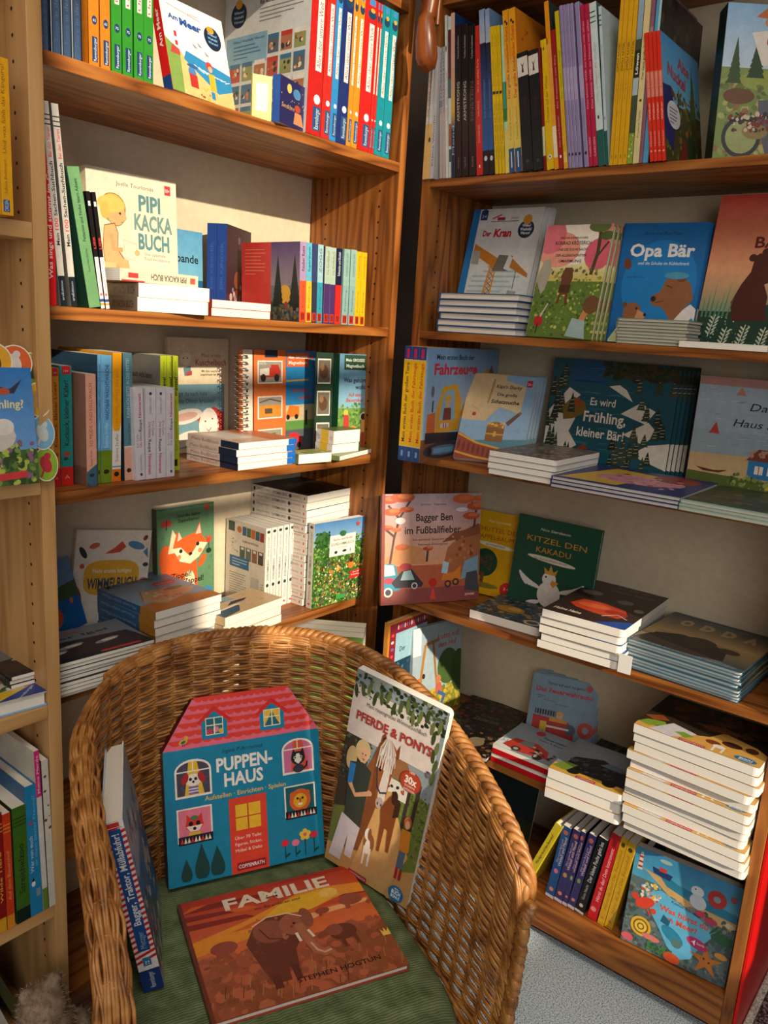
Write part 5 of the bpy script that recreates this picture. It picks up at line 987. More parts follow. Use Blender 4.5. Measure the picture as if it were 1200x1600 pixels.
def a_ammeer(A):
    A.quad(0, 0, 1, 1, '#e9e7e2'); A.poly([(0, .15), (0, .55), (.25, .42), (.25, 0), (0, 0)], '#7d9a4c'); A.poly([(.18, 0), (.2, .44), (.45, .32), (1, .26), (1, 0)], '#d9ba7a'); A.poly([(.25, .38), (.3, .48), (1, .38), (1, .2), (.75, .12)], '#2f86b8')
    for i in range(8): A.line([(.4 + i * .07, .36 - i * .012), (.55 + i * .06, .30)], .01, '#dfe9ea')
    A.text('Am', .10, .77, .055, '#1f4f93', w=.15, al='l', bold=.04); A.text('Meer', .27, .745, .075, '#1f4f93', w=.34, al='l', bold=.05); A.line([(.1, .92), (.62, .87)], .006, '#c33'); A.text('junior', .5, .895, .025, '#b5404a', w=.16, shear=.2)
    A.circ(.79, .74, .14, '#16273f', 26); A.ell(.77, .83, .06, .04, '#d3962e')
    for i, t in enumerate(('Wieso?', 'Weshalb?', 'Warum?')): A.text(t, .79, .77 - i * .045, .026, '#7fb0e0', w=.16, bold=.03)
    A.quad(.15, .50, .19, .65, '#b33'); A.quad(.15, .55, .19, .59, '#eee'); A.poly([(.05, .4), (.2, .4), (.2, .46), (.1, .5)], '#b5483c')
    for a, b in ((.42, .6), (.6, .56), (.5, .63)): A.poly([(a, b), (a + .09, b - .05), (a + .03, b - .05)], '#8d9094')
    A.ell(.35, .26, .06, .06, '#4b7db5'); A.ell(.37, .33, .09, .02, '#2f5f9a'); A.poly([(.3, .1), (.42, .1), (.42, .24), (.3, .24)], '#b5342c'); A.ell(.65, .40, .055, .05, '#c8423a'); A.ell(.66, .37, .035, .035, '#e2a980'); A.quad(.62, .14, .72, .32, '#d9b030'); A.line([(.65, .14), (.64, .03)], .03, '#e2a980'); A.quad(.62, .04, .68, .12, '#2f86b8'); A.scat(12, .42, .02, .6, .15, ['#e2a980', '#d9b030', '#b5342c'], .012, .02)
def b_wwwback(A):
    A.quad(0, 0, 1, 1, '#c9cbca'); A.circ(.17, .83, .095, '#1d3047', 24); A.ell(.17, .90, .04, .03, '#d3962e')
    for i, t in enumerate(('Wieso?', 'Weshalb?', 'Warum?')): A.text(t, .17, .84 - i * .03, .017, '#a8c4da', w=.12, bold=.03)
    A.text('Die Buchreihe', .42, .90, .024, '#2b2b30', al='l', w=.38, bold=.03); A.text('für Kinder von 4-7 Jahren', .42, .865, .024, '#2b2b30', al='l', w=.5, bold=.03); A.lines(.42, .83, .5, 4, .025, .007, '#77797c')
    A.quad(.03, .50, .52, .69, '#7fa6bf'); A.text('Wieso? Weshalb? Warum?', .30, .65, .016, '#23415e', w=.38, bold=.02); A.lines(.12, .62, .34, 4, .025, .008, '#3f6a8c')
    for r in range(4):
        for c in range(6 if r else 3):
            a = (.53 + c * .15) if r == 0 else (.08 + c * .15); b = .54 - r * .145; A.quad(a, b, a + .125, b + .12, A.rnd.choice(['#b5483c', '#4c6c86', '#8a8f5c', '#5a5f6a', '#a56a4a'])); A.quad(a, b + .09, a + .125, b + .12, A.rnd.choice(['#d9d0c8', '#b33a32', '#3f6a8c'])); A.scat(5, a + .02, b + .02, a + .1, b + .08, ['#d9c9a8', '#2f3a3c', '#c2784a'], .01, .02)
def www(col, t='Alles über unsere Welt', logo=True):
    def f(A):
        A.ell(.62, .90, .36, .032, '#20405f'); A.ell(.66, .925, .2, .014, '#e0a33a'); A.quad(.35, .955, .85, .995, '#3f86c4')
        A.quad(.45, .40, .86, .84, '#efe6dc'); A.vtext(t, .66, .42, .82, .30, '#5a3a36'); A.circ(.66, .225, .22, '#cfe0ea'); A.quad(.42, .03, .95, .18, '#24507e'); A.vtext('Ravensburger', .68, .04, .17, .3, '#cfdbe8')
    return f
def s_label(txt, tc, lab, b0=.45, b1=1.0, num='75', logo='#1d3c66'):
    def f(A): A.quad(.36, b0, .80, b1, lab); A.vtext(txt, .58, b0 + .01, b1 - .01, .3, tc, bold=.02); A.ell(.58, .235, .26, .024, logo); A.text(num, .58, .228, .014, '#e8eef4', w=.3); A.quad(.32, .02, .86, .15, logo); A.vtext('Ravensburger', .6, .025, .145, .28, '#d8e2ee')
    return f
def s_simple(txt, tc, b0=.2, b1=.9, h=.42, a=.5, bottom=None, top=None, au=None, auc=None, bold=.015, down=False):
    def f(A):
        if top: A.quad(0, top[0], 1, 1, top[1])
        if bottom: A.quad(0, 0, 1, bottom[0], bottom[1])
        if txt: A.vtext(txt, a, b0, b1, h, tc, bold=bold, down=down)
        if au: A.vtext(au[0], a, au[1], au[2], h * .75, auc or tc, down=down)
    return f
def a_kuschel(A):
    A.quad(0, 0, 1, 1, '#d8c9ac'); A.ell(.28, .82, .09, .055, '#e9ddc6'); A.circ(.25, .94, .04, '#e2d5ba'); A.circ(.245, .825, .01, '#333'); A.circ(.31, .825, .01, '#333'); A.poly([(.24, .74), (.36, .76), (.36, .68), (.26, .67)], '#5d7c8a'); A.poly([(.28, .70), (.38, .72), (.38, .68), (.3, .67)], '#a8453c')
    A.text('Mein erstes', .70, .835, .035, '#a8473c', w=.32); A.text('Kuschelbuch', .70, .765, .055, '#a8473c', w=.52, bold=.01); A.text('Mit dem weichsten', .70, .705, .02, '#3a332c', w=.32, bold=.02); A.text('Langohrhasen der Welt', .70, .675, .02, '#3a332c', w=.36, bold=.02)
    A.quad(.03, .04, .93, .60, '#6f96a3'); A.text('Magst du nach links', .35, .50, .042, '#22262a', w=.56); A.text('deine Ohren kraulen?', .42, .435, .042, '#22262a', w=.68)
    A.poly([(.45, .30), (.75, .40), (.92, .34), (.92, .05), (.7, .05)], '#b8433c'); A.ell(.27, .32, .28, .065, '#ddd3c8', .15); A.ell(.27, .32, .2, .035, '#c9a39a', .15); A.ell(.25, .12, .25, .06, '#ddd3c8', .3); A.ell(.66, .22, .17, .17, '#e6ddd2'); A.circ(.60, .27, .012, '#222'); A.circ(.72, .29, .012, '#222'); A.line([(.62, .2), (.66, .18), (.70, .21)], .01, '#222')
def a_magnet1(A):
    A.quad(0, 0, .12, 1, '#e2d9cc'); A.quad(.12, 0, .14, 1, '#7d3a20'); A.quad(.14, 0, .565, 1, '#d9743a')
    for i in range(15): A.circ(.05, .04 + i * .064, .012, '#3a3028')
    for b in (.68, .34, .02):
        A.quad(.185, b, .52, b + .22, '#e9e2d6'); A.quad(.20, b + .012, .505, b + .208, '#9a9388')
    A.poly([(.215, .74), (.215, .82), (.36, .83), (.36, .86), (.46, .86), (.49, .80), (.49, .74)], '#b83a2c'); A.poly([(.215, .76), (.34, .76), (.34, .83), (.215, .82)], '#dcd6cc'); A.circ(.26, .735, .035, '#2a2a2e'); A.circ(.44, .735, .035, '#2a2a2e')
    A.quad(.21, .36, .50, .47, '#d48a34'); A.quad(.28, .39, .38, .44, '#5a4a38'); A.line([(.21, .5), (.35, .53), (.5, .5)], .01, '#444'); A.poly([(.21, .04), (.3, .19), (.42, .2), (.5, .1), (.48, .03)], '#4f7a4a'); A.ell(.34, .1, .06, .06, '#d9d0bc')
    A.poly([(.28, .93), (.45, .93), (.45, 1), (.28, 1)], '#1f2f4a'); A.text('mit 22', .24, .885, .02, '#f0e0cc', w=.1); A.text('MAGNETEN', .24, .862, .016, '#f0e0cc', w=.12)
    A.quad(.565, 0, 1, 1, '#2c7fba'); A.quad(.58, .84, .90, .98, '#d9653a'); A.text('Mein GROSSES', .74, .92, .03, '#f4ece0', w=.27, bold=.02); A.text('Magnetbuch', .74, .865, .034, '#f4ece0', w=.27, bold=.02); A.circ(.945, .93, .02, '#c8403c')
    A.line([(.57, .70), (.9, .71)], .015, '#c9a040'); A.text('Wer fährt', .78, .58, .05, '#a8443c', w=.26, bold=.02); A.text('wohin?', .85, .51, .05, '#a8443c', w=.2, bold=.02); A.quad(.565, .2, 1, .46, '#bfb28c'); A.quad(.565, .2, 1, .30, '#5f9048'); A.quad(.565, .0, 1, .21, '#5a5f66')
    A.poly([(.57, .36), (.62, .46), (.76, .44), (.76, .34), (.57, .34)], '#d9742a'); A.circ(.6, .34, .025, '#222'); A.circ(.72, .34, .025, '#222'); A.quad(.85, .25, .88, .40, '#2a2c30'); A.poly([(.58, .05), (.59, .12), (.64, .18), (.72, .18), (.80, .12), (.81, .05)], '#c8323a'); A.circ(.63, .05, .03, '#222'); A.circ(.76, .05, .03, '#222')
def a_magnet2(A):
    A.grad(0, .45, 1, 1, '#7faec2', '#5e93b8'); A.quad(0, 0, 1, .45, '#6a9444'); A.scat(60, 0, .2, 1, .5, ['#4d7a34', '#86a852', '#3f6a2c'], .02, .05); A.quad(.12, .84, .68, .99, '#1f4a36'); A.text('Mein GROSSES', .40, .925, .030, '#e9efe4', w=.48, bold=.02); A.text('Magnetbuch', .40, .865, .034, '#e9efe4', w=.46, bold=.02); A.quad(.78, .90, .88, .97, '#d8434a')
    A.text('Was gehört', .40, .715, .048, '#1f2a36', w=.58, bold=.02); A.text('wohin?', .60, .645, .048, '#1f2a36', w=.36, bold=.02); A.text('Auf dem', .42, .57, .038, '#b83c34', w=.34, bold=.02); A.text('Bauernhof', .42, .515, .038, '#b83c34', w=.44, bold=.02)
    A.ell(.20, .40, .06, .035, '#d9b04a'); A.poly([(.13, .18), (.15, .38), (.27, .38), (.30, .18)], '#b83832'); A.ell(.66, .36, .09, .05, '#e8e2d8'); A.ell(.66, .36, .07, .035, '#3a2a22'); A.poly([(.58, .18), (.60, .33), (.74, .33), (.78, .18)], '#d0a458'); A.quad(.62, .02, .76, .2, '#b4343c'); A.ell(.40, .22, .1, .05, '#d9823c'); A.quad(.72, .5, .86, .56, '#4a6fa0'); A.poly([(.7, 0), (1, 0), (1, .15)], '#1f3f80')
def a_flap(A):
    A.quad(0, 0, 1, 1, '#1f3a2c')
    for b in (.69, .37, .05): A.quad(.08, b, .86, b + .25, '#d8d4c6'); A.quad(.12, b + .015, .82, b + .235, '#6a655a'); A.ell(.45, b + .12, .26, .07, '#5a3c2a'); A.ell(.35, b + .17, .12, .04, '#8a6a4a')
def a_fox(A):
    A.quad(0, 0, 1, 1, '#5f8a64')
    for i in range(6): A.ell(.1 + i * .17, 1.0, .09, .02, '#4c7452')
    A.text('Sind das deine', .54, .90, .030, '#1f2c20', w=.40, bold=.02); A.text('Zappelbeine?', .54, .855, .030, '#1f2c20', w=.38, bold=.02); A.quad(.83, .93, .91, .985, '#c8453c')
    A.circ(.12, .86, .05, '#b8402c'); A.circ(.2, .86, .05, '#b8402c'); A.line([(.16, .8), (.165, .9)], .014, '#222')
    og = '#e0602a'
    A.ell(.22, .45, .17, .22, og, .3); A.poly([(.18, .58), (.26, .80), (.34, .72), (.33, .58)], '#eed9b0')
    A.poly([(.40, .48), (.36, .12), (.44, .04), (.60, .04), (.70, .14), (.68, .48)], og); A.poly([(.26, .62), (.34, .78), (.38, .70), (.66, .74), (.74, .84), (.78, .70), (.88, .62), (.74, .50), (.56, .46), (.38, .50)], og); A.poly([(.26, .62), (.40, .62), (.56, .52), (.72, .64), (.88, .62), (.72, .50), (.56, .45), (.38, .49)], '#f0deb8'); A.ell(.55, .26, .10, .13, '#eed9b0')
    A.circ(.40, .585, .03, '#20242a'); A.circ(.70, .625, .03, '#20242a'); A.ell(.57, .545, .03, .015, '#222'); A.circ(.37, .53, .035, '#e78a5a'); A.circ(.74, .56, .035, '#e78a5a'); A.poly([(.34, .68), (.37, .77), (.42, .70)], '#f0c8b8'); A.poly([(.66, .72), (.74, .82), (.76, .72)], '#f0c8b8'); A.ell(.78, .46, .05, .07, og, -.6)
    A.text('Zippel!', .40, .335, .055, '#22201c', w=.36, bold=.02); A.text('Zappel!', .62, .265, .055, '#22201c', w=.36, bold=.02)
    A.ell(.36, .06, .09, .09, '#1f2a1c'); A.ell(.68, .10, .10, .13, '#1f2a1c', .2); A.circ(.86, .17, .05, '#3f86b8'); A.ell(.92, .16, .04, .03, '#3f86b8'); A.poly([(.86, .62), (.94, .62), (.95, .70), (.9, .66), (.85, .70)], '#d8402c'); A.line([(.9, .62), (.9, .52)], .012, '#22302a'); A.ell(.9, .54, .05, .025, '#22302a')
    for a, b in ((.08, .72), (.12, .3), (.9, .36), (.85, .86), (.92, .46)): A.line([(a, b), (a, b + .04)], .006, '#355a3c'); A.line([(a + .03, b), (a + .03, b + .04)], .006, '#355a3c')
def a_wimmel(A):
    A.quad(0, 0, 1, 1, '#e6ddcb'); 
    A.poly([(.5 + .37 * math.copysign(abs(math.cos(t)) ** .6, math.cos(t)), .57 + .16 * math.copysign(abs(math.sin(t)) ** .6, math.sin(t))) for t in [2 * PI * i / 40 for i in range(40)]], '#e3ab32'); A.text('Mein erstes lustiges', .50, .615, .038, '#f1e6c8', w=.52, bold=.015); A.text('WIMMELBUCH', .51, .475, .095, '#3b4a54', w=.66, bold=.03)
    for i, c in enumerate(('#c2452c', '#d98a2c', '#c2452c', '#5a8a4a')): pass
    A.poly([(.38, .79), (.5, .84), (.60, .90), (.66, .85), (.58, .80), (.48, .79)], '#c8503a'); A.ell(.80, .86, .12, .035, '#4f86a8', -.25); A.poly([(.9, .80), (.98, .74), (.96, .84)], '#4f86a8'); A.ell(.24, .86, .07, .025, '#c8684a', .3); A.ell(.1, .8, .035, .06, '#26303a', .6)
    A.ell(.07, .42, .045, .09, '#c23a2c', .3); A.circ(.1, .68, .03, '#c8503a'); A.ell(.94, .52, .07, .04, '#d9707a'); A.ell(.14, .22, .05, .03, '#d9707a'); A.ell(.95, .68, .04, .02, '#333a44'); A.ell(.92, .93, .04, .02, '#8a3a34', .8); A.ell(.12, .1, .06, .04, '#7a7f84')
def a_sound(A):
    A.quad(0, 0, 1, 1, '#1c5fa0'); A.grad(0, .45, 1, 1, '#6f93ac', '#5f88b0'); cloudy(A, '#c9d3d8', 4, .75, .95); A.poly([(0, .42), (0, .5), (.5, .62), (1, .66), (1, .44), (.6, .46)], '#3f5a34'); A.ell(.5, .22, .3, .14, '#1f6fb5'); A.circ(.62, .26, .14, '#c8552a', 24); A.text('MIT', .62, .32, .02, '#f4e0cc', w=.1); A.poly([(.56, .24), (.60, .24), (.65, .20), (.65, .33), (.60, .28), (.56, .28)], '#f4efe6'); A.ell(.9, .4, .02, .04, '#d86a3a'); A.poly([(.6, .5), (.78, .54), (.7, .58)], '#20262c')
def a_gute(A):
    A.quad(0, 0, 1, 1, '#6d7278'); A.quad(0, .0, 1, .12, '#17212c'); A.poly([(0, .12), (1, .12), (.95, .55), (.5, .62), (0, .5)], '#33262a'); A.text('Gute Nacht,', .42, .84, .07, '#a8442c', w=.5, bold=.02); A.text('kleiner Igel', .52, .70, .08, '#1f2226', w=.66, bold=.02); A.quad(.62, .04, .92, .10, '#b03a32')
    for a, b in ((.2, .5), (.5, .44), (.75, .38), (.35, .3)): A.ell(a, b, .1, .05, '#8d8f92', .2); A.ell(a + .02, b, .06, .03, '#c9c2b5')
def a_museum(A):
    A.quad(0, 0, 1, 1, '#6f88a0'); A.poly([(0, 0), (0, .22), (.45, .24), (1, .16), (1, 0)], '#a8642c'); A.text('MAUSEBUM', .38, .78, .10, '#39434e', w=.62, bold=.01); A.quad(.58, .58, .90, .66, '#b83a34'); A.text('über 20 Klappen', .74, .60, .03, '#f0e0d8', w=.26)
    A.poly([(.10, .30), (.30, .55), (.6, .50), (.95, .36), (.8, .26), (.3, .14)], '#b08a68'); A.poly([(.2, .28), (.5, .42), (.85, .34), (.6, .24)], '#c4785a'); A.ell(.62, .77, .14, .03, '#5f6a34', .2); A.ell(.72, .44, .12, .04, '#3f5a3c'); A.line([(.12, .30), (.30, .54), (.6, .50)], .012, '#5a3026'); A.scat(12, .3, .2, .7, .5, ['#8a3f34', '#d8b48c'], .02, .03)
def a_tan(A):
    A.quad(0, 0, 1, 1, '#bfa27c'); A.poly([(0, 0), (0, .34), (.45, .40), (.3, .1)], '#1f4a60'); A.line([(0, .36), (.4, .44), (.46, .40)], .03, '#e6dcc8'); A.quad(0, .72, .55, 1, '#7d99a4'); A.text('WAL', .25, .78, .12, '#22303a', w=.34, bold=.03); A.poly([(.3, .5), (.45, .66), (.7, .62), (.6, .52)], '#2a2a30'); A.ell(.8, .3, .04, .02, '#b5643c')
def b_such(A):
    A.quad(0, 0, 1, 1, '#cfc6b4'); A.quad(.06, .86, .22, .98, '#2a4a3a'); A.circ(.34, .90, .06, '#b5643c')
    for i, c in enumerate(('#2f5f86', '#3f6a4a', '#c05f34', '#2f5a6a', '#8a2f34')): A.quad(.42 + i * .11, .84 - i * .004, .52 + i * .11, .95 - i * .004, c)
    A.text('SUCHEN UND ENTDECKEN', .62, .755, .026, '#5a4a2c', w=.4, bold=.02)
    for i in range(4): A.quad(.36 + i * .155, .54, .49 + i * .155, .70, ['#4a5f50', '#5a6a5a', '#8a5a4a', '#4a3f44'][i]); A.quad(.39 + i * .155, .66, .46 + i * .155, .69, '#d8d0c0')
    A.quad(.10, .42, .60, .56, '#2f6288'); A.lines(.17, .52, .4, 3, .035, .01, '#a9c4d8'); A.lines(.10, .34, .48, 9, .03, .008, '#8a8578'); A.quad(.66, .12, .86, .36, '#b4ae9f'); A.lines(.9, .3, .08, 6, .03, .008, '#8a8578'); A.scat(16, .12, .60, .3, .80, ['#3a3a34', '#b5643c'], .006, .012)
    for i in range(3): A.ell(.68 + i * .1, .06, .03, .02, '#5a564c')
def s_such(A):
    A.ell(.5, .955, .3, .018, '#2f3432'); A.vtext('Suchen und Finden!', .5, .66, .90, .34, '#4b4a44'); A.vtext('SOUND-WIMMELBUCH', .5, .36, .62, .36, '#3f4a4e', bold=.02); A.circ(.5, .30, .26, '#2a3430'); A.vtext('Auf dem Bauernhof', .5, .10, .27, .3, '#b0584c'); A.ell(.5, .05, .22, .014, '#c8604c')
def a_gw(A):
    A.grad(0, .7, 1, 1, '#8fb6cf', '#4a80b8'); A.quad(0, 0, 1, .72, '#3f6a2c'); A.scat(420, 0, 0, 1, .80, ['#2f5524', '#5a8a3a', '#77a049', '#3f6a2c', '#28481f', '#8ab058'], .01, .03); A.scat(110, .05, .02, .95, .55, ['#d8a03a', '#c8403a', '#f0e2c8', '#7a3f78', '#e07a3a', '#e8d060', '#3a2a22'], .010, .022)
    A.ell(.16, .80, .14, .09, '#2f5a2a'); A.scat(26, .04, .72, .28, .88, ['#3f6f34', '#234a20'], .02, .04)
    A.quad(.28, .58, .76, .83, '#e8e4d0'); A.quad(.29, .588, .75, .822, '#f0ecdc'); A.ell(.52, .84, .06, .035, '#2f6a3a'); A.text('Suche und finde!', .52, .765, .028, '#c23a30', w=.36, bold=.02); A.text('SOUND-WIMMELBUCH', .52, .705, .034, '#3f5a3a', w=.42, bold=.015); A.text('Im Garten', .52, .67, .02, '#333', w=.18); A.ell(.40, .625, .03, .018, '#222'); A.ell(.56, .63, .04, .016, '#333'); A.quad(.66, .61, .68, .65, '#8a8a80')
    A.circ(.70, .44, .055, '#d87a2c'); A.circ(.70, .50, .035, '#3a2418'); A.circ(.45, .42, .035, '#d8a83a'); A.circ(.33, .40, .03, '#e07a3a'); A.poly([(.68, .26), (.92, .28), (.93, .38), (.69, .36)], '#c8302c'); A.text('über 80', .80, .335, .018, '#f4e4dc', w=.12); A.text('Suchaufträge', .80, .305, .018, '#f4e4dc', w=.18); A.quad(.44, .05, .62, .10, '#3f9a4a'); A.circ(.80, .93, .03, '#c8403c')
def a_brown(A):
    A.quad(0, 0, 1, 1, '#392622'); A.text('Ich bin der', .60, .86, .055, '#8a6a50', w=.46, bold=.01, shear=.1); A.text('kleine Kater', .62, .76, .055, '#8a6a50', w=.56, bold=.01, shear=.1); A.poly([(.14, .28), (.22, .42), (.5, .44), (.78, .38), (.86, .26), (.8, .18), (.5, .18), (.25, .22)], '#c8452a'); A.ell(.42, .33, .2, .05, '#d8643a', .1); A.ell(.72, .28, .14, .05, '#a8301e'); A.line([(.62, .16), (.75, .26), (.9, .2)], .02, '#d8b8a0')
    A.ell(.20, .62, .14, .06, '#6a6058'); A.ell(.20, .62, .12, .05, '#8a8078'); A.text('Helme Heine', .24, .08, .05, '#e6dccf', w=.34, bold=.02, shear=.1); A.poly([(.62, 0), (1, 0), (1, .18), (.8, .1)], '#2452a8'); A.ell(.66, .56, .1, .05, '#8a7a68'); A.ell(.9, .44, .06, .04, '#9a8a78')
def a_odda(A):
    A.grad(0, 0, 1, .45, '#23465a', '#a8905a'); A.grad(0, .45, 1, 1, '#c0a068', '#1f4a66'); A.poly([(.0, .08), (.1, .34), (.3, .46), (.55, .44), (.75, .36), (.8, .12), (.5, .04)], '#2a211e'); A.ell(.5, .40, .14, .10, '#34281f'); A.ell(.76, .36, .1, .06, '#3f3228')
    for i, ch in enumerate('ODDA'): A.text(ch, .22 + i * .20, .70, .15, '#cdb88a', w=.12, bold=.07)
    A.text('LEONORA LEITL', .55, .91, .03, '#9aa8a0', w=.4); A.text('ABENTEUER AUF 4 PFOTEN UND 1000 FLÜGELN', .5, .03, .03, '#7f96a0', w=.84); A.quad(0, .3, .1, .5, '#b89a60')
def s_odda(A): A.quad(0, 0, 1, 1, '#1f4258')
def a_single(A):
    A.quad(0, 0, 1, 1, '#3a4a52'); A.scat(60, 0, 0, 1, 1, ['#55636a', '#2a3338', '#8a7048', '#6e7a80', '#a07a4a'], .02, .06); A.ell(.40, .42, .2, .14, '#b0803c'); A.ell(.45, .45, .1, .07, '#d0a050'); A.ell(.88, .55, .12, .14, '#8d949a'); A.ell(.88, .55, .09, .1, '#3a4248'); A.ell(.85, .12, .12, .1, '#c8bfa8'); A.ell(.85, .12, .08, .065, '#5a5040')
def a_dark(A):
    A.quad(0, 0, 1, 1, '#17130f'); A.scat(60, 0, .4, 1, 1, ['#5a2018', '#233a38', '#2a1f18', '#7a3020', '#1f2a2c', '#43301f'], .03, .08); A.ell(.55, .62, .28, .16, '#12100d'); A.text('Das magische', .55, .66, .05, '#5c5a42', w=.3, shear=.1); A.text('Zauberlicht', .55, .57, .07, '#6a6848', w=.42, shear=.1); A.scat(44, 0, 0, 1, .38, ['#a88a58', '#6a4a2c', '#c8a878', '#7a2a1c', '#33241a', '#1f3a58'], .02, .06); A.poly([(0, .1), (0, .34), (.3, .36), (.28, .12)], '#18243a'); A.scat(16, .02, .12, .26, .34, ['#b5402c', '#d8d0c0', '#3f6a9a'], .01, .03); A.ell(.68, .2, .12, .08, '#c9b48c')
def a_feuer(A):
    A.quad(0, 0, 1, 1, '#7f9fb5'); A.text('Türen auf und', .40, .86, .04, '#22303c', w=.34, rot=0, bold=.02); A.text('los geht\'s!', .70, .86, .04, '#22303c', w=.2, bold=.02); A.text('Das Feuerwehrauto', .50, .735, .072, '#bf2f34', w=.86, bold=.035); A.lines(.1, .66, .16, 2, .03, .008, '#3a4a58'); A.text('mit Schieber', .3, .60, .024, '#2a3a48', w=.2); A.text('zum Bewegen', .48, .56, .024, '#2a3a48', w=.2)
    A.circ(.86, .90, .05, '#c8404a'); A.poly([(.08, .10), (.08, .36), (.60, .34), (.72, .24), (.72, .04), (.3, .02)], '#b82a24'); A.quad(.10, .38, .42, .46, '#30343a'); [A.quad(.12 + i * .04, .38, .13 + i * .04, .46, '#8fa8b5') for i in range(8)]; A.quad(.2, .12, .3, .28, '#d8b83a'); A.quad(.33, .30, .60, .36, '#d99a3a'); A.circ(.48, .40, .05, '#dfa880'); A.ell(.48, .44, .06, .03, '#d8a83a'); A.circ(.66, .22, .08, '#4a5a68'); A.circ(.88, .26, .12, '#c8342c', 24); A.circ(.88, .26, .05, '#8fa8b5'); A.circ(.2, .05, .06, '#26262c'); A.circ(.5, .03, .06, '#26262c'); A.quad(.3, .2, .64, .23, '#e0d8cc')
def a_redt(A):
    A.quad(0, 0, 1, 1, '#8b95a0'); A.circ(.42, .86, .08, '#b8303a', 20); A.poly([(.0, .0), (.0, .3), (.2, .36), (.3, .24), (.3, 0)], '#d8dcdc'); A.poly([(.1, .12), (.18, .44), (.55, .50), (.8, .36), (.86, .14), (.4, .04)], '#b8382c'); A.poly([(.3, .30), (.34, .46), (.5, .48), (.52, .32)], '#7d8a8a'); A.circ(.34, .12, .08, '#33302e'); A.circ(.34, .12, .04, '#a8a8a0'); A.circ(.72, .1, .08, '#33302e'); A.text('Feuerwehr', .72, .74, .06, '#23364a', w=.4, bold=.03); A.text('Retten & Bergen', .70, .64, .045, '#23364a', w=.42, bold=.02); A.scat(14, .5, .1, .95, .4, ['#3a3230', '#c8b8a8', '#5a2a24'], .02, .05); A.text('3-5', .08, .2, .1, '#2f5a9a', w=.1)
def a_truck(A):
    A.quad(0, 0, 1, 1, '#7a8088'); A.quad(0, 0, 1, .2, '#d0a040'); A.poly([(.1, .12), (.16, .5), (.5, .66), (.86, .5), (.95, .15)], '#1d1f24'); A.scat(24, .15, .15, .9, .5, ['#2c2e34', '#101114', '#4a4a4c'], .03, .06); A.circ(.28, .14, .09, '#17171a'); A.circ(.76, .14, .09, '#17171a'); A.poly([(0, .1), (.1, .3), (.28, .3), (.2, .08)], '#6f8a34'); A.quad(.36, .0, .62, .06, '#b32430'); A.text('COPPENRATH', .49, .012, .035, '#f2d8d0', w=.22); A.poly([(.5, .5), (.6, .62), (.8, .6), (.84, .48)], '#5a6a7a')
def a_pony(A):
    A.quad(0, 0, 1, 1, '#33281f'); A.poly([(.0, 0), (.0, .1), (.35, .14), (.55, .30), (.62, .5), (.9, .4), (1, .3), (1, 0)], '#cf9f50'); A.poly([(0, .1), (.05, .22), (.18, .28), (.22, .2), (.1, .08)], '#7a9a34'); A.poly([(.12, .02), (.24, .32), (.46, .24), (.36, .06), (.3, 0)], '#c9c6ce'); A.poly([(.30, .14), (.36, .2), (.46, .17), (.4, .08)], '#7a9a34'); A.poly([(.0, .3), (.12, .42), (.2, .34), (.1, .24)], '#8a4a20')
    A.scat(44, .1, .45, 1, 1, ['#241c16', '#4a3020', '#5a4430', '#2f3a34', '#6a4028'], .03, .07); A.poly([(.35, .5), (.6, .62), (.75, .55), (.6, .46)], '#7d5034'); A.ell(.60, .20, .06, .05, '#7a3a1f'); A.ell(.66, .15, .05, .04, '#e2dace'); A.quad(.62, .02, .64, .13, '#e2dace'); A.quad(.69, .03, .71, .13, '#e2dace'); A.ell(.73, .28, .08, .06, '#4a241a'); A.ell(.88, .3, .05, .06, '#5a2f20')
    A.quad(.37, .0, .58, .045, '#b32430'); A.text('COPPENRATH', .475, .01, .025, '#f2d8d0', w=.19); A.ell(.88, .075, .085, .055, '#2a6f9a', 0, 24); A.text('BUCH', .88, .075, .026, '#e6eef4', w=.10, bold=.03); A.text('BONUS', .88, .045, .022, '#e6eef4', w=.10)
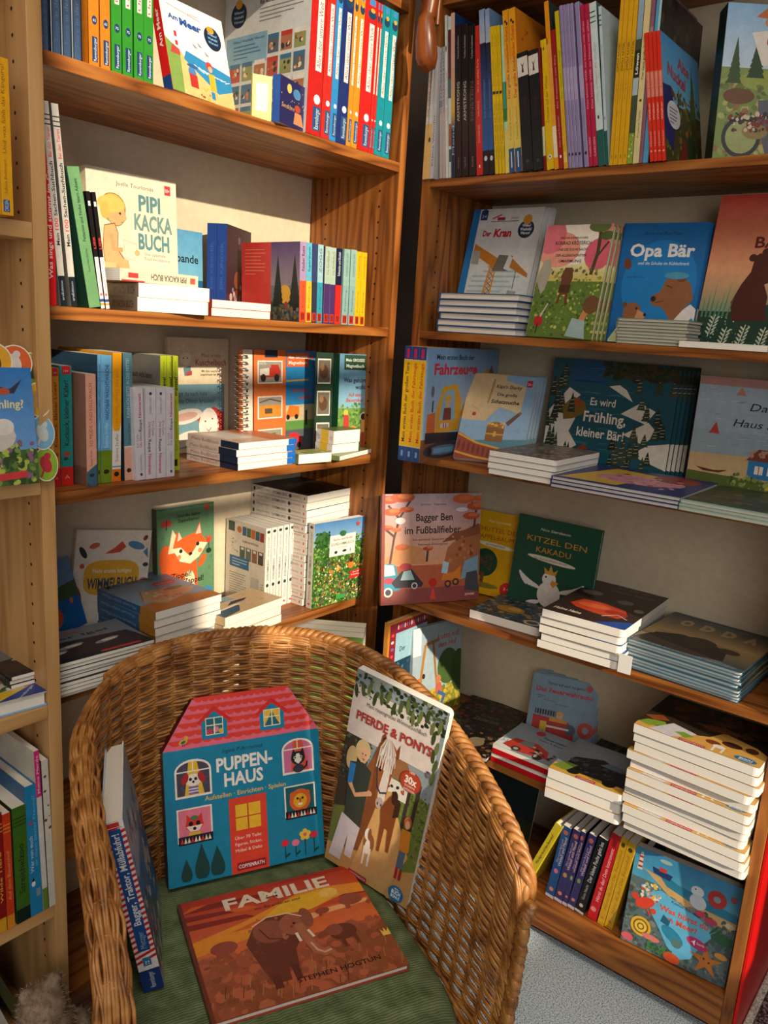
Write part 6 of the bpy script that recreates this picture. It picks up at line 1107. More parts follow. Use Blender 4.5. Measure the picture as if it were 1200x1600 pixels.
def a_meer(A):
    A.quad(0, 0, 1, 1, '#5a6f72'); A.grad(0, .70, 1, 1, '#4f9fc0', '#3f8fc0'); A.poly([(0, .82), (.12, .80), (.4, .62), (.8, .56), (1, .55), (1, .66), (.6, .68), (.3, .78)], '#c8a468'); A.poly([(.2, .86), (.44, .78), (1, .72), (1, .64), (.6, .66), (.34, .72)], '#2a7a9a')
    A.poly([(.04, .78), (.09, .78), (.08, .96), (.055, .96)], '#d8d0c8'); [A.quad(.045, .80 + i * .05, .087, .82 + i * .05, '#a82f34') for i in range(3)]; A.poly([(.2, .80), (.36, .78), (.38, .84), (.18, .86)], '#1f3a6a'); A.quad(.25, .84, .32, .88, '#c8403c'); A.ell(.3, .95, .06, .02, '#9ac0b8')
    A.scat(120, 0, 0, 1, .62, ['#4a5a5e', '#6f7f80', '#3f5a58', '#7d8278', '#54504a'], .02, .045)
    A.poly([(.16, .58), (.30, .66), (.50, .60), (.70, .54), (.84, .46), (.74, .30), (.66, .12), (.56, .06), (.44, .14), (.34, .28), (.24, .40)], '#62b4dc'); A.scat(20, .12, .5, .3, .68, ['#e0b84a', '#c8506a', '#5fb0d0', '#e2e0c8'], .018, .03)
    A.text('Komm mit raus!', .55, .57, .028, '#1f3a58', w=.28, rot=-.1, bold=.01); A.text('Was hörst du', .54, .47, .058, '#d8532e', w=.46, bold=.03); A.text('am Meer?', .52, .385, .058, '#d8532e', w=.32, bold=.03)
    A.ell(.17, .47, .10, .055, '#d8452c', .5); A.circ(.07, .50, .035, '#d8452c'); A.circ(.26, .42, .03, '#d8452c'); A.line([(.2, .42), (.24, .36)], .015, '#d8452c')
    A.circ(.17, .22, .10, '#dfae2c', 26); A.circ(.17, .22, .075, '#7a5a1c', 26); A.circ(.17, .22, .06, '#e6c04a', 24); A.circ(.17, .22, .035, '#7a5a1c', 20); A.circ(.17, .22, .022, '#e6c04a'); A.ell(.28, .15, .09, .03, '#d97a72')
    A.ell(.47, .27, .12, .06, '#2a86a8', -.5); A.ell(.52, .21, .05, .045, '#5a7a7a'); A.poly([(.34, .36), (.36, .44), (.42, .40), (.44, .44), (.42, .34)], '#1f5f80')
    st = []
    for k in range(10): r = (.16 if k % 2 == 0 else .055); t = k * PI / 5 + .4; st.append((.80 + r * math.cos(t), .17 + r * math.sin(t) * A.W / A.H))
    A.poly(st, '#c8762e'); A.circ(.78, .19, .01, '#3a241a'); A.circ(.83, .17, .01, '#3a241a'); A.ell(.70, .30, .10, .05, '#c02f6a', -.2); A.poly([(.64, .30), (.66, .30), (.68, .27), (.68, .33), (.66, .31)], '#fff'); A.text('Sounds', .73, .295, .024, '#fff', w=.07)
    A.circ(.80, .80, .085, '#b8302f', 26); A.circ(.80, .80, .032, '#7f9f9a'); A.ell(.62, .80, .06, .05, '#dce4ea'); A.ell(.64, .70, .08, .07, '#c9d3dc', -.5); A.circ(.60, .815, .008, '#222'); A.ell(.95, .60, .045, .025, '#d8c8a8'); A.ell(.90, .44, .10, .05, '#2c5a40'); [A.ell(.82 + .03 * i, .50 - .02 * i, .06, .012, '#2c5a40', 1.0) for i in range(6)]; A.ell(.68, .60, .05, .03, '#c8405a'); A.ell(.78, .57, .06, .03, '#b83a54'); A.ell(.92, .28, .06, .03, '#d09040'); A.scat(20, .25, .02, .5, .12, ['#2f5a3a', '#4a7a4a'], .02, .03); A.ell(.06, .06, .06, .04, '#d85f6a'); A.ell(.5, .05, .08, .05, '#d8552c'); A.circ(.94, .86, .03, '#a8404c')
def a_wimpel(A):
    A.quad(0, 0, 1, 1, '#9ac4d4'); A.quad(0, .88, 1, 1, '#8a2238'); A.quad(0, 0, .2, 1, '#8a2238'); A.quad(0, .975, 1, 1, '#c8862c'); A.quad(0, 0, .05, 1, '#c8862c')
    for i in range(14): A.ell(.12, .04 + i * .064, .035, .014, ['#e8d0c8', '#d8504a', '#7a6aa8'][i % 3]); A.ell(.25 + i * .055, .93, .018, .022, ['#e8d0c8', '#d8504a', '#7a6aa8'][i % 3])
    A.quad(.2, 0, 1, .62, '#1f3f56'); A.scat(40, .22, .02, .98, .6, ['#2a5a7a', '#173040', '#3f7a9a'], .02, .05); A.line([(.6, .4), (.68, .56)], .03, '#cfe0e6'); A.text('Der', .38, .70, .05, '#25323a', w=.14)
def a_giraffe(A):
    A.quad(0, 0, 1, 1, '#9fb3bd'); A.quad(0, 0, 1, .26, '#7d7a2c'); A.scat(60, 0, 0, 1, .3, ['#a89a34', '#8a8430', '#bca63c', '#6a7a2c'], .02, .06); A.ell(.72, .50, .22, .2, '#45602e'); A.ell(.95, .42, .16, .24, '#3a5228'); A.line([(.12, .2), (.2, .6), (.25, .8)], .05, '#a8783c'); A.line([(.25, .8), (.52, .82)], .05, '#a8783c'); A.line([(.40, .82), (.46, .5), (.5, .3)], .04, '#9a6c34')
    A.text('Lotte auf', .72, .82, .06, '#c8483c', w=.44, bold=.01); A.text('dem Hof', .70, .73, .06, '#c8483c', w=.38, bold=.01); A.ell(.52, .38, .06, .05, '#b5764a'); A.poly([(.46, .22), (.48, .34), (.58, .34), (.62, .24)], '#b8604c'); A.line([(.52, .24), (.66, .18), (.6, .1)], .06, '#3f5f96'); A.ell(.12, .42, .04, .03, '#c8744a'); A.ell(.22, .46, .03, .03, '#3a2a22'); A.quad(0, .70, .16, 1, '#dfe6e8')
def a_camo(A): A.quad(0, 0, 1, 1, '#26301f'); A.scat(40, 0, 0, 1, 1, ['#3a4a2c', '#1c241a', '#55603a', '#6a6a60', '#2f3638'], .04, .1); A.line([(.5, 0), (.6, .4), (.9, .7)], .06, '#6f6c68')
def a_alte(A):
    A.grad(0, .5, 1, 1, '#6fb4d8', '#3f8fc8'); A.quad(0, 0, 1, .5, '#4a4428'); A.scat(80, 0, .05, 1, .62, ['#5a5a2c', '#7a7a34', '#3a4424', '#8a6a34', '#5f3a24', '#46562c'], .02, .06); A.fir(.78, .45, .2, .4, '#4a6030', 6); A.poly([(0, .2), (0, .6), (.2, .62), (.3, .4), (.2, .1)], '#2f2f66'); A.text('Alte', .55, .80, .09, '#a83a3c', w=.3, rot=-.1, bold=.03); A.text('Nuckel', .36, .68, .10, '#a83a3c', w=.46, rot=-.12, bold=.03); A.ell(.25, .40, .17, .11, '#d8d6dc'); A.lines(.14, .44, .22, 5, .028, .01, '#77757c'); A.poly([(.3, 0), (.5, .25), (.6, .2), (.5, 0)], '#7a2f24'); A.ell(.7, .2, .12, .1, '#2f4a2c')
def a_bauer(A):
    A.grad(0, .6, 1, 1, '#b8c8d4', '#7fa8c8'); A.quad(0, 0, 1, .6, '#7a8a4c'); A.poly([(0, .52), (.4, .6), (1, .62), (1, .5), (.3, .46)], '#8f9a48'); A.scat(70, 0, .02, 1, .5, ['#8a9a58', '#6a7440', '#a8a868', '#5a6a38', '#8a6a44'], .02, .05); A.fir(.1, .5, .12, .26, '#3a5030', 6); A.fir(.26, .54, .14, .24, '#34482c', 6)
    A.poly([(.22, .92), (.3, .98), (.46, .97), (.44, .9)], '#b8642c'); A.ell(.36, .89, .07, .04, '#b5805a'); A.poly([(.2, .82), (.48, .86), (.6, .6), (.3, .62)], '#d8cfc4'); A.text('Urg', .40, .74, .05, '#a83a34', w=.16, bold=.02); A.poly([(.3, .40), (.7, .42), (.66, .2), (.4, .05), (.32, .24)], '#5f5f68'); A.poly([(.5, .54), (.8, .6), (.8, .5), (.56, .46)], '#4a1f1c'); A.circ(.2, .16, .15, '#3a3a3a', 24); A.circ(.2, .16, .12, '#98a068', 22); A.line([(.1, .26), (.4, .3), (.6, .2)], .02, '#2a2a2a'); A.ell(.3, .2, .1, .05, '#8a7a4c'); A.scat(20, .1, .2, .4, .32, ['#7a3a2c', '#c8b8a0', '#3a3a30'], .015, .03); A.ell(.15, .42, .12, .05, '#6a4a30')
def a_lied(A): A.quad(0, 0, 1, 1, '#c87a1c'); A.scat(30, .1, .3, .9, .9, ['#8a5212', '#a8661a'], .02, .03); [A.line([(.2 + i * .12, .42), (.22 + i * .12, .55)], .02, '#3a2412') for i in range(5)]
def a_hblau(A): A.quad(0, 0, 1, 1, '#2c2a22'); A.poly([(.3, .35), (.35, .62), (.6, .70), (.95, .55), (1, .3), (.6, .28)], '#2f5f96'); A.ell(.55, .5, .1, .07, '#5a86b8'); A.scat(24, 0, .5, 1, 1, ['#3a3426', '#1f1d18', '#4a402c'], .05, .1)
def a_blau(A): A.quad(0, 0, 1, 1, '#152a52'); A.quad(0, .78, 1, 1, '#5f82a8')
def b_raeub(A):
    A.quad(0, 0, .60, 1, '#2f3a2c'); A.grad(.0, .5, .60, 1, '#8a7a84', '#5f3f74'); A.poly([(.6, 0), (1, 0), (1, 1), (.6, 1)], '#c83a30')
b_raeub0 = b_raeub
def b_raeub(A):
    # back cover: forest picture next to the spine, red panel beyond
    A.quad(0, 0, 1, 1, '#c83a30'); A.quad(.52, 0, 1, 1, '#6a6a70'); A.grad(.52, .45, 1, 1, '#8f8088', '#553a70'); A.poly([(.52, 0), (1, 0), (1, .2), (.75, .28), (.52, .24)], '#3a4038'); A.ell(.76, .34, .1, .12, '#d8a030'); A.fir(.64, .18, .2, .58, '#161a18', 7); A.fir(.92, .14, .22, .62, '#161a18', 7); A.scat(20, .54, .02, .98, .2, ['#7a5a30', '#4a5a58', '#2a302c', '#6a6a68'], .02, .04); A.ell(.78, .2, .03, .05, '#8a3a24'); A.lines(.06, .90, .38, 8, .045, .012, '#d87a64')
def a_blaupaar(A): A.quad(0, 0, 1, 1, '#3a2634'); A.quad(0, .0, 1, .25, '#4a3038'); A.poly([(.1, 0), (.3, .3), (.6, .32), (.9, 0)], '#7a3a2a'); A.ell(.45, .42, .14, .1, '#8a4a34'); A.scat(16, .1, .05, .95, .4, ['#c8b8b0', '#5a2f2a', '#8a8a98'], .03, .06); A.ell(.5, .86, .05, .04, '#6a5a70')
def a_kasper(A): A.grad(0, .4, 1, 1, '#6fb0c8', '#5a9cc4'); A.quad(0, 0, 1, .35, '#5a9a44'); A.quad(0, .3, 1, .42, '#1f5f8a'); A.text('Rappelbande', .45, .62, .10, '#1f2f36', w=.92, bold=.02); A.ell(.3, .3, .12, .07, '#a8542c'); A.scat(20, 0, .02, 1, .25, ['#7ab054', '#48803a'], .03, .06)
def a_mini(A): A.quad(0, 0, 1, 1, '#27265a'); A.circ(.36, .80, .09, '#e0c868'); A.ell(.66, .75, .15, .11, '#4f86b8'); A.ell(.7, .45, .12, .08, '#b5482c'); A.poly([(.55, .1), (.6, .36), (.85, .36), (.95, .1)], '#c98a5c'); A.text('Sandkorn', .32, .36, .10, '#d8a868', w=.5, shear=.2); A.scat(16, .05, .4, .95, .95, ['#d8d0a0'], .008, .014)
def b_mini(A): A.quad(0, 0, 1, 1, '#e0c820'); A.quad(.18, .2, .78, .82, '#ece6c8'); [A.quad(.26 + i * .1, .26, .29 + i * .1, .76, '#6a6a50') for i in range(5)]
def a_fruehl2(A):
    A.grad(0, .3, 1, 1, '#6a9acb', '#2f74b8'); A.quad(0, 0, 1, .3, '#46602c'); A.scat(90, 0, 0, 1, .36, ['#5a7a34', '#33481f', '#7a9440', '#a8b84a', '#8a5a7a'], .02, .05); A.text('Wer singt im Frühling?', .5, .66, .07, '#e0d89a', w=.84, bold=.02); A.ell(.62, .42, .22, .14, '#c9c0b4'); A.ell(.75, .50, .08, .07, '#dcd4ca'); A.poly([(.55, .3), (.6, .1), (.68, .1), (.68, .3)], '#a8a096'); A.ell(.3, .3, .22, .12, '#b5783a'); A.poly([(.66, .93), (.7, .80), (.85, .78), (.92, .9), (.82, .82), (.74, .84)], '#3a3448'); A.ell(.77, .80, .05, .03, '#b8503a'); A.poly([(.66, .04), (.9, .06), (.9, .12), (.66, .1)], '#c83a3a')
def a_stackF(A): A.quad(0, 0, 1, 1, '#c9c2b5'); A.poly([(0, 0), (0, .3), (1, .34), (.8, 0)], '#d8b42c'); A.ell(.5, .36, .3, .09, '#4a6a2c', .1); A.ell(.6, .62, .2, .07, '#b5562c', .2); A.scat(20, .2, .4, .95, .9, ['#6a7a34', '#b5643c', '#e0dcd0', '#3f5a34'], .03, .06); A.poly([(.62, 0), (1, 0), (1, .42)], '#1f3f8a'); A.text('Ravensburger', .86, .10, .05, '#dfe6f2', w=.3, rot=.8)
# ------------------------------------------------------------------ books, shelf by shelf
S = s_simple
LT = 'on the left top shelf'
nv = lambda A: (A.quad(0, 0, 1, 1, '#141a26'), A.grad(.2, 0, .85, .45, '#3a5272', '#16202e'), A.vtext('Tiere in der Nacht', .5, .05, .40, .4, '#43587a'), A.quad(.0, 0, .10, 1, '#8a96a4'))  # pale left strip is an edge highlight painted into the spine
P = None
for i, (k, l) in enumerate((('navy1', 'dark navy glossy book at the left end'), ('navy2', 'dark navy glossy book, second from the left end'), ('navy3', 'dark navy glossy book, third from the left end'), ('navy4', 'dark navy glossy book nearest the orange spines'))):
    P = book(k, l + ' of the left top shelf', 'hard', '#141a26', front=None, spine=nv, parts=P, group='navy books on the left top shelf')
P = None
for k, l in (('tiere1', 'left of the two orange'), ('tiere2', 'right of the two orange')): P = book(k, l + ' books with white spine labels ' + LT, 'hard', '#d47a1e', spine=s_label('Tiere im Wald', '#222222', '#f0ece4', .5, 1.0, '62'), parts=P, group='orange books on the left top shelf')
P = None
for i in range(4): P = book('gruen%d' % (i + 1), ('leftmost', 'second', 'third', 'rightmost')[i] + ' of four green books with pink-lettered labels ' + LT, 'hard', '#2f8a2a', spine=s_label('Unsere Grundschule', '#b0606a', '#f2ead8', .36, .96 - i * .04, '75'), parts=P, group='green books on the left top shelf')
book('ammeer', 'white seaside picture book with a red spine leaning on the left top shelf', 'hard', '#e9e7e2', '#cf1d1f', front=a_ammeer, spine=S('Am Meer', '#f0e8e4', .45, .85, .4, bottom=(.16, '#1f3f7a')), name='picture_book')
ww = [('wred1', '#bb1f1c', 'leftmost red spine, its white back cover showing,'), ('wred2', '#c12a22', 'second red spine from the white back cover'), ('wblue', '#2f86c2', 'light blue spine'), ('wnavy', '#1c2e6a', 'navy spine'), ('worange1', '#dd8a24', 'thin orange spine next to the navy one'), ('worange2', '#dd8a24', 'wider orange spine'), ('wredA', '#d0201c', 'wide bright red spine right of the orange ones'), ('wredB', '#cc2a22', 'thin red spine, middle of the red three,'), ('wredC', '#cc2a22', 'thin red spine next to teal'), ('wteal1', '#138a96', 'left of the two teal spines'), ('wteal2', '#138a96', 'rightmost teal spine')]
for k, c, l in ww: book(k, l + ' among the tall books, left top shelf', 'hard', c, c, '#c9cbca' if k == 'wred1' else c, spine=www(c), back=b_wwwback if k == 'wred1' else None, group='tall knowledge books on the left top shelf')
book('yellowmini', 'small yellow book in front of the white back cover, left top shelf', 'soft', '#e0c820', front=b_mini)
book('bluemini', 'small dark blue night sky book beside the little yellow one', 'soft', '#27265a', '#2350a0', front=a_mini)
# second shelf, left
book('singt', 'red book with white spine title at the left end of the second shelf', 'hard', '#d31b1e', spine=S('Was singt und summt im Garten', '#f0d8d4', .18, 1.0, .42))
def sach(A): A.quad(0, 0, 1, 1, '#c9c4ba'); A.quad(0, 0, 1, .155, '#16202a'); A.vtext('arsEdition', .5, .03, .13, .35, '#b8c0c6'); A.vtext('Mein', .55, .31, .37, .5, '#1c1c1c', bold=.02); A.vtext('100', .55, .385, .445, .55, '#d8584a', bold=.02); A.vtext('Sachen-Suchbuch', .55, .455, .72, .5, '#1c1c1c', bold=.02); A.vtext('Bei den Tieren', .55, .74, .88, .5, '#d8584a', bold=.02); [A.quad(0, .935 - i * .022, 1, .941 - i * .022, '#3a3630') for i in range(3)]
P = book('sach1', 'left of two tall grey leaning books with red and black spine title', 'board', '#6f6a64', '#c9c4ba', spine=sach, name='board_book', group='tall grey leaning books')
book('sach2', 'right of two tall grey leaning books, beside the green one', parts=P, name='board_book', group='tall grey leaning books')
book('nord', 'green leaning hardback with dark spine lettering on the second left shelf', 'hard', '#5a8a5a', '#6a9a68', '#1c3f30', spine=S('Petterson und Findus feiern Advent', '#1f3a2c', .48, .92, .28, au=('Sven Nordqvist', .26, .43), auc='#1f3a2c', bottom=(.0, '#fff')))
def liep(A): A.quad(0, .45, 1, 1, '#141013'); A.quad(0, 0, 1, .45, '#ece8e6'); A.vtext('LIEB', .5, .52, .62, .55, '#c0392b', bold=.03); A.vtext('Geschichten für Kinder', .5, .16, .43, .35, '#8a4a54'); A.circ(.5, .125, .35, '#d07a80'); A.quad(0, .06, 1, .085, '#2f4f8a'); A.quad(0, .03, 1, .05, '#d8a040'); A.quad(.2, .88, .8, .92, '#d8d8d8')
P = book('liep1', 'left of two slim black and white spines beside the green book', 'soft', '#141013', spine=liep, name='paperback', group='slim black and white spines')
book('liep2', 'right of two slim black and white spines, touching the cream book', parts=P, name='paperback', group='slim black and white spines')
book('pipi', 'cream board book with a drawn child reading on a potty', 'board', '#e4dcc4', front=a_pipi, name='board_book')
stack('pipistack', 2, 'thick white-edged board book lying', 'under the cream potty book', 'board', '#e4dcc4', '#b9ad94', spine=lambda A: A.vtext('PIPI KACKA BUCH', .5, .12, .8, .55, '#4b463c', down=True, bold=.02), name='board_book', jit=.002)
book('pipitop', 'cream-spined board book lying crosswise on two white ones', 'board', '#e4dcc4', '#d8cdb4', spine=s_pipi, name='board_book')
stack('whitestack2', 2, 'white-edged book lying', 'in front of the two blue spines', 'soft', '#a83a30', '#a83a30', name='book', jit=.001)
book('kasper', 'small blue and green board book half hidden behind the cream one', 'board', '#6fb0c8', front=a_kasper, name='board_book')
g = G['blaupaar']; G['blaupaar'] = g[:8] + (g[8] / 2 - .0004,)
P = book('blaupaar', 'front blue-spined thick book with dark stage cover, second left shelf', 'soft', '#3a2634', '#1f3f86', front=a_blaupaar, spine=S('DIE KINDER', '#34569a', .3, .8, .3))
place(P, pose(G['blaupaar']) @ Matrix.Translation((0, g[8] / 2 + .0002, 0)), 'rear blue-spined thick book, left of its twin on the second left shelf')
def ot(top, low, t, tc='#333333', mid=None):
    def f(A): A.quad(0, .52, 1, 1, top); A.quad(0, 0, 1, .52, low); (A.quad(.1, .5, .9, .62, mid) if mid else None); A.vtext(t, .5, .64, .95, .45, tc, bold=.01); A.vtext('Erzählung', .5, .18, .46, .25, '#4a3a30'); A.quad(.12, .015, .85, .125, '#c0341f'); A.quad(.3, .03, .45, .11, '#5a1a12'); A.quad(.55, .03, .7, .11, '#5a1a12')
    return f
for k, a, b, t, tc, l in (('raeub', '#a98fb4', '#e0552c', 'Räuber Ratte', '#3a2440', 'lilac and orange spine with forest back cover'), ('sams', '#5fb4cc', '#e8b92c', 'Superwurm', '#1f2f36', 'blue and yellow spine'), ('ottf1', '#34406a', '#2a3446', '', '#223', 'dark blue spine with a fir silhouette'), ('ottf2', '#9cc4c8', '#2f98b0', 'ZOGG', '#4a6a6a', 'pale and teal spine'), ('ottf3', '#a8bfae', '#4a2c66', 'Die Kinderbuch', '#8a7a58', 'left of two pale and purple spines'), ('ottf4', '#a8bfae', '#4a2c66', 'Die Kinderbuch', '#8a7a58', 'right of two pale and purple spines'), ('ottf5', '#141c3a', '#d8241c', 'Schnecke und Buckel', '#c8d0dc', 'navy and bright red spine'), ('hell1', '#8fb4ac', '#86aaa8', 'Stockmann und Sohn', '#5a7a74', 'left of two pale teal spines'), ('hell2', '#8fb4ac', '#86aaa8', 'Stockmann und Sohn', '#5a7a74', 'right of two pale teal spines'), ('gelb1', '#ecb312', '#ecb312', 'Schmetterling', '#9a7a18', 'left of two yellow spines'), ('gelb2', '#ecb312', '#ecb312', 'Schmetterling', '#9a7a18', 'rightmost yellow spine')):
    book(k, l + ' in the small book row, second left shelf', 'hard', b, a, '#c83a30' if k == 'raeub' else b, spine=ot(a, b, t, tc), back=b_raeub if k == 'raeub' else None, group='small picture books, second left shelf')
# third shelf, left
kk = lambda t, c: (lambda A: (A.quad(0, 0, 1, 1, c), A.quad(0, 0, 1, .16, '#cf2420'), A.text('A', .5, .06, .03, '#e8a8a0', w=.4), A.vtext(t, .5, .34, .88, .42, '#1f1a18', bold=.01), A.ell(.5, .27, .3, .02, '#a8402c'), A.ell(.4, .23, .2, .014, '#3a3a2a'), A.quad(.2, .93, .9, 1, '#b8282c'), A.text('12+', .55, .95, .018, '#f0d0c8', w=.4)))
book('loewe', 'orange spined board book with red foot at the left end, third shelf', 'board', '#c8781e', spine=kk('Kuckuck, kleiner Löwe!', '#cf8420'), name='board_book')
book('kaefer', 'teal spined board book with red foot beside the orange one', 'board', '#14706a', spine=kk('Kuckuck, kleiner Käfer!', '#1b8a86'), name='board_book')
book('muede', 'salmon pink spined board book standing forward on the third left shelf', 'board', '#e0a58c', '#e0a58c', '#a87a68', spine=lambda A: (A.vtext('SO MÜDE UND HELLWACH', .45, .36, .92, .34, '#a8442e'), A.vtext('Susanne Straßer', .45, .18, .33, .22, '#5a3a34'), A.poly([(0, 0), (1, 0), (1, .20), (0, .13)], '#3f6478'), A.ell(.5, .10, .25, .015, '#22303a'), A.poly([(0, .0), (.35, 0), (.0, .05)], '#33505f')), back=lambda A: (A.quad(0, 0, 1, 1, '#9a705e'), A.quad(0, 0, 1, .17, '#7a5a4c')), name='board_book')
wa = lambda A: (A.quad(0, .25, 1, 1, '#6fb0dc'), A.quad(0, 0, 1, .26, '#6f8a1c'), A.vtext('WASCHBÄR WÄSCHT WÄSCHE', .58, .50, .93, .36, '#22384a', bold=.01), A.vtext('Susanne Straßer', .48, .28, .48, .34, '#b8dcf0'), A.quad(0, .80, 1, .803, '#2f5a78'), A.quad(0, .87, 1, .873, '#2f5a78'), A.ell(.5, .09, .28, .018, '#2a2f10'), [A.line([(.1 + i * .1, .22), (.1 + i * .1, .28)], .04, '#5a7414') for i in range(8)])
P = book('wasch1', 'left, mostly hidden of the two light blue and green spines, third left shelf', 'board', '#4a7ea8', '#6fb0dc', '#35566e', spine=wa, name='board_book', group='light blue and green board books')  # back cover blue darkened: the shade on it is in the colour
book('wasch2', 'right of the two light blue and green spines, third left shelf', 'board', '#4a7ea8', '#6fb0dc', '#35566e', spine=wa, name='board_book', group='light blue and green board books')
book('wal', 'yellow spine with white middle and orange foot, third left shelf', 'board', '#e8a212', '#e2ddd4', spine=lambda A: (A.poly([(0, .44), (.2, .40), (.8, .40), (1, .46), (1, 1), (0, 1)], '#eba10f'), A.vtext('DER WAL NIMMT EIN BAD', .5, .44, .88, .32, '#d0780e'), A.vtext('Susanne Straßer', .5, .16, .38, .38, '#5a5650'), A.quad(0, .115, 1, .125, '#4f86a8'), A.quad(0, 0, 1, .10, '#d8701c'), A.ell(.5, .06, .3, .02, '#2a1c12')), name='board_book')
book('mitte', 'grey-blue spine with pink foot right of the yellow one, third left shelf', 'board', '#4a6f80', '#54808f', '#23323a', spine=lambda A: (A.vtext('KANN ICH BITTE IN DIE MITTE?', .5, .50, .96, .36, '#a8ccd4'), A.vtext('Susanne Straßer', .55, .29, .46, .28, '#15222a'), A.quad(0, 0, 1, .265, '#d8a08c'), A.quad(0, .265, 1, .275, '#d8d0c8'), A.ell(.5, .08, .25, .018, '#241c1a')), name='board_book')
rp = lambda A: (A.vtext('Die kleine', .62, .36, .52, .26, '#a03038', bold=.01), A.vtext('Raupe', .62, .53, .66, .30, '#2f3a50', bold=.02), A.vtext('Nimmersatt', .62, .68, .94, .32, '#b02a34', bold=.02), A.vtext('Eric Carle', .28, .36, .50, .22, '#4a4650'), A.vtext('GERSTENBERG', .6, .09, .28, .16, '#5a5660'), A.ell(.6, .06, .14, .018, '#44404a'))
rp2 = lambda A: (A.vtext('Die kleine', .42, .46, .63, .26, '#a03038', down=True, bold=.01), A.vtext('Raupe', .42, .30, .44, .30, '#2f3a50', down=True, bold=.02), A.vtext('Nimmersatt', .42, .05, .28, .32, '#b02a34', down=True, bold=.02), A.vtext('Eric Carle', .75, .48, .64, .22, '#4a4650', down=True), A.vtext('GERSTENBERG', .5, .72, .90, .16, '#5a5660', down=True), A.ell(.5, .94, .14, .018, '#44404a'))
for i in range(4): book('raupe%d' % (i + 1), 'small white spine with red title, ' + ('first', 'second', 'third', 'last')[i] + ' from left of four, third shelf', 'board', '#d2ccd0', spine=(rp, rp2, rp2, rp)[i], name='board_book', group='four small white spined board books')
lm = lambda A: (A.vtext('bald kommt jemand!', .55, .18, .62, .30, '#6a7a14'), A.vtext('rrumms!', .6, .66, .82, .5, '#22240c', bold=.03), A.vtext('Frohlich', .55, .84, .95, .2, '#5a6a14'), A.quad(.2, .04, .7, .10, '#2a3010'))
for i in range(3):
    if i < 2: G['lime%d' % (i + 1)] = G['lime%d' % (i + 1)][:7] + (G['lime3'][7], G['lime%d' % (i + 1)][8])
    book('lime%d' % (i + 1), 'lime green spine, ' + ('left', 'middle', 'right')[i] + ' of three behind the small white books', 'soft', '#b0c020', '#bccb2a', '#8a8680', spine=lm, back=(lambda A: (A.text('ich auch nicht kann!', .5, .80, .05, '#2a2826', w=.6, bold=.02), A.lines(.2, .70, .6, 4, .05, .012, '#55524e'))) if i == 0 else None, name='paperback', group='lime green paperbacks')
book('kuschel', 'tall cream cuddle book with a bunny picture panel', 'hard', '#d8c9ac', front=a_kuschel, name='picture_book')
r = book('magnet1', 'spiral bound orange and blue magnet book with vehicles', 'board', '#d9743a', front=a_magnet1, name='magnet_book')
g = G['magnet1']; mb = MB()
for i in range(15):
    z = .02 + i * (g[7] - .04) / 14
    for dx, dz, rad in ((0, 0, .0011), (-.006, .004, .0009)): mb.tube([(.005 + dx - .012 * math.cos(a), g[8] / 2 + .0125 * math.sin(a), z + dz + .0009 * a) for a in [2 * PI * k / 12 for k in range(13)]], rad, 5)
mb.obj('spiral_binding', M['metal'], LAST[0])['kind'] = 'stuff'
book('flap2', 'dark green magnet board with three picture windows, third left shelf', 'board', '#1f3a2c', front=a_flap, name='magnet_board')
book('magnet2', 'green farm magnet book at the right end, third left shelf', 'board', '#5e93b8', '#1f6a44', front=a_magnet2, name='magnet_book')
stack('beiss', 4, 'board book with dark end strips', 'in the pile by the spiral book', 'board', '#c9b49c', '#b8aca4', front=lambda A: (A.quad(0, 0, 1, 1, '#c8a890'), A.quad(.1, .3, .5, .9, '#d8d0c8'), A.quad(.6, 0, 1, 1, '#b86a48')), spine=lambda A: (A.quad(0, 0, 1, .34, '#18263e'), A.vtext('Mein Beißbuch', .5, .38, .92, .5, '#9a4a44', down=True)), name='board_book', jit=.004)
for i in range(4):
    t = G['beiss'][8] / 4; mb = MB(); mb.box((G['beiss'][6] - .022, .0003, -.0006), (G['beiss'][6] + .0008, t - .0012, .004), '#1f6ac0')
    o = [o for o in bpy.data.objects if o.type == 'EMPTY' and o.get('label', '').endswith('in the pile by the spiral book')][i]; o2 = mb.obj('blue_edge_strip', M['cover'], o)
stack('yellstack', 2, 'little book with yellow and blue spine', 'below the green farm magnet book', 'board', '#5a6a3a', '#d8b43a', spine=lambda A: (A.quad(0, 0, 1, .3, '#d8d0cc'), A.quad(0, .75, 1, 1, '#c8ccd4'), A.vtext('Mach', .5, .78, .96, .5, '#3a5a8a', down=True), A.vtext('mit', .5, .06, .22, .4, '#a85a5a', down=True)), name='board_book', jit=.002)
stack('thin1', 1, 'small', '', 'board', '#8a8a4a', front=lambda A: (A.quad(0, 0, 1, 1, '#8a9a58'), A.scat(16, 0, 0, 1, 1, ['#d8a048', '#5a7a3a', '#c8c8a8'], .05, .1)), name='board_book') if 0 else book('thin1', 'thick little white-edged board book lying near the shelf edge', 'board', '#8a8a4a', front=lambda A: (A.quad(0, 0, 1, 1, '#8a9a58'), A.scat(16, .05, .05, .9, .9, ['#d8a048', '#5a7a3a', '#c8c8a8'], .05, .1)), name='board_book')
book('thin2', 'thin white-edged board book lying at the right end, third left shelf', 'board', '#6a7a4a', name='board_book')
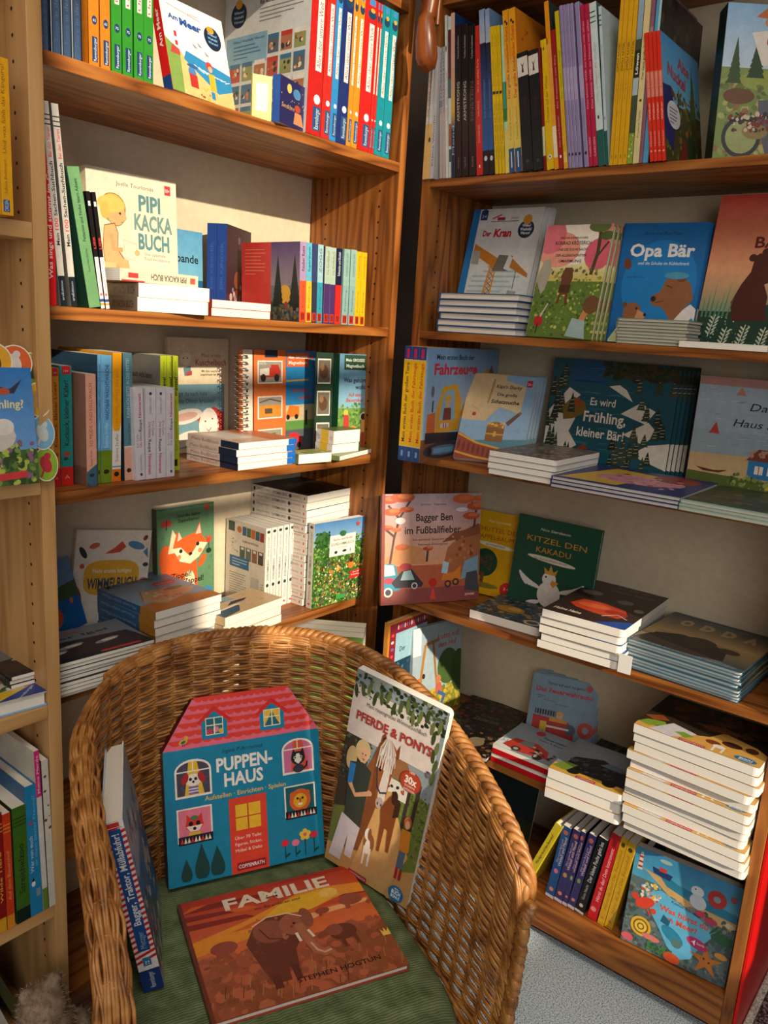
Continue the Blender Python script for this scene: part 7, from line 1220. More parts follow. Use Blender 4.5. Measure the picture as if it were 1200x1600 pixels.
# fourth shelf, left
book('sound', 'blue seaside sound book with an orange disc, half behind the post', 'board', '#1c5fa0', front=a_sound, name='board_book')
book('wimmel', 'cream animal book with a yellow WIMMELBUCH title cloud', 'hard', '#e6ddcb', front=a_wimmel, name='picture_book')
book('fox', 'green board book with an orange fox on the cover', 'board', '#5f8a64', '#4a4a34', front=a_fox, name='board_book')
stack('bigstack', 6, 'blue-grey picture book', 'of the brown-footed pile, fourth left shelf', 'soft', '#6f88a0', '#2f5478', front=a_museum, spine=lambda A: (A.quad(0, 0, 1, 1, '#355a80'), A.quad(0, 0, 1, .22, '#b07a2c'), A.vtext('Museum voller Mäuse', .5, .28, .8, .4, '#7fa0bc')), jit=.0025, name='picture_book')
stack('frontstack', 9, 'dark-covered white-edged picture book', 'of the pile at the left end, fourth shelf', 'soft', '#1c242c', '#1c242c', front=a_gute, jit=.003, name='picture_book')
stack('tanstack', 3, 'tan and blue whale book', 'in the low pile beside the white spines', 'soft', '#bfa27c', front=a_tan, jit=.003, name='picture_book')
P = None
for i in range(6): P = book('such%d' % i, 'white spined sound book, ' + ('first', 'second', 'third', 'fourth', 'fifth', 'last')[i] + ' from left of six, fourth shelf', 'board', '#ddd6ca', '#e6e0d6', '#cfc6b4', spine=s_such, back=b_such, parts=P, name='board_book', group='six white spined sound books')
stack('tallstack', 15, 'lying white-spined sound book', 'of the tall pile in the fourth shelf', 'board', '#2a2622', '#cfc6ba', front=lambda A: (A.quad(0, 0, 1, 1, '#26211d'), A.scat(30, 0, 0, 1, 1, ['#3a3226', '#4a3a2a', '#1f1c18'], .04, .1), A.poly([(.1, .5), (.4, .7), (.6, .6), (.2, .4)], '#4a3a30')), spine=s_such, jit=.002, name='board_book')
book('gwimmel', 'green garden sound book with a crowded meadow cover', 'board', '#3f6a2c', '#d8d4c4', front=a_gw, spine=s_such, name='board_book')
P = book('greenlow', 'green striped book peeking over the chair back under the fourth shelf', 'soft', '#7a9a4a', '#b8a878', front=lambda A: [A.quad(0, i / 8, 1, (i + .6) / 8, '#5a8038') for i in range(8)])
copies('greenlow', 3, P, 'green striped book', 'behind the chair', .0)
# right bookcase, top shelf
RT = 'in the tall row, top right shelf'
def RB(k, l, c, f=None, **kw):
    book(k, l + ', top right shelf', kw.pop('kind', 'hard'), c, spine=f, **kw)
RB('c1', 'cream to yellow slim spine with red title at the far left', '#d8cfc0', lambda A: (A.quad(0, 0, 1, .42, '#d8b070'), A.vtext('DER KLEINE UND DAS WILDE', .5, .48, .95, .5, '#b8403c')))
RB('c2', 'pale yellow slim spine second from the far left', '#d0d0cc', lambda A: (A.quad(0, 0, 1, .42, '#e0b468'), A.ell(.5, .30, .3, .02, '#4a4436')), front=lambda A: A.quad(0, 0, 1, 1, '#bfc4c2'))
RB('c3', 'light grey slim spine before the dark gap', '#c4c0c0', S('Kleine Wunder', '#6a6a74', .1, .5, .4))
RB('c4', 'grey-beige slim spine right of the dark gap', '#b8aca8', lambda A: (A.quad(0, .55, 1, 1, '#a8a8a8'), A.vtext('VOM KLEINEN BÄREN', .5, .5, .96, .5, '#3a3a44'), A.quad(0, .55, 1, .6, '#7a7a8a')))
RB('c5', 'second grey-beige slim spine', '#b8aca8', lambda A: (A.quad(0, .55, 1, 1, '#a8a8a8'), A.vtext('VOM KLEINEN BÄREN', .5, .5, .96, .5, '#3a3a44')))
RB('c6', 'tall mint white slim spine with red lettering', '#d4dcd4', lambda A: (A.vtext('Immer dem Glück nach', .5, .36, .66, .5, '#b84a50'), A.ell(.5, .8, .3, .02, '#6a5a50')))
RB('c7', 'tall pale green spine with dark red and teal patches', '#c4d4cc', lambda A: (A.quad(0, .62, 1, .92, '#5a1c20'), A.quad(0, .5, 1, .62, '#3f6468'), A.quad(.2, .2, 1, .34, '#a0542c'), A.quad(.3, .1, 1, .18, '#2a4a44')))
RB('c8', 'tall spine fading from pink over yellow to dark blue', '#8a8078', lambda A: (A.grad(0, .6, 1, 1, '#c89a80', '#d8b0a4'), A.grad(0, .4, 1, .6, '#d0a838', '#c89a80'), A.grad(0, .3, 1, .4, '#2a4a6a', '#c8a23c'), A.quad(0, 0, 1, .3, '#1c2f4c'), A.vtext('Mond', .5, .14, .32, .5, '#b8c4d4')), front=lambda A: (A.quad(0, 0, 1, 1, '#101c34'), A.quad(0, .8, 1, 1, '#1c3560')))
for i in range(3): RB('arm%d' % (i + 1), ('left', 'middle', 'right')[i] + ' of the three black spines lettered in silver', '#131110', lambda A, i=i: (A.vtext('ARMSTRONG' if i < 2 else 'EINSTEIN', .5, .37, .63, .42, '#c8c0b8' if i < 2 else '#6a4a40'), A.vtext('Torben Kuhlmann', .5, .78, .93, .26, '#b8b0a8'), A.vtext('NordSüd', .5, .06, .13, .26, '#8a8078'), A.quad(.9, 0, 1, 1, '#2a2420')), group='black spines on the top right shelf')
RB('rot1', 'bright red spine with small white lettering', '#c0261a', lambda A: (A.vtext('Wo die wilden Kerle', .5, .56, .78, .3, '#e8a898'), A.vtext('MAURICE', .5, .40, .50, .3, '#e8a898'), A.vtext('DIOGENES', .5, .22, .34, .3, '#e8a898'), A.quad(.4, .05, .6, .07, '#f0d8d0')))
bl = lambda A: (A.grad(0, .8, 1, 1, '#a8b4c4', '#7f9ac0'), A.grad(0, .15, 1, .8, '#1f5a9a', '#131c3a'), A.quad(0, 0, 1, .15, '#14161c'), A.ell(.5, .10, .26, .016, '#c8d0d8'), A.vtext('Die Sternschnuppe', .5, .35, .58, .3, '#5a8ac0'))
RB('blau1', 'left of two night blue spines with pale tops', '#14233f', bl, group='night blue spines'); RB('blau2', 'right of two night blue spines with pale tops', '#14233f', bl, front=a_blau, group='night blue spines')
gl = lambda A: (A.vtext('Onkel Tobi und die Tiere', .5, .10, .48, .4, '#6a5408'), A.quad(.1, .545, .9, .565, '#2a2410'), A.vtext('Ein Sommer am Meer', .5, .60, .95, .4, '#a88a14'))
for i in range(3): RB('gelb' + 'ABC'[i], ('left', 'middle', 'right')[i] + ' of three slim yellow spines', '#ddb80c', gl, group='three slim yellow spines')
RB('mint', 'slim mint green spine fading to yellow', '#a8d8b8', lambda A: (A.grad(0, 0, 1, .3, '#e8d060', '#c8c868'), A.quad(0, .35, 1, .62, '#2f9a7a'), A.quad(0, .36, 1, .44, '#1f7a3a')))
ld = lambda A: (A.grad(0, .7, 1, 1, '#e09a1c', '#e09a1c'), A.grad(0, .1, 1, .7, '#d8c860', '#e0a83a'), A.vtext('Der große Kinderlieder Schatz', .5, .46, .90, .42, '#b84c1c', bold=.02), A.vtext('Tomte Karlson', .5, .20, .40, .3, '#6a7a3a'), A.quad(.05, 0, .95, .15, '#1c4f80'), A.quad(.38, .03, .55, .13, '#c8d4dc'), A.ell(.4, .93, .15, .01, '#222'), A.ell(.65, .915, .15, .01, '#222'))
RB('lied1', 'left of two thick orange to yellow song books', '#d88a1c', ld, group='orange to yellow song books'); RB('lied2', 'right thick orange song book, its brown-orange cover showing', '#d88a1c', ld, front=a_lied, group='orange to yellow song books')
nh = lambda A: (A.quad(0, .80, 1, .96, '#d8d4c8'), A.poly([(.3, .92), (.45, .88), (.4, .83), (.6, .83), (.55, .88), (.7, .92), (.5, .89)], '#1c1a18'), A.vtext('Die Nacht', .5, .45, .62, .22, '#4a2c1c'), A.ell(.5, .08, .15, .015, '#3a4248'))
for i in range(2): RB('nacht%d' % (i + 1), ('left', 'right')[i] + ' of two thick blue-black spines with a white label', '#121a20', nh, group='thick blue-black spines')
RB('dunk', 'very slim dark red spine between black and yellow', '#8a1a12', lambda A: A.quad(.1, .12, .9, .36, '#e0d8a0'))
RB('chin', 'yellow spine with script title and round blue mark', '#dcb40c', lambda A: (A.vtext('Träume auf der Wiese', .5, .36, .72, .4, '#7a6414'), A.circ(.5, .10, .26, '#e8e4e0'), A.circ(.5, .10, .12, '#4a3a8a'), A.ell(.4, .93, .12, .014, '#6a5a10')))
RB('oran', 'tall orange slim spine with a white patch at the foot', '#e0920e', lambda A: (A.grad(0, .1, 1, .75, '#e09a1c', '#dd9a48'), A.quad(.05, .07, .95, .26, '#e8d8b8')), front=lambda A: A.quad(0, 0, 1, 1, '#2a3a38'))
RB('drot', 'dark red spine with pink lettering', '#9a1a18', lambda A: (A.vtext('Die Prinzessin vom Berg', .5, .44, .82, .34, '#d8a8a8'), A.vtext('Nils und Freunde', .5, .16, .38, .3, '#d8a8a8'), A.ell(.5, .09, .2, .012, '#eee')))
RB('senf', 'slim mustard spine with green lettering', '#c8b414', lambda A: (A.grad(0, 0, 1, .45, '#d8a02c', '#d0a820'), A.vtext('Der Garten im Wind', .5, .45, .75, .36, '#6a7a1c'), A.quad(.1, .04, .9, .11, '#e0c060')))
lf = lambda A: (A.quad(0, .42, 1, .62, '#a89ac0'), A.ell(.5, .085, .3, .01, '#1c1a2c'), A.quad(.9, 0, 1, 1, '#c8c0d8'))
for i in range(5): RB('lila%d' % (i + 1), ('first', 'second', 'third', 'fourth', 'last')[i] + ' from left of five slim lilac spines', '#8c80ac', lf, group='five slim lilac spines', kind='soft')
pk = lambda A: (A.vtext('Das kleine WIR zu Hause mit allen', .5, .36, .90, .4, '#e898ac', bold=.01), A.vtext('CARLSEN', .5, .06, .18, .4, '#e8a0b4', bold=.02))
for i in range(2): RB('pink%d' % (i + 1), ('left', 'right')[i] + ' of two crimson pink spines', '#b01f44', pk, group='crimson pink spines')
wt = lambda A: (A.quad(0, 0, 1, .22, '#1f5a54'), A.vtext('Wenn die Wolken', .4, .50, .76, .3, '#b88a8a'), A.vtext('Fabian Grolleau', .45, .40, .55, .2, '#8aa0a0'), A.ell(.4, .30, .12, .012, '#22343a'), [A.quad(0, .94 - i * .03, .8, .947 - i * .03, '#2a4a44') for i in range(3)])
RB('weis1', 'white spine with teal foot and three dark stripes', '#c8d8d8', wt, front=lambda A: (A.quad(0, 0, 1, 1, '#6a8488'), A.quad(0, 0, .3, 1, '#4a6a6e')))
RB('weis2', 'slim white spine with teal foot and stripes, recessed', '#b8ccd0', wt)
zp = lambda A: (A.vtext('ZWÖLF RÄTSEL', .5, .55, .72, .5, '#6a5a14', bold=.02), A.vtext('WINTER BUCH', .5, .38, .52, .42, '#a88a20'), A.quad(.3, .04, .7, .06, '#a8861c'))
for i in range(4): RB('zap%d' % (i + 1), ('first', 'second', 'third', 'last')[i] + ' from left of four golden yellow spines', '#dca418', zp, group='four golden yellow spines', kind='soft')
RB('loewen', 'spine with a white LÖWEN title over green leaves', '#46503a', lambda A: (A.grad(0, .72, 1, 1, '#8aa0b0', '#9ab0c0'), A.quad(0, .5, 1, .66, '#2a2c26'), A.vtext('Löwen', .5, .52, .64, .5, '#e4e0d8', bold=.03), A.quad(0, .4, 1, .5, '#a8bcc0'), A.quad(0, 0, 1, .18, '#8aa03a'), A.scat(14, .1, .02, .9, .2, ['#5a7428', '#c8d080'], .1, .2)))
RB('creme', 'cream spine with black and orange title', '#d8c890', lambda A: (A.vtext('Der neue große Traum', .5, .48, .72, .36, '#3a2c20', bold=.01), A.circ(.5, .36, .2, '#4a3020'), A.vtext('Frederik Vahle', .5, .15, .30, .3, '#5a4a34'), A.ell(.5, .97, .3, .01, '#222')))
RB('mauve', 'slim mauve spine next to the light blue one', '#8a5a72', lambda A: A.quad(0, .55, 1, .75, '#a87a8a'))
RB('hblau', 'light blue spine with a tall dark cover behind the red books', '#4f9ac4', lambda A: (A.quad(.6, .55, 1, 1, '#a8c8c8'), A.quad(0, .56, 1, .64, '#5a5a80')), front=a_hblau)
al = lambda A: (A.quad(0, .50, 1, .70, '#d8705c'), A.vtext('Alte Nuckel', .5, .50, .69, .42, '#e8a090', bold=.02), A.vtext('Walker', .5, .32, .46, .4, '#eec0b0', bold=.02), A.vtext('Hanser', .5, .12, .24, .4, '#eec0b0'), A.circ(.5, .08, .25, '#e8b0a0'))
for i in range(4): RB('alte%d' % (i + 1), ('first', 'second', 'third', 'last')[i] + ' from left of four bright red spines' + (' with landscape cover' if i == 3 else ''), '#d8301c', al, front=a_alte if i == 3 else None, group='four bright red spines')
book('bauer', 'farm picture book with dark green spine at the right end, top shelf', 'hard', '#8a9a6a', '#0f2a20', front=a_bauer, name='picture_book')
# second shelf, right
P = book('kran', 'front crane picture book titled Der Kran with a blue edge', 'hard', '#d9dcdb', '#2377b5', front=a_kran, name='picture_book')
copies('kran', 3, P, 'crane picture book', 'on the second right shelf', .006)
stack('kranstack', 6, 'white-edged book with blue corners', 'of the pile under the crane book', 'hard', '#1f4f86', '#1f4f86', '#1f4f86', front=lambda A: (A.quad(0, 0, 1, 1, '#1f4f86'), A.scat(20, 0, 0, 1, 1, ['#8a6a4a', '#3a3a44', '#c8c0b8'], .04, .1)), jit=.005, name='picture_book')
P = book('konrad', 'front watercolour toad picture book with pink sky and meadow', 'hard', '#8a8a4a', '#d8d0c0', front=a_konrad, name='picture_book')
copies('konrad', 5, P, 'watercolour toad book', 'on the second right shelf', .003)
P = book('opabaer', 'blue picture book titled Opa Bär with two brown bears', 'hard', '#0c64a5', front=a_opa, name='picture_book')
copies('opabaer', 2, P, 'blue bear book', 'on the second right shelf', .003)
stack('greenstack', 8, 'thin sage green-edged picture book', 'of the pile before the blue bear book', 'hard', '#8a9468', '#8a9468', '#6f7a52', front=lambda A: (A.quad(0, 0, 1, 1, '#5a5a44'), A.scat(20, 0, 0, 1, 1, ['#3a3a30', '#7a6a4a'], .05, .1)), jit=.003, name='picture_book')
book('whiteflat', 'single white book lying before the red bear picture book', 'soft', '#e4e0d8', front=lambda A: (A.quad(0, 0, 1, 1, '#3a3a34'), A.quad(0, 0, 1, .06, '#e0dcd0')))
book('baeren', 'red sunset picture book with two dark bears nose to nose', 'hard', '#c2463c', front=a_baeren, name='picture_book')
# third shelf, right
g = G['fahr']; G['fahr'] = g[:8] + (g[8] / 3 - .0003,)
fs = lambda t, c: (lambda A: (A.quad(0, 0, 1, 1, '#e3b014'), A.quad(0, .885, 1, 1, '#1c3f86'), A.quad(.3, .90, .7, .98, '#c02c50'), A.quad(0, 0, 1, .13, '#1c4a88'), A.quad(.35, .04, .65, .09, '#7aa4d0'), [A.circ(.1 + i * .2, .885, .06, '#e8e0d0') for i in range(5)], [A.circ(.1 + i * .2, .13, .06, '#e8e0d0') for i in range(5)], A.vtext(t, .52, .17, .86, .46, c, bold=.01)))
P = book('fahr', 'front vehicle picture book with a yellow excavator and yellow spine', 'hard', '#e3b014', front=a_fahr, spine=fs('Mein erstes Buch der Fahrzeuge', '#c8352c'), name='picture_book')
place(P, pose(g) @ Matrix.Translation((0, g[8] / 3, 0)), 'middle yellow spine with red title beside the excavator book', 'picture_book')
P = book_parts('hard', g[6], g[7], g[8] / 3 - .0003, '#e0a024', None, None, None, fs('Mein erstes Buch der großen Tiere', '#2a2a30'))
place(P, pose(g) @ Matrix.Translation((0, 2 * g[8] / 3, 0)), 'leftmost yellow spine with dark title on the third right shelf', 'picture_book')
P = book('sharky', 'front board book titled Die große Schatzsuche with a wooden ship rail', 'board', '#8fb2d0', front=a_schatz, name='board_book')
copies('sharky', 4, P, 'treasure hunt board book', 'on the third right shelf', .004)
stack('wstack3', 4, 'thick white-edged board book', 'of the pile beside the treasure hunt book', 'board', '#6a625a', front=lambda A: (A.quad(0, 0, 1, 1, '#6f665c'), A.scat(60, 0, 0, 1, 1, ['#8a5a44', '#5a5a60', '#a08870', '#4a4038', '#b8a890'], .03, .07)), jit=.003, name='board_book')
P = book('fruehling', 'front dark river picture book titled Es wird Frühling, kleiner Bär', 'hard', '#222a1c', front=a_frueh, name='picture_book')
copies('fruehling', 5, P, 'dark river picture book', 'on the third right shelf', .007)
stack('bluestack', 3, 'navy picture book with yellow cover', 'of the low pile, third right shelf', 'hard', '#232c6a', '#232c6a', '#232c6a', front=lambda A: (A.quad(0, 0, 1, 1, '#28306a'), A.poly([(.04, .06), (.2, .9), (.6, .8), (.5, .06)], '#d0a834'), A.ell(.55, .45, .34, .22, '#c98a98', .1), A.ell(.75, .75, .18, .2, '#8a2f34'), A.scat(20, .3, .2, .85, .7, ['#b5607a', '#d8a8b0', '#7a3a44'], .02, .04), A.quad(.56, 0, 1, .1, '#28306a')), jit=.003, name='picture_book')
stack('seastack', 3, 'mint-edged picture book', 'of the pile at the right edge, third shelf', 'hard', '#a8c8b4', '#a8c8b4', '#88a894', front=lambda A: (A.quad(0, 0, 1, 1, '#34402c'), A.scat(40, 0, 0, 1, 1, ['#4a4a34', '#2a3424', '#5a5a44', '#3a4a38'], .04, .09), A.quad(0, 0, 1, .03, '#8fd0bc')), jit=.003, name='picture_book')
book('haus', 'pale blue sea picture book with a blue house at the beach', 'hard', '#a8bcc9', front=a_haus, name='picture_book')
# fourth shelf, right
book('bagger', 'picture book of toy vehicles in a red savanna titled Bagger Ben', 'hard', '#8e4a46', '#7a3a34', front=a_bagger, name='picture_book')
book('feigel', 'yellow picture book with a round green apple tree', 'hard', '#e2ac0e', front=a_feigel, name='picture_book')
book('kakadu', 'dark green picture book with a white cockatoo', 'hard', '#12503c', front=a_kakadu, name='picture_book')
book('single4', 'single grey picture book with teal bottom edge lying before the cockatoo', 'board', '#3a4a52', '#2a5a60', '#1f5058', front=a_single, name='picture_book')
stack('brownstack', 5, 'dark brown cat picture book', 'of the pile, fourth right shelf', 'board', '#392622', '#1f3f86', '#392622', front=a_brown, jit=.006, name='picture_book')
g = G['brownstack']; mb = MB(); mb.bevbox((g[6] - .004, g[8] * .55, -.0012), (g[6] + .022, g[8] * .99, -.0004), .0003); o = mb.obj('price_slip', None); o.data.materials.append(mat('white_paper_slip', .7)[0]); o.data.materials[0].node_tree.nodes['Principled BSDF'].inputs['Base Color'].default_value = (.75, .74, .7, 1)
o.matrix_world = pose(g); tag(o, 'small white paper slip at the corner of the brown book pile', 'paper slip')
stack('odda', 9, 'blue-edged picture book with ODDA title', 'of the pile, fourth right shelf', 'hard', '#3a7490', '#3f7f9e', '#3a7490', front=a_odda, spine=s_odda, jit=.004, name='picture_book')
# fifth shelf, right
book('wimpel', 'tall picture book with orange rim and crimson pennant border', 'hard', '#8a2238', '#c8862c', '#c8862c', front=a_wimpel, name='picture_book')
g = G['conni']; mwc = pose(g)
book('conni', 'farm picture book with a swinging child on straw', 'hard', '#9fb3bd', '#c8d4d8', front=a_giraffe, name='picture_book')
bb = book_parts('hard', .17, .205, .0058, '#1f7fc0', '#1f86c8', '#155f98')
for i in range(2): place(bb, mwc @ Matrix.Translation((-.004, g[8] + .001 + i * .0064, 0)), ('right', 'left')[i] + ' of two bright blue spines beside the farm picture book', 'picture_book', 'two bright blue spines')
book('darkflat', 'dark fairy tale book lying flat on the fifth right shelf', 'hard', '#17130f', front=a_dark, name='picture_book')
P = stack('redstack', 2, 'fire engine board book with a red band', 'lying before the pale blue one', 'board', '#8b95a0', front=a_redt, jit=.004, name='board_book')
rs = [o for o in bpy.data.objects if o.type == 'EMPTY' and 'with a red band' in o.get('label', '')]
for o in rs:
    g = G['redstack']; t = g[8] / 2; mb = MB(); mb.box((.0, t * .42, -.0009), (g[6] - .0005, t - .001, .0002), '#c8141a'); mb.box((-.0011, t * .42, 0), (.0, t - .001, g[7]), '#c8141a'); mb.obj('red_band', M['cover'], o)
P = book('feuer', 'front pale blue board book titled Das Feuerwehrauto', 'board', '#7f9fb5', front=a_feuer, name='board_book')
copies('feuer', 4, P, 'pale blue fire engine book', 'on the fifth right shelf', .004)
stack('truckstack', 3, 'thick white-edged truck board book', 'left of the tall white pile', 'board', '#7a8088', front=a_truck, jit=.004, name='board_book')
stack('ponystack', 12, 'thick white-edged pony search book', 'of the tall white pile', 'board', '#33281f', front=a_pony, jit=.006, name='board_book', seed=5)
stack('camoflat', 2, 'dark green patterned book lying', 'behind the truck board books', 'soft', '#26301f', front=a_camo, jit=.002)
# bottom shelf, right
book('gelblean', 'yellow spined book leaning steeply at the left of the bottom shelf', 'hard', '#dcc22c', '#e0c832', '#c8b028', spine=S('Was magst du auf dem Bauernhof?', '#5a5a20', .36, .84, .34, bottom=(.10, '#e0b82c')))
for i in range(4): book('mon%d' % (i + 1), ('first', 'second', 'third', 'fourth')[i] + ' from left of four dark purple-blue spines, bottom shelf', 'board', '#2c2a50', '#332f62' if i else '#1f4a80', spine=lambda A: (A.vtext('Mein erstes Buch vom', .35, .50, .82, .26, '#a89ac0'), A.vtext('Weltall und Mond', .68, .46, .86, .34, '#c8a8b0', bold=.01), A.ell(.5, .92, .3, .03, '#a85a5a'), A.ell(.5, .38, .25, .03, ['#c86a8a', '#a88a4a', '#8a9a5a', '#6a8a5a'][i]), A.circ(.5, .12, .25, '#c87a6a'), A.quad(0, 0, 1, .04, '#b8b0b8')), name='board_book', group='dark purple-blue spines, bottom shelf')
book('schwarz', 'black spined book with white script, bottom shelf', 'board', '#14161c', spine=lambda A: (A.vtext('Der kleine Fuchs geht los', .5, .42, .95, .42, '#d8d8dc'), A.vtext('Gute Nacht', .45, .18, .38, .3, '#a8a8b0'), A.circ(.5, .10, .22, '#c8b0a8'), A.quad(0, 0, 1, .03, '#b8b8c0')), name='board_book')
book('rotm', 'red spined book with white script, bottom shelf', 'board', '#c01a22', spine=lambda A: (A.vtext('Hörst du das? Dein Instrument', .5, .22, .84, .38, '#f0c8cc'), A.quad(.3, .86, .75, .94, '#8a1018'), A.circ(.4, .12, .3, '#e08a80')), name='board_book')
by_ = lambda A: (A.vtext('Hörst du das? Der Bauernhof', .5, .18, .86, .40, '#9a5a14'), A.ell(.5, .92, .3, .025, '#4a3a14'), A.circ(.5, .08, .2, '#b8703a'), A.quad(0, .015, 1, .02, '#8a6a1c'))
for i in range(2): book('bau%d' % (i + 1), ('left', 'right')[i] + ' of two mustard yellow farm sound spines, bottom shelf', 'board', '#c89a1c', '#cfa01e', spine=by_, name='board_book', group='mustard yellow spines')
book('meer', 'colourful seaside sound book with crab and starfish, bottom shelf', 'board', '#2f6a8a', '#1f4a60', '#2a2a2e', front=a_meer, name='board_book')
G['teal6'] = (.075, -.664, Z6, 0.0, -.12, 0.0, .15, .20, .012); book('teal6', 'dark teal spine squeezed beside the seaside sound book', 'board', '#174a5a', '#17505f', spine=lambda A: (A.circ(.5, .5, .3, '#7a3a34'), A.scat(8, .2, .1, .8, .4, ['#8a6a3a', '#3a6a6a'], .1, .2)), name='board_book')
G['dark6'] = (.17, -.12, Z6 + .001, -PI / 2, .2, 0.0, .26, .22, .004); book('dark6', 'dark teal book in the shadow at the left end, bottom shelf', 'board', '#12282c', front=lambda A: (A.quad(0, 0, 1, 1, '#14282c'), A.quad(0, 0, 1, .3, '#26361c'), A.ell(.6, .25, .12, .1, '#24303c'), A.ell(.6, .25, .06, .05, '#4a3a4a'), A.ell(.3, .5, .2, .1, '#3a4a24')), name='board_book')
# on the armchair
def puppen_outline():
    g = G['puppen']; W, H = g[6], HP; B = .725
    return [(0, 0), (W, 0), (W, B * H), (.81 * W, .985 * H), (.19 * W, .985 * H), (0, B * H)]
HP = G['puppen'][7] / .725; g = G['puppen']; W, T = g[6], g[8]; q = puppen_outline(); c = .002
mb = MB(); mb.slab(q, 0, c, '#1587ab'); mb.slab(q, T - c, T, '#1587ab')
mb.slab(q, c + .0002, T - c - .0002, '#1a1c28', side='#20222c')
n_ = len(q)
mb.add([(p[0], 0, p[1]) for p in q[2:]] + [(p[0], T, p[1]) for p in q[2:]], [(i, i + 4, i + 5, i + 1) for i in range(3)], '#a01a30')
a = Art(W, HP); a_puppen(a)
r = place([('box', mb.mesh('box', M['cover'])), ('cover_print', a.mesh('cover_print', 'front', W, T, .00006))], pose(g), 'house-shaped blue and pink doll house box standing on the green cushion', 'doll_house_box', None, 'box')
book('pferde', 'large white-edged horse and pony board book leaning in the chair', 'board', '#8a7a5a', '#5a2a1c', front=a_pferde, name='board_book')
book('familie', 'orange sunset elephant picture book titled FAMILIE lying on the cushion', 'hard', '#9a3a24', '#5a2a1c', front=a_familie, name='picture_book')
book('muell', 'blue spined book with red and white stripes standing on the chair', 'hard', '#f0ece8', '#f2eeea', '#d8e4ee', front=lambda A: (A.quad(0, 0, 1, 1, '#8a9aa4'), A.quad(0, .1, 1, .6, '#2f5f86'), A.scat(60, 0, .0, 1, .9, ['#7a3a34', '#5a6a74', '#2f6aa0', '#a89a88', '#3a4a3a', '#c8b8a0'], .03, .08)), spine=s_muell, name='picture_book')
# left edge bookcase
book('kaenguru', 'yellow spined picture book at the upper left edge', 'hard', '#e8a818', spine=lambda A: (A.vtext('Und was fühlt das Känguru?', .42, .40, .96, .34, '#8a5a14', down=False), A.vtext('Sabine Bohlmann', .42, .14, .36, .26, '#8a5a14'), A.quad(.15, .02, .7, .10, '#1f4f8a'), A.vtext('CARLSEN', .42, .025, .095, .34, '#cfe0ea')))
g = G['fruehl2']
book('fruehl2', 'spring animal sound book with sheep and round picture tabs, left edge', 'board', '#6a9acb', front=a_fruehl2, name='board_book')
TB = [(.132, .172, '#d9a02a', '#5a3a20'), (.160, .170, '#d8642c', '#d8d0c8'), (.182, .160, '#7fa02a', '#2f3a20'), (.188, .118, '#e0b024', '#c09a5a'), (.190, .070, '#7ab0d0', '#c8ccc8'), (.192, .024, '#8ab030', '#b8323a')]
rt = LAST[0]
for i, (u_, v_, c_, d_) in enumerate(TB):
    mb = MB(); o_ = [(u_ + (.024 if v_ > .15 else .018) * math.cos(t), v_ + .025 * math.sin(t)) for t in [2 * PI * k / 28 for k in range(28)]]
    y0 = g[8] + .0006 + .0014 * (i % 3); mb.slab(o_, y0, y0 + .0012, '#e8e2cc'); tb = mb.obj('round_tab', M['cover'], rt)
    A_ = Art(1, 1); A_.poly([((p[0] - u_) * .93 + u_, (p[1] - v_) * .93 + v_) for p in o_], c_); A_.ell(u_, v_, .008, .013, d_, .3); A_.ell(u_ + .003, v_ + .012, .005, .005, d_); A_.line([(u_ - .004, v_ - .008), (u_ - .008, v_ - .018)], .003, d_)
    me = A_.mesh('tab_print', 'front', 1, 0, .0001); me.transform(Matrix.Translation((0, y0, 0))); linkm('tab_print', me, None, tb)
P = book('stackF', 'crocodile picture book with a navy corner lying on the left edge shelf', 'hard', '#c9c2b5', '#8ab4d8', '#8ab4d8', front=a_stackF, name='picture_book')
fsp = lambda t, c, tc, ft: (lambda A: (A.quad(0, 0, 1, 1, c), A.quad(0, 0, 1, .12, ft), A.vtext(t, .5, .25, .68, .42, tc, bold=.01), [A.quad(0, .90 - i * .03, 1, .91 - i * .03, '#e08a3a' if c != '#3f6a22' else '#24401a') for i in range(3)]))
book('wild', 'dark red spine with yellow title at the lower left edge', 'soft', '#7a1518', spine=fsp('Wilde Tiere', '#8a1418', '#e0a83a', '#dca020'))
book('rotw', 'orange-red spine at the lower left edge beside the dark red one', 'soft', '#c83a1c', spine=fsp('Auf dem Bauernhof', '#cc3e1c', '#d8905a', '#e08a2c'))
book('streich', 'green spined thick animal book at the lower left edge', 'soft', '#3f6a22', '#3f6a22', '#2a4418', spine=fsp('Streichelzoo', '#3f6a22', '#1a2c10', '#16281c'))
book('weter', 'blue spined hardback with a small penguin at the lower left edge', 'hard', '#1a6aa0', '#2484b8', '#1a5c8c', spine=lambda A: (A.vtext('Wer von euch', .32, .34, .62, .3, '#c8dce8'), A.vtext('ist mein bester Freund?', .68, .38, .92, .24, '#7ab4d8'), A.ell(.35, .25, .16, .022, '#e8e8e8'), A.ell(.35, .28, .1, .014, '#222'), A.ell(.4, .72, .14, .012, '#c83a44'), A.quad(.55, .14, .9, .2, '#7a9aa8')))
book('tipt', 'white book with a pink spine head at the lower left edge', 'soft', '#c8c4b8', '#d8d4cc', spine=lambda A: (A.quad(0, .72, 1, 1, '#d0307a'), A.vtext('Meine Pferde', .5, .74, .97, .45, '#f0b8d0', bold=.02), A.quad(0, 0, 1, .14, '#6a8a3a')))
book('alt', 'white book nearest the left post on the lower left edge', 'soft', '#5a4434', '#d8d2c4', spine=lambda A: A.scat(6, .1, .1, .9, .9, ['#6a4a34'], .1, .3))
G['grau1'] = (-.868, .03, .068, PI / 2, .30, 0, .16, .235, .022); book('grau1', 'grey edged book leaning at the lower left corner', 'soft', '#8f8c84', '#c8c4ba')
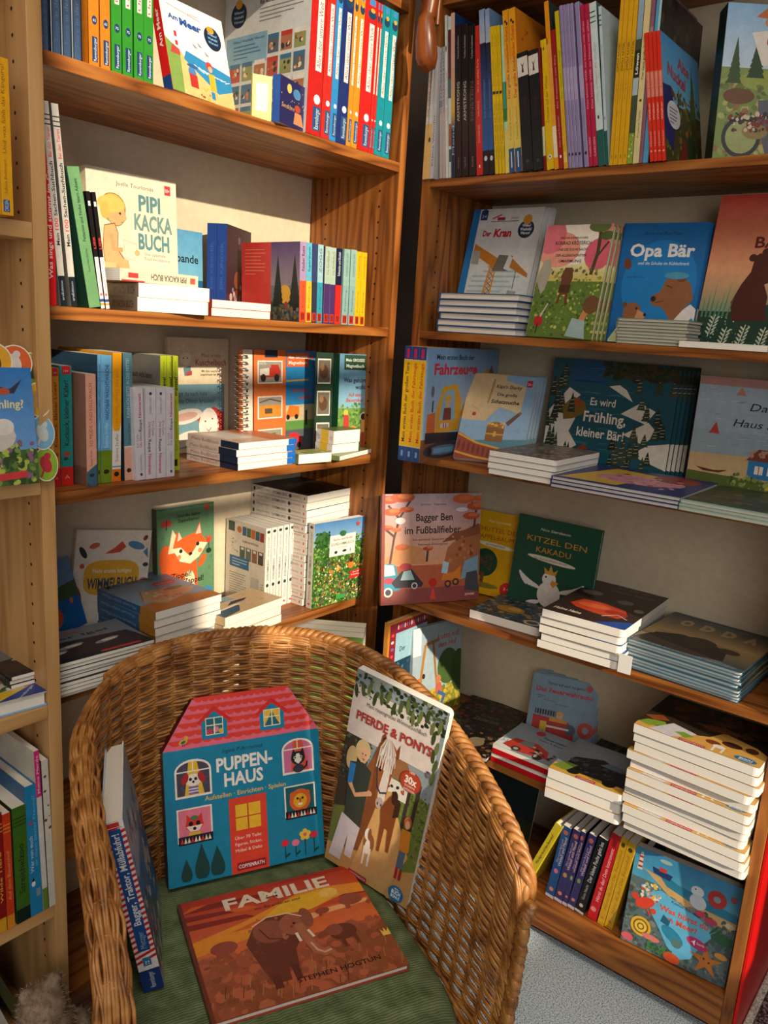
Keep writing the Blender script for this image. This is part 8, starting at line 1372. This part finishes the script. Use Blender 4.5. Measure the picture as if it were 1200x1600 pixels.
G['grau2'] = (-.836, .05, .0655, PI / 2, .34, 0, .16, .245, .014); book('grau2', 'dark olive book with pale edge leaning at the lower left corner', 'soft', '#3a3a20', '#4a4a2c')
G['grau3'] = (-.915, -.012, .063, PI / 2, .16, 0, .16, .16, .012); book('grau3', 'blue spined book at the very bottom left corner', 'hard', '#2a4a80', '#d8d8dc', spine=lambda A: (A.quad(0, 0, 1, .4, '#2f5f9a')))
# plush toy on the bottom left: soft body grown from connected balls
bm = bmesh.new(); RR = random.Random(4)
PB = ((-.862, -.074, .055, .054), (-.862, -.074, .112, .053), (-.866, -.072, .160, .046), (-.870, -.074, .198, .038), (-.815, -.076, .125, .026), (-.808, -.08, .09, .020), (-.912, -.076, .13, .026), (-.893, -.07, .232, .013), (-.847, -.07, .232, .013), (-.884, -.106, .192, .016), (-.84, -.118, .03, .026), (-.89, -.118, .03, .026))
for (x, y, z, r) in (PB):
    t_ = bmesh.ops.create_icosphere(bm, subdivisions=3, radius=r, matrix=Matrix.Translation((x, y, z)))
for v in bm.verts: v.co += v.normal * 0 + Vector((RR.uniform(-1, 1), RR.uniform(-1, 1), RR.uniform(-1, 1))) * .0006
me = bpy.data.meshes.new('plush_toy'); bm.to_mesh(me); bm.free()
pt = linkm('plush_toy', me, M['plush']); md = pt.modifiers.new('blend', 'REMESH'); md.mode = 'VOXEL'; md.voxel_size = .004
md2 = pt.modifiers.new('soft', 'SMOOTH'); md2.iterations = 6
hb = bmesh.new(); dg = None
tag(pt, 'beige fluffy plush toy at the bottom left corner', 'plush toy')
def fur(centres, n=5200):
    mb = MB(); R = random.Random(9)
    for i in range(n):
        x, y, z, r = centres[R.choices(range(len(centres)), [c[3] ** 2 for c in centres])[0]]
        d = Vector((R.gauss(0, 1), R.gauss(0, 1), R.gauss(0, 1))).normalized(); p = Vector((x, y, z)) + d * r * .97
        if any((p - Vector(c[:3])).length < c[3] * .9 for c in centres if c[:3] != (x, y, z)): continue
        s = d.cross(Vector((R.gauss(0, 1), R.gauss(0, 1), R.gauss(0, 1)))).normalized() * .0007; e = p + d * R.uniform(.004, .009) + s * R.uniform(-6, 6)
        mb.add([p - s, p + s, e], [(0, 1, 2)])
    return mb
o = fur(list(PB)).obj('fur', M['plush'], pt); o['kind'] = 'stuff'
